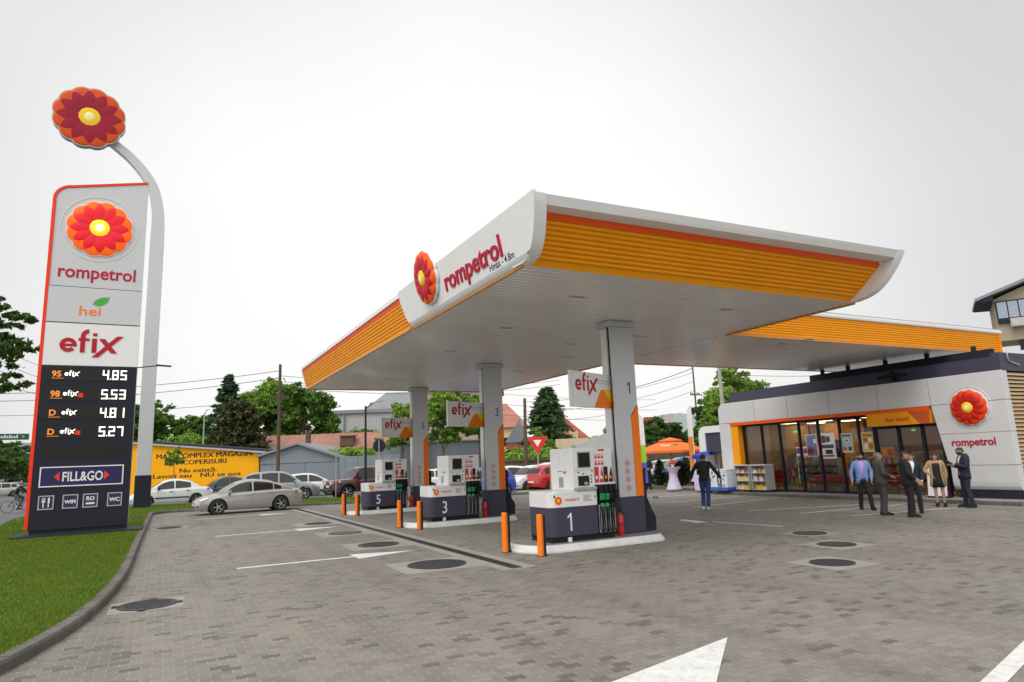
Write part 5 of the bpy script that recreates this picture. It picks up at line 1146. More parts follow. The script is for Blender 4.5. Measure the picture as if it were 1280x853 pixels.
MB().box(XS+.30, XS+.34, YA+.02, YBk-.02, .36, ZTp-.02).box(XS+.02, XS+.30, 13.57, 22.76, 3.20, 3.24).build('backing', M['dark'], sh) if False else None
# roof band, end wall, back
MB().box(XS+.75, XS+1.0, YA+.26, 23.42, 4.0, 4.66).box(XS+.02, XS+9, YA, YA+.25, 4.10, 4.68).build('roof_band', M['purple'], sh)
MB().box(XS+1.25, XS+1.4, 12.0, 19.2, 4.3, 4.98).build('upper_band', M['dark'], sh)
MB().box(XS+.3, XS+9, YA+.25, YBk-.02, 4.0, 4.06).build('roof', M['grey'], sh)
MB().box(XS+.28, XS+9, YA+.12, YA+.25, .1, 4.09).build('end_wall', M['dark'], sh)
lv = MB()
for i in range(30): z = .36+i*.124; lv.prism([(YA+.0, z), (YA+.03, z+.0), (YA+.10, z+.085), (YA+.07, z+.095)], lambda a, b, d: (d, a, b), XS+.31, XS+9)
lv.build('louvres', M['tan'], sh)
MB().box(XS+8.8, XS+9, YA+.25, YBk, .1, 4.0).box(XS+.3, XS+9, YBk-.2, YBk, .1, 4.0).build('back_wall', M['beige'], sh)
MB().box(XS+.3, XS+8.8, YA+.26, YBk-.2, .08, .125).build('shop_floor', M['slabs'], sh)
MB().box(XS+.36, XS+8.8, YA+.26, YBk-.2, 3.12, 3.16).build('ceiling', M['grey'], sh)
cl_ = MB()
for x in (24.9, 26.6, 28.6):
    for y in (13.5, 15.8, 18.1, 20.4, 22.3): cl_.box(x-.3, x+.3, y-.3, y+.3, 3.10, 3.117)
cl_.build('ceiling_lamps', M['lampwarm'], sh)
# glazing
XG = XS+.34
MB().prism([(22.38, ZP), (22.78, ZP), (22.78, 3.12), (22.38, 3.12)], yz_, XS+.02, XS+.05).build('orange_jamb', M['orange'], sh)
MB().box(XS+.05, XG+.1, 22.36, 22.40, ZP, 3.1).build('orange_reveal', M['orange'], sh)
MB().box(XS-.02, XS+.36, 13.62, 22.78, 3.06, 3.185).build('orange_head', M['redstripe'], sh)
my = [22.30, 21.27, 20.30, 19.30, 18.37, 17.40, 16.58, 15.96]
fr = MB()
for y in my: fr.box(XG-.06, XG+.06, y-.035, y+.035, ZP, 3.06)
fr.box(XG-.06, XG+.06, 15.96, 22.36, ZP, ZP+.09); fr.box(XG-.058, XG+.058, 15.96, 22.36, 2.98, 3.06); fr.build('mullions', M['dark'], sh)
for a, b in zip(my, my[1:]): MB().box(XG-.008, XG+.004, b+.035, a-.035, ZP+.09, 2.98).build('window_pane', M['shopglass'], sh)
MB().prism([(13.62, 2.60), (15.96, 2.60), (15.96, 3.058), (13.58, 3.058)], yz_, XS-.03, XS+.34).build('entrance_fascia', M['orange'], sh)
MB().prism([(13.64, 2.605), (13.98, 2.605), (14.38, 3.053), (13.60, 3.053)], yz_, XS-.034, XS-.028).build('fascia_flash', M['flash'], sh)
text('welcome_lettering', 'bun venit!', .24, M['crimson'], sh, (XS-.035, 15.22, 2.73), LEFTF, .002, .002, width=.86)
dr = MB()
for y in (15.92, 15.02, 14.15, 13.5): dr.box(XG-.05, XG+.07, y-.05, y+.05, ZP, 2.6)
dr.box(XG-.05, XG+.07, 13.1, 15.9, 2.50, 2.6); dr.build('door_frame', M['dark'], sh)
MB().box(XG-.0, XG+.015, 14.2, 14.97, ZP+.02, 2.50).build('door', M['shopglass'], sh); MB().box(XG-.0, XG+.016, 15.07, 15.87, ZP+.02, 2.50).build('door', M['shopglass'], sh); MB().box(XG+.002, XG+.012, 13.2, 14.1, ZP+.02, 2.5).build('window_pane', M['shopglass'], sh)
MB().box(XG+.2, XG+.22, 14.55, 14.67, 2.38, 2.44).build('exit_light', M['exit'], sh)
MB().box(XG+2, XG+2.02, 21.05, 21.25, 2.64, 2.71).build('exit_light', M['exit'], sh)
flower('flower_emblem', sh, (XS-.002, 12.32, 3.02), LEFTF, .565, .16, thick=.06, mats=('deep_o', 'deep_r', 'petal_y', 'petal_w'))
text('lettering', 'rompetrol', .34, M['crimson'], sh, (XS-.003, 13.06, 1.80), LEFTF, .012, .008, width=1.34)
cm = MB(); cm.box(XS+.55, XS+.75, 15.1, 15.16, 4.2, 4.6); cm.tube([(XS+.6, 14.6, 4.42), (XS+.45, 15.13, 4.46), (XS+.6, 15.7, 4.42)], .05, 8); cm.build('floodlight', M['black'], sh)
MB().tube(catmull([(XS+.7, YA+.1, 4.72), (XS+.4, YA-.05, 4.68), (XS+.5, YA-.03, 4.42), (XS+1.1, YA-.03, 4.3)], 5), .02, 6).build('cable', M['grey'], sh)
for y in (12.6, 14.2, 15.8, 17.4, 18.6): MB().box(XS+1.27, XS+1.39, y-.06, y+.06, 4.98, ZS+.0).build('canopy_support', M['dark'], sh)
# inside: things seen through the glass
b = thing('wall_partition', 'yellow back wall panel deep inside the shop', 'partition', (27.2, 19.9, .12)); MB().box(0, .1, -1, 3.2, 0, 2.9).build('panel', mat('ochre_wall', (.55, .30, .04), .7), b); MB().box(-.02, -.0, -.4, .4, 0, 2.5).build('trim', M['orange'], b)
b = thing('wall_partition', 'warm brown inner wall behind the shop door', 'partition', (28.2, 13.2, .12)); MB().box(0, .1, 0, 5.6, 0, 2.95).build('panel', mat('brown_wall', (.22, .12, .06), .7), b); MB().box(-.03, -.0, .5, 2.2, 1.9, 2.4).build('trim', M['orange'], b)
for y in (19.72, 19.28):
    s = thing('menu_screen', 'glowing orange menu screen inside the shop, %s of two' % ('farther' if y > 19.5 else 'nearer'), 'screen', (26.6, y+1.5, 1.9), 0, 'orange menu screens'); MB().box(0, .04, -.18, .18, -.25, .25).build('display', M['litorange'], s); MB().box(.005, .05, -.2, .2, -.27, .27).build('frame', M['dark'], s); MB().box(.05, .1, -.03, .03, -.3, 1.1).build('hanger', M['dark'], s)
def poster(y, z, w, h, m, label, x=XG-.012, lit=False, art=()):
    s = thing('poster', label, 'poster', (x, y, z)); MB().box(-.012, 0, -w/2, w/2, -h/2, h/2).build('sheet', m, s)
    e = MB(); e.box(-.016, -.011, -w/2-.02, -w/2, -h/2-.02, h/2+.02); e.box(-.016, -.011, w/2, w/2+.02, -h/2-.02, h/2+.02); e.box(-.015, -.011, -w/2, w/2, h/2, h/2+.02); e.box(-.015, -.011, -w/2, w/2, -h/2-.02, -h/2); e.build('border', M['litposter'] if lit else M['white'], s)
    for k, (ya, yb_, za, zb_, mm) in enumerate(art): MB().box(-.0145-.0004*k, -.012, ya*w, yb_*w, za*h, zb_*h).build('print', mm, s)
    return s
cyan = mat('pale_cyan_print', (.42, .58, .60), .5); yel = mat('yellow_print', (.62, .50, .05), .5); tv = mat('tomato_print', (.6, .1, .04), .5); drk = mat('dark_print', (.05, .06, .16), .5)
poster(17.13, 2.06, .46, .70, cyan, 'pale blue poster with a small meal picture on the shop window', art=[(-.2, .2, .02, .24, M['white']), (-.12, .12, .06, .18, tv), (-.4, -.08, -.42, -.22, drk), (.08, .4, -.42, -.22, tv), (-.42, .42, .36, .44, drk)])
poster(16.25, 2.06, .46, .70, yel, 'yellow price poster on the shop window beside the entrance', art=[(-.4, .4, .30, .40, tv), (-.4, -.05, .0, .22, M['white']), (.05, .4, .0, .22, tv), (-.4, -.05, -.38, -.1, tv), (.05, .4, -.38, -.1, M['white'])])
lit2 = mat('lit_blue_screen', (.12, .2, .6), .4, emit=.5, var=.4, scale=9)
poster(20.15, 2.02, .52, .92, lit2, 'glowing blue and red advert screen inside the shop', 25.4, True, [(-.1, .45, -.45, -.05, M['red']), (-.45, -.2, .1, .3, M['litposter'])])
poster(19.35, 1.98, .70, 1.05, M['litposter'], 'glowing white and violet advert screen inside the shop', 25.4, True, [(-.42, .42, -.1, .05, M['navy']), (-.2, .1, .15, .38, M['navy']), (.12, .4, .12, .42, M['black']), (-.4, .4, -.44, -.38, M['navy']), (-.3, .2, -.34, -.16, M['digitblue'])])
for i, y in enumerate((21.6, 19.2, 18.4, 17.0, 16.1)):
    b = thing('red_bench', 'low red bench inside the shop window, number %s from the entrance side' % ('five', 'four', 'three', 'two', 'one')[i], 'bench', (24.5, y, .13), 0, 'red benches behind the glass')
    b['label'] = ['red bench nearest the orange jamb inside the shop window', 'red bench below the white advert screen inside the shop', 'red bench between the advert screens and the pale blue poster', 'red bench inside the shop under the pale blue poster', 'red bench inside the shop under the yellow poster'][i]
    MB().box(-.22, .22, -.38, .38, .32, .46).build('seat', M['red'], b, bevel=.02); MB().box(.2, .28, -.38, .38, .40, .85 if i == 0 else .62).build('backrest', M['red'], b, bevel=.02); l_ = MB()
    for sy in (-.34, .34): l_.box(-.2, -.16, sy-.02, sy+.02, 0, .32); l_.box(.16, .2, sy-.02, sy+.02, 0, .32)
    l_.build('leg_frame', M['chrome'], b)
cols_ = [(.6, .05, .03), (.75, .5, .05), (.1, .25, .5), (.7, .7, .68), (.12, .35, .1), (.5, .1, .3), (.35, .2, .08)]
GM = [mat('goods_%s' % n_, c, .45, var=.25, scale=25) for n_, c in zip(('red', 'yellow', 'blue', 'white', 'green', 'pink', 'brown'), cols_)]
def shelf(label, x, y, w, h, rz=0, rows=4, seed=1, depth=.45):
    rs = random.Random(seed); s = thing('goods_shelf', label, 'shelf', (x, y, .13), rz, 'shelves inside the shop'); MB().box(-depth/2, depth/2, -w/2, w/2, 0, .1).box(depth/2-.03, depth/2, -w/2, w/2, .1, h).box(-depth/2, depth/2, -w/2, -w/2+.03, .1, h).box(-depth/2, depth/2, w/2-.03, w/2, .1, h).build('frame', M['grey'], s)
    for k in range(rows):
        z = .1+k*(h-.1)/rows; MB().box(-depth/2, depth/2-.03, -w/2+.03, w/2-.03, z, z+.025).build('board', M['grey'], s); g = MB(); y0 = -w/2+.05
        while y0 < w/2-.15:
            q = rs.uniform(.08, .14); hh = rs.uniform(.15, (h-.1)/rows-.06); g.box(-depth/2+.03, depth/2-.1, y0, y0+q*.9, z+.026, z+.026+hh, rs.randrange(7)); y0 += q
        g.build('goods', GM, s)
    return s
for i, (x, y, w, h, rz) in enumerate([(25.9, 20.2, 2.0, 1.35, 0), (25.9, 17.6, 2.2, 1.35, 0), (26.2, 15.2, 1.8, 1.5, 0), (27.4, 18.8, 2.4, 1.7, 0), (27.3, 22.3, 1.6, 1.6, 0)]):
    shelf(['low goods shelf inside below the advert screens', 'low goods shelf inside behind the pale blue poster', 'goods shelf inside behind the entrance doors', 'taller goods shelf deep inside the shop', 'goods shelf inside at the orange jamb end'][i], x, y, w, h, rz, 4, i+3)
cw = thing('drinks_cooler', 'lit drinks cooler against the yellow wall inside the shop', 'cooler', (26.9, 21.2, .13)); MB().box(0, .6, -1.1, 1.1, 0, 2.1).build('cabinet', M['dark'], cw); MB().box(-.01, 0, -1.05, 1.05, .15, 1.85).build('lit_back', M['litposter'], cw); g = MB(); rs = random.Random(8)
for k in range(5):
    y = -1.0
    while y < .95: g.box(-.09, -.02, y, y+.07, .18+k*.34, .18+k*.34+rs.uniform(.18, .27), rs.randrange(7)); y += .095
g.build('bottles', GM, cw); MB().box(-.02, .6, -1.1, 1.1, 1.85, 2.1).build('header', M['red'], cw)
ct = thing('shop_counter', 'dark red service counter with an orange top deep in the shop', 'counter', (26.4, 16.6, .13)); MB().box(0, .7, -1.6, 1.6, 0, 1.0).build('front', M['crimson'], ct, bevel=.02); MB().box(-.06, .76, -1.65, 1.65, 1.0, 1.05).build('top', M['orangep'], ct, bevel=.01); MB().box(.2, .5, -.3, .1, 1.05, 1.4).build('till', M['black'], ct, bevel=.02)
# passage frame left of the shop
ps = thing('passage_portal', 'white rounded portal with dark shutter box beside the shop', 'portal', (0, 0, 0))
o = [(24.97-.4+.4*math.cos(R(a)), 3.14-.4+.4*math.sin(R(a))) for a in range(0, 91, 15)]
MB().prism([(24.55, ZP), (24.97, ZP)]+o+[(23.49, 3.14), (23.49, 2.82), (24.55, 2.82)], yz_, XS+.05, XS+.55).build('frame', M['white'], ps, bevel=.01)
MB().box(XS+.12, XS+.4, 23.5, 24.54, 1.90, 2.81).build('shutter_box', M['purple'], ps); MB().box(XS+.1, XS+.14, 23.5, 24.54, 1.85, 1.90).build('shutter_rail', M['dark'], ps)
# things on the pavement by the shop
def rack(y0, y1, label, seed):
    rs = random.Random(seed); s = thing('display_rack', label, 'display rack', (22.78, y0, .125), 0, 'display racks before the shop'); w = y1-y0; H = 1.12; D_ = .50
    f = MB(); f.box(0, D_, 0, .03, .10, H); f.box(0, D_, w-.03, w, .10, H); f.box(D_-.03, D_, .03, w-.03, .10, H); f.build('cabinet', M['grey'], s); MB().box(-.01, D_, -.005, w+.005, H, H+.05).build('top', M['silverp'], s, bevel=.01)
    zs = (.10, .46, .80)
    for k, z in enumerate(zs):
        MB().box(.01, D_-.03, .03, w-.03, z, z+.02).build('shelf', M['silverp'], s); g = MB(); y = .06
        while y < w-.12:
            c = rs.choice((3, 3, 1, 6, 5, 3) if k else (1, 6, 3, 1)); hh = (.20, .22, .16)[k]*rs.uniform(.8, 1.15); g.lathe([(.045, z+.02), (.045, z+.02+hh*.7), (.02, z+.02+hh*.85), (.02, z+.02+hh)], 8, (.12, y+.05, 0), c); g.lathe([(.023, z+.02+hh), (.023, z+.05+hh)], 8, (.12, y+.05, 0), 0); y += .105
        g.build('bottles', GM, s)
    for x in (.05, D_-.05):
        for y in (.05, w-.05): MB().lathe([(.03, 0), (.035, .05), (.02, .1)], 8, (x, y, 0)).build('foot', M['dark'], s)
rack(21.45, 22.28, 'grey open rack of bottles beside the white ice chest', 4); rack(20.52, 21.36, 'grey open rack of bottles and yellow jars with its plain side in view', 9)
ic = thing('ice_chest', 'white chest freezer with blue and red print beside the display racks', 'freezer', (22.45, 22.45, .125)); MB().box(0, .75, 0, 1.25, .06, .92).build('cabinet', mat('freezer_print', (.72, .76, .84), .35, var=.12), ic, bevel=.03); MB().box(-.004, .75, -.004, 1.254, .06, .2).build('blue_band', mat('freezer_blue', (.04, .12, .7), .4), ic)
MB().box(-.01, .76, -.01, 1.26, .92, 1.0).build('lid', M['white2'], ic, bevel=.02); rs = random.Random(5); sw = MB()
for k in range(34):
    y, z, s_, c = rs.uniform(.08, 1.15), rs.uniform(.26, .86), rs.uniform(.03, .085), rs.choice((0, 2, 2, 1)); sw.prism([(y-s_, z), (y, z-s_*.6), (y+s_, z+s_*.3), (y, z+s_)], yz_, -.004-.0002*k, .0, c)
sw.build('print', GM, ic)
ab = thing('pavement_sign', 'white pavement sign board with red ring near the entrance', 'sign board', (22.95, 13.55, .12), 0); MB().cbox((.06, 0, .55), (.03, .62, 1.0), mt=Matrix.Rotation(R(8), 3, 'Y')).build('board', M['white'], ab, bevel=.01); MB().lathe([(.19, 0), (.19, .006), (.16, .006), (.16, 0), (.19, 0)], 24, (.025, 0, .68), cap=False, mt=Matrix.Rotation(R(-82), 3, 'Y')).build('ring', M['red'], ab); MB().box(.0, .3, -.33, .33, .0, .07).build('foot', M['dark'], ab)
eb = thing('entrance_post', 'dark red slanted post at the foot of the white wall', 'post', (23.05, 13.3, .12)); MB().loft([[(0, 0, 0), (.15, 0, 0), (.15, .2, 0), (0, .2, 0)], [(0, .22, 1.1), (.15, .22, 1.1), (.15, .42, 1.1), (0, .42, 1.1)]], True, True).build('post', M['crimson'], eb)

# ------------------------------------------------------------------ hospitality corner
def parasol(loc, r, label, h=2.3, scallop=True):
    t = thing('parasol', label, 'parasol', loc, 0, 'orange parasols'); MB().lathe([(.035, 0), (.035, h+.5), (.001, h+.55)], 10).build('pole', M['galv'], t, smooth=True); MB().box(-.35, .35, -.35, .35, 0, .08).build('base', M['dark'], t)
    om = M['parasol'] if 'parasol' in M else M.setdefault('parasol', mat('orange_canvas', (.85, .17, .025), .8, var=.07, scale=2))
    rg = []
    for q, z in ((1, h-.12), (1, h), (.75, h+.20), (.5, h+.38), (.30, h+.48)):
        n = 8; rg.append([(r*q*math.cos(2*math.pi*(i+.5)/n)*1.0, r*q*math.sin(2*math.pi*(i+.5)/n), z) for i in range(n)])
    MB().loft(rg, True, False).build('canopy', om, t)
    rg = [[(r*q*math.cos(2*math.pi*(i+.5)/8), r*q*math.sin(2*math.pi*(i+.5)/8), z) for i in range(8)] for q, z in ((.36, h+.50), (.36, h+.56), (.02, h+.72))]; MB().loft(rg, True, True).build('vent_cap', om, t)
    rb = MB()
    for i in range(8): a = 2*math.pi*(i+.5)/8; rb.tube([(0, 0, h+.38), (r*.97*math.cos(a), r*.97*math.sin(a), h-.03)], .015, 5)
    rb.build('ribs', M['galv'], t); return t
p = gp(838, 610, .12); pr = parasol((p.x+1.2, p.y+1.1, .12), 1.95, 'large orange parasol with white hei lettering over the lilac table', 1.95)
c_ = math.atan2(-p.x, -p.y); text('lettering', 'hei', .42, M['white'], pr, (-1.22, -.62, 2.20), (R(20), 0, R(-38)), .004, .006)
MB().prism([(0, 0), (.1, .1), (.32, .14), (.24, .0), (.1, -.05)], lambda a, b, d: (a, b, d), 0, .008).build('leaf_mark', M['leafgreen'], pr, loc=(-.72, -.95, 2.27), rot=(R(20), 0, R(-38)))
pr = parasol((27.0, 25.2, .12), 1.3, 'second orange parasol seen through the white portal', 1.75)
def ctable(p, label):
    t = thing('cocktail_table', label, 'table', p); MB().lathe([(.40, 0), (.30, .25), (.20, .62), (.22, .85), (.38, 1.06), (.395, 1.10), (.001, 1.105)], 28).build('cloth', M['lilac'], t, smooth=True); return t
p = gp(843, 611.5, .12); ctable((p.x, p.y, .12), 'tall cocktail table in a lilac stretch cloth under the orange parasol')
f = thing('flower_pot', 'small red flower arrangement on the lilac cocktail table', 'flowers', (p.x, p.y, 1.226)); MB().lathe([(.05, 0), (.07, .1), (.06, .12), (.001, .12)], 12).build('pot', M['white'], f, smooth=True)
rs_ = np.random.RandomState(3); pts_ = rs_.normal(size=(90, 3))*np.array([.09, .09, .06])+np.array([0, 0, .20]); leaf_mesh('blooms', pts_, .035, M['petal_o'], f, seed=2)
p2 = gp(818, 604, .12); ctable((p2.x+1.2, p2.y+1.5, .12), 'lilac clothed table partly hidden behind the man in black')
def feather(px, D, h, cols3, label, w=.55, lean=1, mats=None):
    p = gp(px, D, .12); t = thing('feather_flag', label, 'flag', (p.x, p.y, .12), R(-38), 'feather flags by the parasol')
    MB().tube([(0, 0, 0), (0, 0, h*.7), (.02*lean, 0, h*.97)], [.022, .018, .008], 7).build('pole', M['white'], t, smooth=True); MB().lathe([(.22, 0), (.22, .05), (.03, .07), (.03, .3)], 14).build('base', M['dark'], t)
    n = 24; L_ = []; R_ = []
    for i in range(n+1):
        z = .35+(h-.35)*i/n; q = i/n; ww = w*(1-.15*q)*(1 if q < .82 else math.sqrt(max(0, 1-((q-.82)/.18)**2))); L_.append((.02, .01*math.sin(9*q), z)); R_.append((.02+lean*ww, .05*math.sin(7*q), z))
    zc0 = 0
    for (q0, q1, m_) in cols3:
        i0, i1 = int(q0*n), int(q1*n); MB().loft([[L_[i], tuple(np.array(L_[i])*.35+np.array(R_[i])*.65+np.array([0, .03, 0])), R_[i]] for i in range(i0, i1+1)], False, False).build('fabric', m_, t, smooth=True)
    return t
lime = mat('lime_fabric', (.32, .62, .03), .8); vio = mat('violet_fabric', (.10, .09, .5), .8); wfab = mat('white_fabric', (.75, .75, .77), .8)
feather(803.5, 613, 3.9, [(0, .30, vio), (.30, .58, lime), (.58, 1.0, wfab)], 'feather flag with violet foot, lime middle and white top behind column 1', .30, 1)
feather(872, 611, 4.2, [(0, .18, wfab), (.18, .60, mat('orange_fabric', (.82, .25, .03), .8)), (.60, 1.0, wfab)], 'slim feather flag with an orange middle by the shop portal', .30, -1)
bt = thing('market_stall', 'small stall with blue cloth roof in front of the dark portal', 'stall', (22.9, 24.0, .12)); s_ = MB()
for x in (0, .7):
    for y in (0, 1.0): s_.tube([(x, y, 0), (x, y, 1.62)], .02, 6)
s_.build('frame', M['galv'], bt); MB().loft([[(-.1, .1, 1.36), (-.1, .95, 1.50)], [(-.1, .1, 1.62), (-.1, .95, 1.66)], [(.35, .1, 1.84), (.35, .95, 1.80)], [(.8, .1, 1.66), (.8, .95, 1.62)]], False, False).build('roof_cloth', M['bluecloth'], bt); MB().box(-.05, .7, 0, 1.0, .0, .72).build('counter', M['lilac'], bt)
for i, (u, D_) in enumerate([(808, 36), (826, 37), (851, 36.5), (859, 37.5), (868, 36), (843, 39)]):
    p = at(u, 606, D_*1.04); conifer(['thuja bush beside the man in black', 'small thuja left of the lilac table', 'small thuja just right of the lilac table', 'small thuja in front of the blue people carrier', 'small thuja beside the slim orange flag', 'small thuja behind the lilac table'][i], (p.x, p.y, .1), 1.55-.1*(i % 3), .45, 2600, M['thuja'], 40+i, 'bush', 'thuja_bush', .02, .55, .06, 'thuja bushes on the verge', .0)
# ------------------------------------------------------------------ beyond the yard
def frame2(a, b):
    """local frame along a wall from a to b (ground points): returns root loc, angle and length"""
    d = Vector((b.x-a.x, b.y-a.y)); return (a.x, a.y, 0), math.atan2(d.y, d.x), d.length
def building(name, label, cat, a, b):
    loc, rz, L_ = frame2(a, b); return thing(name, label, cat, loc, rz), L_
# yellow painted warehouse wall
t, L_ = building('warehouse', 'long yellow warehouse wall with black painted roofing shop lettering', 'building', at(160, 600, 61), at(323, 600, 61))
h0, h1 = 4.75, 3.45; MB().prism([(0, -.2), (L_, -.2), (L_, h1), (0, h0)], lambda a, b, d: (a, d, b), 0, 9).build('wall', M['yellow'], t)
MB().prism([(-.2, h0-.0), (L_+.7, h1-.08), (L_+.7, h1+.12), (-.2, h0+.2)], lambda a, b, d: (a, d, b), -.35, -.05).build('eave_board', M['halls'], t); MB().prism([(-.2, h0+.2), (L_+.7, h1+.12), (L_+.7, h1+.24), (-.2, h0+.34)], lambda a, b, d: (a, d, b), -.4, 9.2).build('roof', M['dark'], t)
sc = L_/163; tx0 = lambda u: (u-160)*sc
def wtext(s, u0, u1, v, hpx): [text('wall_lettering', s, hpx*sc*1.38, M['black'], t, (tx0(u0)+d_, -.004-d_*.05, HC+(592.2-v-(u0-200)*.036)*sc), FRONT, .002, 0, width=(u1-u0)*sc) for d_ in (0, .045)]
wtext('MAT. COMPLEX MAGAZIN', 193, 313, 575.0, 6.2); wtext('DE ACOPERISURI', 204, 281, 582.6, 5.8); wtext('Nu există:', 223, 269, 591.8, 5.4); wtext('Lavori sau   NU se pot', 190, 300, 599.2, 5.4)
# grey gabled shed
t, L_ = building('gabled_shed', 'blue-grey metal garage with a low gable and wide doors', 'shed', at(325, 600, 60.5), at(438, 600, 60.5)); ap = L_*.42
MB().prism([(0, -.2), (L_, -.2), (L_, 2.35), (ap, 4.0), (0, 3.05)], lambda a, b, d: (a, d, b), 0, 10).build('wall', M['bluegrey'], t)
MB().prism([(-.3, 2.98), (ap, 4.02), (L_+.5, 2.2), (L_+.5, 2.4), (ap, 4.22), (-.3, 3.2)], lambda a, b, d: (a, d, b), -.4, 10.2).build('roof', M['roofgrey'], t)
for x in (1.2, 4.3): MB().box(x, x+2.9, -.06, .02, 0, 2.3).build('door', M['bluegrey'], t, bevel=.02); MB().box(x+1.42, x+1.48, -.075, -.05, .1, 2.25).build('door_joint', M['roofgrey'], t)
MB().box(0, L_, -.09, -.0, 2.38, 2.50).build('rail', M['roofgrey'], t)
# red rusty roof behind
t, L_ = building('red_roof_house', 'long low house with a rusty red sheet roof behind the garage', 'house', at(303, 600, 78), at(520, 600, 78)); MB().box(0, L_, 0, 9, -.2, 2.9).build('wall', M['cream'], t); MB().prism([(-.5, 2.6), (9.5, 2.6), (4.5, 6.0)], lambda a, b, d: (d, a, b), -.5, L_+.5).build('roof', M['roofred'], t)
sm = MB()
for i in range(26): x = L_*i/26; sm.add([(x, -.53, 2.60), (x+.07, -.53, 2.60), (x+.07, 4.5, 6.05), (x, 4.5, 6.05)], [(0, 1, 2, 3)])
sm.build('roof_seam', M['roofgrey'], t); px_ = L_/217
def cx(u): return (u-303)*px_
MB().box(cx(420), cx(437), 1.7, 3.0, 4.3, 5.5).build('dormer', M['brownf'], t); MB().box(cx(418), cx(439), 1.5, 3.2, 5.5, 5.65).build('dormer_roof', M['roofred'], t); MB().box(cx(463), cx(472), 1.9, 2.6, 3.9, 5.2).build('skylight_box', mat('pale_teal_sheet', (.25, .36, .36), .6), t); MB().box(cx(320), cx(334), 1.6, 2.7, 4.25, 4.6).build('skylight', M['halls'], t)
MB().tube([(cx(387), -.8, 2), (cx(387), -.8, 6.1)], .32, 8).build('chimney', M['brownf'], t)
# industrial hall
t, L_ = building('industrial_hall', 'pale grey ribbed industrial hall with a darker hipped roof part', 'hall', at(408, 600, 115), at(530, 600, 115)); MB().box(0, L_, 0, 16, -.5, 11.0).build('wall', M['halls'], t); MB().box(-.4, L_+.4, -.5, 16.5, 11.0, 11.6).build('roof', M['roofgrey'], t)
rb = MB()
for i in range(30): rb.box(L_*i/30, L_*i/30+.12, -.08, 0, .5, 11)
rb.build('cladding_rib', M['halls'], t); k = L_/122
MB().add([(k*42, 2, 11.6), (k*122, 2, 11.6), (k*122, 14, 11.6), (k*42, 14, 11.6), (k*66, 7, 15.2), (k*110, 7, 15.2)], [(0, 1, 5, 4), (2, 3, 4, 5), (3, 0, 4), (1, 2, 5)]).build('hip_roof', M['roofgrey'], t); MB().box(k*60, k*68, -.2, .1, 3.5, 7.5).build('loading_door', M['brownf'], t); MB().box(k*4, k*13, -.15, .1, 7.2, 9).build('window', M['white'], t); MB().tube([(k*22, -.3, 11), (k*22, -.3, 1)], .15, 6).build('downpipe', M['roofgrey'], t)
# grey-blue yard walls
def wallthing(nm, label, cat, u0, u1, D, h, m, th=.25, z=-.2, cap=None, slant=0):
    t, L_ = building(nm, label, cat, at(u0, 600, D), at(u1, 600, D)); MB().prism([(0, z), (L_, z), (L_, h+slant), (0, h)], lambda a, b, d: (a, d, b), 0, th).build('panel', M[m], t)
    if cap: MB().prism([(-.1, h), (L_+.1, h+slant), (L_+.1, h+slant+.12), (-.1, h+.12)], lambda a, b, d: (a, d, b), -.1, th+.1).build('coping', M[cap], t)
    r = MB(); n_ = int(L_/.9)
    for i in range(n_): r.box(L_*(i+.5)/n_-.03, L_*(i+.5)/n_+.03, -.03, .0, max(z, 0), h+min(slant, 0)-.02)
    r.build('post', M[m], t); return t
wallthing('sheet_fence', 'blue-grey corrugated sheet fence right of the gabled garage', 'fence', 424, 500, 58, 2.75, 'bluegrey')
wallthing('sheet_fence', 'taller blue-grey fence below the pink house', 'fence', 470, 630, 61, 3.75, 'bluegrey', cap='roofgrey')
# pink house
t, L_ = building('pink_house', 'flat-fronted pink house rising behind column 3', 'house', at(533, 600, 64), at(629, 600, 64)); MB().box(0, L_, 0, 9, -.2, 9.0).build('wall', M['pink'], t); MB().box(-.4, L_+.3, -.5, 9.4, 9.0, 9.3).build('roof', M['halls'], t)
for x, z in ((1.0, 4.6), (3.6, 4.6), (5.0, 4.6), (1.0, 7.0), (3.6, 7.0)):
    w = MB().box(x, x+.85, -.03, .02, z, z+1.5).build('window', M['window'], t); MB().box(x-.08, x+.93, -.06, -.03, z-.1, z).build('sill', M['halls'], w)
MB().box(L_-.7, L_+.1, -.12, .4, 9.3, 9.9).build('chimney', M['dark'], t)
# houses right of it
t, L_ = building('tiled_house', 'cream house with a pale red hipped roof beyond the garden', 'house', at(622, 600, 105), at(660, 600, 105)); MB().box(0, L_, 0, 9, 0, 7.0).build('wall', M['cream'], t); MB().add([(-.6, -.6, 7), (L_+.6, -.6, 7), (L_+.6, 9.6, 7), (-.6, 9.6, 7), (1.0, 4.5, 11.2), (1.8, 4.5, 11.2)], [(0, 1, 5, 4), (1, 2, 5), (2, 3, 4, 5), (3, 0, 4)]).build('roof', M['roofred'], t)
for x in (1, 3.2): MB().box(x, x+.9, -.03, .02, 4, 5.4).build('window', M['window'], t)
t, L_ = building('dark_gable_house', 'small house with a steep dark gable behind the brown fence', 'house', at(636, 600, 82), at(672, 600, 82)); MB().box(0, L_, 0, 6, 0, 4.2).build('wall', M['halls'], t); MB().prism([(-.3, 4.0), (L_*.65+.3, 4.0), (L_*.45, 6.9)], lambda a, b, d: (a, d, b), -.3, 6).build('roof', M['roofgrey'], t); MB().box(-.2, L_+2.5, -.7, -.1, 3.2, 3.75).build('lean_to_roof', M['rooftile'], t)
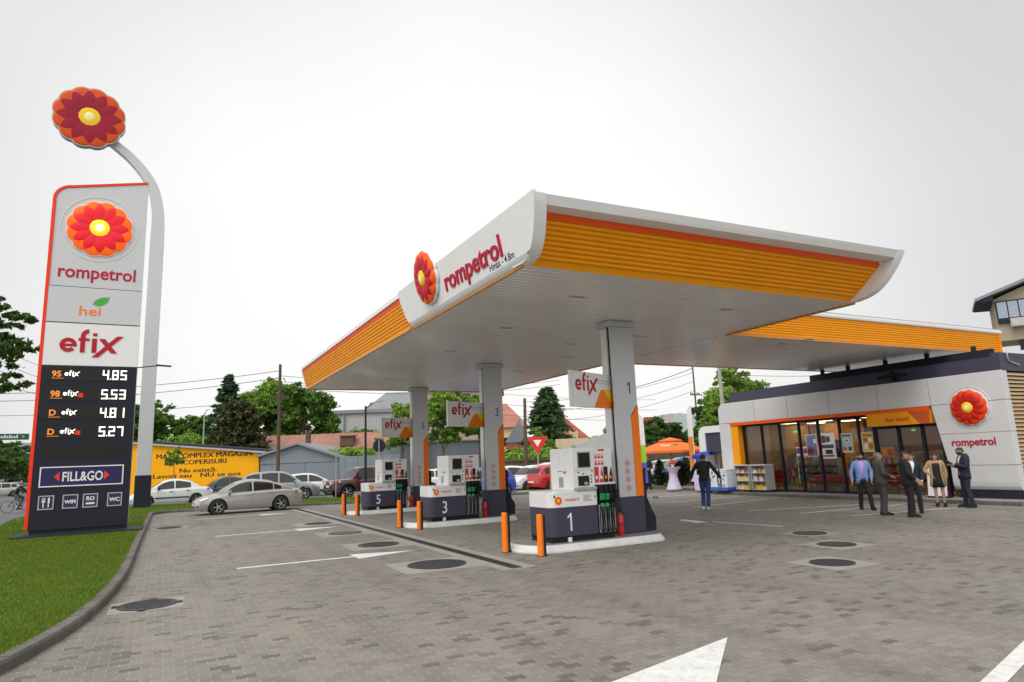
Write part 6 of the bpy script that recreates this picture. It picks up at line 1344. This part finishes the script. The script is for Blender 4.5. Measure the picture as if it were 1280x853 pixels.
t, L_ = building('red_pyramid_house', 'house with a bright red pyramid roof behind the fir tree', 'house', at(690, 600, 84), at(738, 600, 84)); MB().box(0, L_, 0, 5, 0, 4.0).build('wall', M['cream'], t); MB().add([(-.5, -.5, 4), (L_+.5, -.5, 4), (L_+.5, 5.5, 4), (-.5, 5.5, 4), (L_*.45, 2.5, 7.2)], [(0, 1, 4), (1, 2, 4), (2, 3, 4), (3, 0, 4)]).build('roof', M['rooftile'], t); MB().box(L_*.5, L_*.72, -1.0, -.4, 0, 5.2).build('gate_pier', M['cream'], t); MB().box(-2.5, L_+5, -1.1, -.5, 3.3, 3.75).build('lower_roof', M['rooftile'], t)
wallthing('brown_fence', 'dark brown board fence under the hedge beyond the parked white cars', 'fence', 628, 700, 55, 1.75, 'brownf', cap='brownf')
wallthing('cream_wall', 'cream garden wall above the dispenser 1 tower', 'wall', 697, 772, 60, 3.6, 'cream')
aw = wallthing('awning_roof', 'pale grey tilted sheet awning behind dispenser 1', 'awning', 722, 790, 52, 2.9, 'halls', th=3.5, z=2.3, slant=1.35)
for x in (.1, 2.2, 4.2):
    for y in (.1, 3.4): MB().tube([(x, y, -.05), (x, y, 2.31)], .05, 8).build('leg', M['galv'], aw)
wallthing('brown_fence', 'brown fence and hedge line behind the orange parasol', 'fence', 796, 905, 56, 2.7, 'brownf')
t, L_ = building('arched_hall', 'pale glazed barrel roof hall beyond the parasol', 'hall', at(796, 600, 88), at(905, 600, 88)); MB().box(0, L_, 0, 12, 0, 4.2).build('wall', M['halls'], t); pr_ = [(L_/2-L_/2*math.cos(R(a)), 4.2+3.0*math.sin(R(a))) for a in range(0, 181, 12)]; MB().prism(pr_, lambda a, b, d: (a, d, b), -.3, 12).build('roof', mat('pale_green_roof', (.42, .50, .48), .4, var=.1), t)
for i in range(1, 15): q = pr_[i]; MB().tube([(q[0], -.35, q[1]), (q[0], 12, q[1])], .05, 5).build('roof_rib', M['halls'], t)
t, L_ = building('brick_house', 'low red brick house roof peeking over the fence by the parasol', 'house', at(800, 600, 70), at(848, 600, 70)); MB().box(0, L_, 0, 6, 0, 4.6).build('wall', M['brownf'], t); MB().box(-.3, L_+.3, -.4, 6, 4.6, 5.1).build('roof', M['rooftile'], t); MB().box(1.2, 2.0, 1, 2, 5.1, 5.9).build('chimney', M['rooftile'], t); MB().box(3.3, 4.3, 1, 2, 5.1, 6.1).build('chimney', M['halls'], t)
# apartment block at the right
t = thing('apartment_block', 'beige apartment block with dark eaves and a glazed balcony above the shop', 'building', (41.8, 19.97, 0), R(-60))
MB().prism([(0, 7.45), (6, 7.45), (6, 12.2), (0, 9.85)], lambda a, b, d: (a, d, b), 0, 3).build('wall', M['beige'], t)
MB().box(2.0, 6, .5, 3, 0, 7.45).build('lower_wall', M['beige'], t); MB().box(.95, 1.8, .02, .6, 6.9, 7.45).box(1.45, 1.8, .05, .6, 5.5, 6.9).build('bracket', M['dark'], t)
MB().prism([(-.85, 9.80), (6.4, 12.25), (6.4, 12.42), (-.85, 9.97)], lambda a, b, d: (a, d, b), -.55, 3.2).build('roof', M['roofgrey'], t)
MB().prism([(-.8, 9.76), (0, 9.72), (0, 10.06)], lambda a, b, d: (a, d, b), -.5, 3.1).build('eaves_soffit', M['dark'], t)
w = MB().box(.08, 1.62, -.16, .02, 8.45, 9.72).build('balcony_glazing', M['dark'], t)
for k in range(3): MB().box(.14+k*.5, .58+k*.5, -.175, -.15, 8.72, 9.64).build('pane', mat('balcony_pane_%s' % 'abc'[k], (.30, .35, .42), .15, var=.2), w)
ac = MB().box(.62, 1.32, -.50, -.16, 8.15, 8.62).build('air_conditioner', M['halls'], t, bevel=.02); MB().lathe([(.19, 0), (.19, .012), (.001, .012)], 20, (.85, -.51, 8.39), mt=Matrix.Rotation(R(90), 3, 'X')).build('fan_grille', M['grey'], ac)
MB().tube([(1.9, -.06, 10.3), (1.9, -.06, 5.6)], .05, 6).build('downpipe', M['dark'], t)
# poles, lamps, signs
def upole(label, base, h, m, arms=(), r=.13, lean=0):
    t = thing('utility_pole', label, 'utility pole', base); MB().tube([(0, 0, -.2), (lean*.5, 0, h*.5), (lean, 0, h)], [r, r*.85, r*.7], 10).build('post', M[m], t, smooth=True)
    for z, w in arms:
        MB().cbox((lean*z/h, -.02, z), (w, .10, .10)).build('crossarm', M[m], t); iv = MB()
        for s in (-.45, -.25, .25, .45): iv.lathe([(.02, z+.05), (.05, z+.08), (.05, z+.16), (.02, z+.2)], 8, (lean*z/h+s*w, 0, 0))
        iv.build('insulators', M['insul'], t)
    return t
pa = at(347, 600, 50.0); pa.z = 0; upole('tall dark wooden utility pole before the gabled garage', (pa.x, pa.y, 0), 9.9, 'wood', ((7.3, .9), (6.1, 1.0)), .15)
pb = at(658, 600, 54); pb.z = 0; upole('dark wooden pole beside the brown fence and fir tree', (pb.x, pb.y, 0), 6.9, 'wood', (), .17, .15)
pc = at(878, 600, 58); pc.z = 0; upole('thin brown steel pole by the tree behind the shop portal', (pc.x, pc.y, 0), 10.5, 'wood', ((7.0, 1.1), (5.6, 1.1)), .09)
pd = at(912, 600, 44); pd.z = 0; upole('pale square concrete pole rising behind the shop roof', (pd.x, pd.y, 0), 8.2, 'cpole', (), .17)
pe = at(709, 600, 95); upole('thin far pole between fir tree and column 1', (pe.x, pe.y, 0), 9.0, 'cpole', (), .09)
def wires(label, a, b, n, sag, spread=.35, r=.014):
    t = thing('power_line', label, 'power line', a)
    mb = MB(); d = Vector(b)-Vector(a)
    for k in range(n):
        off = Vector((0, 0, -spread*k)); pts = [d*(i/14)+off+Vector((0, 0, -sag*4*(i/14)*(1-i/14)*(1+.12*k))) for i in range(15)]; mb.tube(pts, r, 4)
    mb.build('cable', M['wire'], t); return t
top = Vector((pa.x, pa.y, 9.4)); L1 = at(-60, 490, 52)
wires('pair of black cables from the wooden pole off to the left of the mast', top, at(-80, 493, 52), 2, .5, .55, .022); wires('cables sagging from the wooden pole to the canopy side', Vector((pa.x, pa.y, 9.0)), at(700, 470, 70), 3, .6, .45, .018); wires('thin lower cable crossing before the tree group', Vector((pa.x, pa.y, 7.2)), at(-80, 520, 52), 1, .4, .3, .018)
wires('cables between the brown pole and the fir tree pole', Vector((pc.x, pc.y, 9.0)), Vector((pb.x, pb.y, 6.6)), 3, .6, .8, .016); wires('cables from the concrete pole past the shop roof', Vector((pd.x, pd.y, 7.6)), at(1130, 455, 60), 2, .3, .5, .016); wires('thick cable climbing from column 1 to the brown steel pole', at(760, 492, 60), Vector((pc.x, pc.y, 9.4)), 1, .2, .3, .028); wires('thin far cables between column 3 and column 1', at(560, 486, 85), at(820, 500, 85), 3, .4, 1.3, .02)
a_ = at(-40, 395, 30)
for i, (v0, v1) in enumerate(((395, 455), (412, 470), (430, 478), (445, 490))): wires(['upper cable sloping down behind the leafy branch', 'second cable sloping down behind the leafy branch', 'third cable sloping down behind the leafy branch', 'lowest cable sloping down behind the leafy branch'][i], at(-60, v0, 34), at(64, v1+6, 55), 1, .4, .3, .016)
def lamp(label, base, h, arm=.9, m='dark', rz=0):
    t = thing('street_lamp', label, 'street lamp', base, rz); MB().tube([(0, 0, 0), (0, 0, h*.98)], [.085, .06], 10).build('post', M[m], t, smooth=True); MB().tube([(0, 0, h*.95), (arm*.5, 0, h+.08)], .035, 8).build('arm', M[m], t); MB().cbox((arm*.75, 0, h+.14), (arm*.9, .28, .09), mt=Matrix.Rotation(R(-14), 3, 'Y')).build('lamp_head', M['galv'], t, bevel=.02); MB().lathe([(.14, 0), (.14, .9), (.09, .95)], 12).build('post_base', M[m], t); return t
p = at(457, 600, 39.2); lamp('slim dark street lamp with a flat head before the maroon off-roader', (p.x, p.y, 0), 5.55)
p = at(252, 600, 70); lamp('thin pale lamp post among the trees behind the yellow wall', (p.x, p.y, 0), 8.3, .4, 'galv')
p = at(192, 600, 34); l2 = thing('lamp_arm', 'short brown lamp arm sticking out behind the price sign', 'lamp arm', (-.95, 26.45, 5.60)); MB().tube([(0, 0, 0), (.55, .3, .12), (.62, .34, .13)], .02, 6).build('arm', M['dark'], l2); MB().cbox((.82, .4, .15), (.5, .12, .05), rz=.4, mt=None).build('lamp_head', M['wood'], l2)
p = gp(676, 612); ys_ = thing('yield_sign', 'red and white triangular yield sign on a grey post by the red car', 'traffic sign', (p.x-.1, p.y, 0), R(-28)); MB().tube([(0, 0, 0), (0, 0, 3.1)], .035, 8).build('post', M['galv'], ys_)
MB().prism([(-.62, 3.30), (.62, 3.30), (.66, 3.24), (.05, 2.22), (-.05, 2.22), (-.66, 3.24)], lambda a, b, d: (a, d, b), -.06, -.04).build('plate', M['red'], ys_); MB().prism([(-.26, 3.08), (.26, 3.08), (0, 2.64)], lambda a, b, d: (a, d, b), -.066, -.0605).build('white_centre', M['white'], ys_)
p = at(474, 600, 38.0); rs2 = thing('round_sign', 'round traffic sign seen from its dark back behind dispenser 5', 'traffic sign', (p.x, p.y, 0), R(-28)); MB().tube([(0, 0, 0), (0, 0, 3.3)], .035, 8).build('post', M['galv'], rs2); MB().lathe([(.37, -.01), (.37, .01)], 28, (0, .05, 3.0), mt=Matrix.Rotation(R(90), 3, 'X')).build('plate', M['dark'], rs2)
p = at(420, 600, 38.5); mp = thing('thin_post', 'thin grey post standing on the verge before the off-roader bonnet', 'post', (p.x, p.y, .1)); MB().tube([(0, 0, 0), (0, 0, 3.2)], .03, 8).build('post', M['galv'], mp, smooth=True); MB().cbox((.05, 0, 3.2), (.22, .05, .05)).build('cap', M['galv'], mp)
# far left: street name sign, traffic light, cyclist
p = at(6, 600, 48); sg = thing('street_sign', 'green street direction sign with white lettering and arrow at the picture edge', 'street sign', (p.x-.4, p.y, 0), R(8)); MB().tube([(-1.4, .06, 0), (-1.4, .06, 5.4)], .05, 8).build('post', M['galv'], sg); MB().box(-1.8, 1.6, -.03, .03, 4.75, 5.20).build('plate', mat('sign_green', (.012, .10, .05), .4), sg); lt_ = MB()
for k in range(15): lt_.box(-1.2+k*.145, -1.2+k*.145+.10, -.036, -.030, 4.88, 4.88+(.16, .22, .16, .14, .24)[k % 5]) if k != 3 else None
lt_.build('lettering', M['white'], sg); text('arrow_mark', '>', .32, M['white'], sg, (1.15, -.034, 4.87), FRONT, .002, .003)
def cyclist(p):
    b = thing('bicycle', 'dark bicycle ridden by the man on the left path', 'bicycle', p, R(-8)); mt = Matrix.Rotation(R(90), 3, 'X')
    for x in (-.52, .52):
        w = MB(); w.lathe([(.335, -.018), (.35, -.01), (.352, 0), (.35, .01), (.335, .018), (.325, 0), (.335, -.018)], 36, cap=False, mt=mt); wh = w.build('wheel', M['rubber'], b, smooth=True, loc=(x, 0, .35)); s = MB()
        for k in range(14): a = 2*math.pi*k/14; s.tube([(0, 0, 0), (.33*math.cos(a), 0, .33*math.sin(a))], .0025, 3)
        s.build('spokes', M['chrome'], wh)
    f = MB()
    for a_, c in (((-.52, 0, .35), (-.05, 0, .32)), ((-.52, 0, .35), (-.17, 0, .80)), ((-.05, 0, .32), (-.2, 0, .92)), ((-.05, 0, .32), (.36, 0, .78)), ((-.18, 0, .84), (.34, 0, .88)), ((.34, 0, 1.0), (.52, 0, .35))): f.tube([a_, c], .017, 8)
    f.build('frame', M['black'], b); MB().tube([(.28, -.27, 1.02), (.36, -.1, 1.0), (.36, .1, 1.0), (.28, .27, 1.02)], .014, 8).build('handlebar', M['chrome'], b); MB().cbox((-.21, 0, .95), (.26, .14, .06)).build('saddle', M['black'], b, bevel=.02); c = MB(); c.lathe([(.09, -.008), (.09, .008)], 18, (-.05, -.04, .32), mt=mt); c.tube([(-.05, -.08, .32), (.06, -.08, .20)], .012, 6); c.tube([(-.05, .08, .32), (-.16, .08, .44)], .012, 6); c.build('crank', M['chrome'], b)
    person('man in dark jacket and grey trousers riding the bicycle on the left path', p, R(-8)+R(90), 1.78, dict(pel=(0, .21, 1.02), bel=(0, .14, 1.15), che=(0, .03, 1.33), nek=(0, -.06, 1.50), hed=(0, -.12, 1.60), top=(0, -.13, 1.70), hpL=(.09, .20, 1.00), hpR=(-.09, .20, 1.00), knL=(.11, -.18, .82), anL=(.10, .02, .42), toL=(.10, -.16, .36), knR=(-.11, -.14, .60), anR=(-.10, .0, .25), toR=(-.10, -.18, .20),
        shL=(.19, -.01, 1.44), shR=(-.19, -.01, 1.44), elL=(.27, -.18, 1.25), wrL=(.27, -.30, 1.06), elR=(-.27, -.18, 1.25), wrR=(-.27, -.30, 1.06)), ('dark_brown_jacket', (.02, .015, .016)), ('grey_trouser', (.10, .09, .11)), None, 'hairb', style='knit', seated=True)
p = gp(22, 641); cyclist((p.x, p.y, 0))
p = at(2, 574, 75); car('silver_hatchback', 'pale car at the far end of the left road', 'car', (p.x, p.y, 0), R(200), paint('pale_silver_paint', (.5, .5, .5), .2), **HP, **HAT); p = at(27, 573, 82); car('grey_hatchback', 'grey car on the far road behind the cyclist', 'car', (p.x, p.y, 0), R(10), paint('mid_grey_paint', (.2, .2, .21), .2), **HP, **HAT)
t = thing('flat_block', 'distant concrete apartment block over the far left trees', 'building', tuple(at(10, 600, 260))[:2]+(0,), R(15)); MB().box(-20, 22, 0, 12, 0, 16).build('wall', M['halls'], t)
for k in range(5): MB().box(-19, 21, -.3, 0, 2+k*2.8, 3.3+k*2.8).build('window_row', M['window'], t)
# ------------------------------------------------------------------ trees
def G0(u, D): p = at(u, 600, D); return (p.x, p.y, 0)
tree('near broadleaf tree whose leafy branches reach in beside the price sign', (-9.2, 31, 0), 10.5, [(2.6, -.9, 7.1, 2.0, 1.6, 1.5), (3.9, -1.8, 7.6, 1.1, .9, .7), (4.2, -2.0, 6.6, 1.15, .9, .65), (3.3, -1.5, 5.6, 1.3, 1.0, .7), (1.6, -.3, 8.9, 2.1, 1.8, 1.5), (1.7, -.5, 5.4, 1.2, 1.2, .8), (-1, 0, 7.5, 2, 2, 2), (2.7, -1.2, 8.4, 1.0, .9, .7)], 9500, .13, M['leaf3'], 11, tr=.2)
tree('broad green tree behind the yellow wall left of the fir', G0(205, 84), 11.5, [(0, 0, 7.5, 3.6, 3, 2.8), (-3.2, 0, 7.0, 2.6, 2.4, 3.2), (3, 0, 6.6, 3, 2.5, 2.4), (-1, 0, 9.6, 1.8, 1.8, 1.5), (5.5, -1, 5.6, 2.2, 2, 1.9), (1.6, 0, 4.6, 3.4, 2, 1.6), (-3.5, 0, 4.6, 3, 2, 1.7), (4.5, 1, 7.2, 2.2, 2, 2.0)], 19000, .28, M['leaf1'], 12, tr=.3)
tree('tall tree showing between the price sign and the mast', G0(170, 80), 11, [(0, 0, 7.8, 2.0, 1.8, 2.6), (.4, 0, 5, 2.2, 2, 2)], 6500, .28, M['leaf3'], 13, tr=.25)
tree('pale green bushy tree low behind the yellow wall', G0(232, 76), 7, [(0, 0, 4.8, 2.8, 2.2, 1.8), (2.5, 0, 4.6, 2, 2, 1.6), (-2.4, 0, 4.4, 1.8, 1.6, 1.4), (4.6, .5, 5.2, 2.0, 1.8, 1.7)], 9000, .23, M['leaf2'], 14, tr=.2)
conifer('tall dark spruce with a narrow pointed top', G0(282, 84), 14.4, 3.8, 9000, M['needle'], 15, power=.75, leaf=.26)
conifer('wide olive-brown cypress in front of the dark spruce', G0(296, 78), 10.2, 4.0, 12000, M['needle2'], 16, power=.42, leaf=.24, droop=.05)
tree('large bright broadleaf tree right of the spruce', G0(335, 92), 15, [(0, 0, 10.5, 3.8, 3.4, 3.4), (-2.6, 0, 8.5, 3, 2.6, 2.6), (2.5, 0, 8.0, 3.2, 3, 2.6), (.5, 0, 13.2, 1.9, 1.9, 1.3), (0, 0, 5.5, 4.2, 3, 2)], 19000, .32, M['leaf2'], 17, tr=.35)
tree('large broadleaf tree at the canopy corner by the wooden pole', G0(378, 90), 14, [(0, 0, 9.8, 3.6, 3.2, 3.2), (2.8, 0, 8.2, 2.6, 2.6, 2.8), (-2.5, 0, 9, 2.6, 2.4, 2.6), (3.2, 0, 5.4, 2.4, 2.2, 2), (-1, 0, 12.0, 1.9, 1.8, 1.4), (-1.6, 0, 5.5, 3, 2.6, 2)], 18000, .32, M['leaf1'], 18, tr=.35)
tree('young tree in full leaf between columns 5 and 3', G0(557, 57), 8.6, [(-.4, 0, 6.6, 2.3, 2, 1.6), (1.6, 0, 5.3, 1.9, 1.8, 1.2), (-2.0, 0, 5.6, 1.6, 1.5, 1.6), (.4, 0, 7.8, 1.5, 1.4, .9), (2.6, 0, 6.4, 1.1, 1, .8), (.3, 0, 4.3, 2.0, 1.6, .9), (3.2, 0, 4.8, .9, .9, .8)], 10500, .20, M['leaf2'], 19, tr=.14, trunk_top=.5, lean=(-.3, 0))
tree('light green tree left of column 5', G0(503, 59), 7.8, [(.2, 0, 5.9, 1.5, 1.4, 1.6), (-.7, 0, 4.2, 1.3, 1.3, 1.0), (.8, 0, 3.9, 1.3, 1.2, .8)], 4000, .19, M['leaf2'], 20, tr=.12)
tree('small leafy tree between column 3 and the pink house windows', G0(601, 58), 8.0, [(0, 0, 6.8, 1.3, 1.2, 1.0), (.2, 0, 4.9, .9, .9, 1.0)], 2600, .19, M['leaf2'], 21, tr=.1)
conifer('dense dark green fir between column 3 and dispenser 1', G0(689, 72), 9.8, 3.5, 10000, M['needle3'], 22, power=.62, leaf=.20, droop=.15)
tree('round light green bush tree at the foot of the fir', G0(677, 66), 5.2, [(0, 0, 3.4, 1.7, 1.5, 1.3), (1, 0, 2.6, 1.3, 1.2, 1)], 2600, .17, M['leaf2'], 23, tr=.08)
tree('big yellow-green tree behind the shop portal', G0(922, 47), 8.6, [(0, 0, 5.9, 2.0, 2, 1.7), (-1.6, 0, 4.6, 1.3, 1.4, 1.7), (1.7, 0, 6.0, 1.5, 1.6, 1.2), (.2, 0, 7.3, 1.5, 1.4, .8), (-1.9, 0, 3.0, 1.2, 1.2, 1.0)], 13500, .17, M['leaf2'], 24, tr=.2)
tree('dark tree behind the thin brown pole', G0(885, 56), 7, [(0, 0, 4.6, 1.3, 1.3, 2.0), (-.8, 0, 3, 1.2, 1, 1.2)], 3000, .18, M['leaf3'], 25, tr=.14)
tree('low green trees behind the orange parasol', G0(832, 62), 5.6, [(0, 0, 4.2, 2.0, 1.8, 1.2), (-2.4, 0, 3.8, 1.6, 1.5, 1.5), (2.6, 0, 3.4, 1.9, 1.6, 1.0)], 7500, .19, M['leaf3'], 26, tr=.14)
tree('thin sapling planted before the yellow wall', G0(216, 55), 4.6, [(0, 0, 3.5, .7, .7, .6), (-.3, 0, 2.8, .5, .5, .4), (.4, 0, 3.0, .5, .5, .4)], 110, .10, M['leaf2'], 27, tr=.045, trunk_top=.7)
tree('dense green tree beyond the road at far left', G0(30, 120), 9, [(0, 0, 5, 4, 3, 3), (-4, 0, 5.5, 3.5, 3, 3.4), (3.5, 0, 4.2, 3, 3, 2.6), (1, 0, 2.5, 5, 3, 2)], 6500, .40, M['leaf3'], 28, tr=.3)
tree('bushy tree behind the cyclist at the far left', G0(8, 105), 8, [(0, 0, 4.8, 3, 3, 2.4), (-2, 0, 3, 3, 3, 2)], 3200, .36, M['leaf3'], 29, tr=.25)
for i, (u, D, sz, m_) in enumerate([(440, 63, (2.6, 1.0, .65), 'leaf2'), (470, 63, (2.6, 1.0, .6), 'leaf2'), (415, 112, (3, 2, 2.5), 'leaf1'), (450, 108, (4, 2, 2.2), 'leaf1')]):
    p = G0(u, D); s = shrub(['green climber heaped on the fence top right of the garage', 'green climber on the fence top beside the lamp post', 'green tree tops beside the grey hall', 'green bush before the grey hall wall'][i], (p[0], p[1], 2.45 if i < 2 else 3.8), sz, 2600, .16 if i < 2 else .35, M[m_], 50+i, 'climber' if i < 2 else 'bush', 'plant')
for i, u in enumerate((640, 655, 672, 690)):
    p = G0(u, 58.5); shrub(['bright shrub behind the brown fence next to column 3', 'bright shrub behind the brown fence by the wooden pole', 'bright shrub behind the brown fence over the yield sign', 'bright shrub behind the brown fence near the cream wall'][i], (p[0], p[1], 1.2), (1.5, 1.0, .95), 1700, .14, M['leaf2'], 60+i)
p = G0(769, 54); shrub('small fern-like shrub on top of dispenser 1 awning', (p[0], p[1], 3.4), (.8, .6, .5), 500, .14, M['leaf2'], 70)
p = G0(748, 54); shrub('low pale weeds along the tilted awning', (p[0], p[1], 3.1), (.7, .5, .25), 300, .12, M['leaf2'], 71)
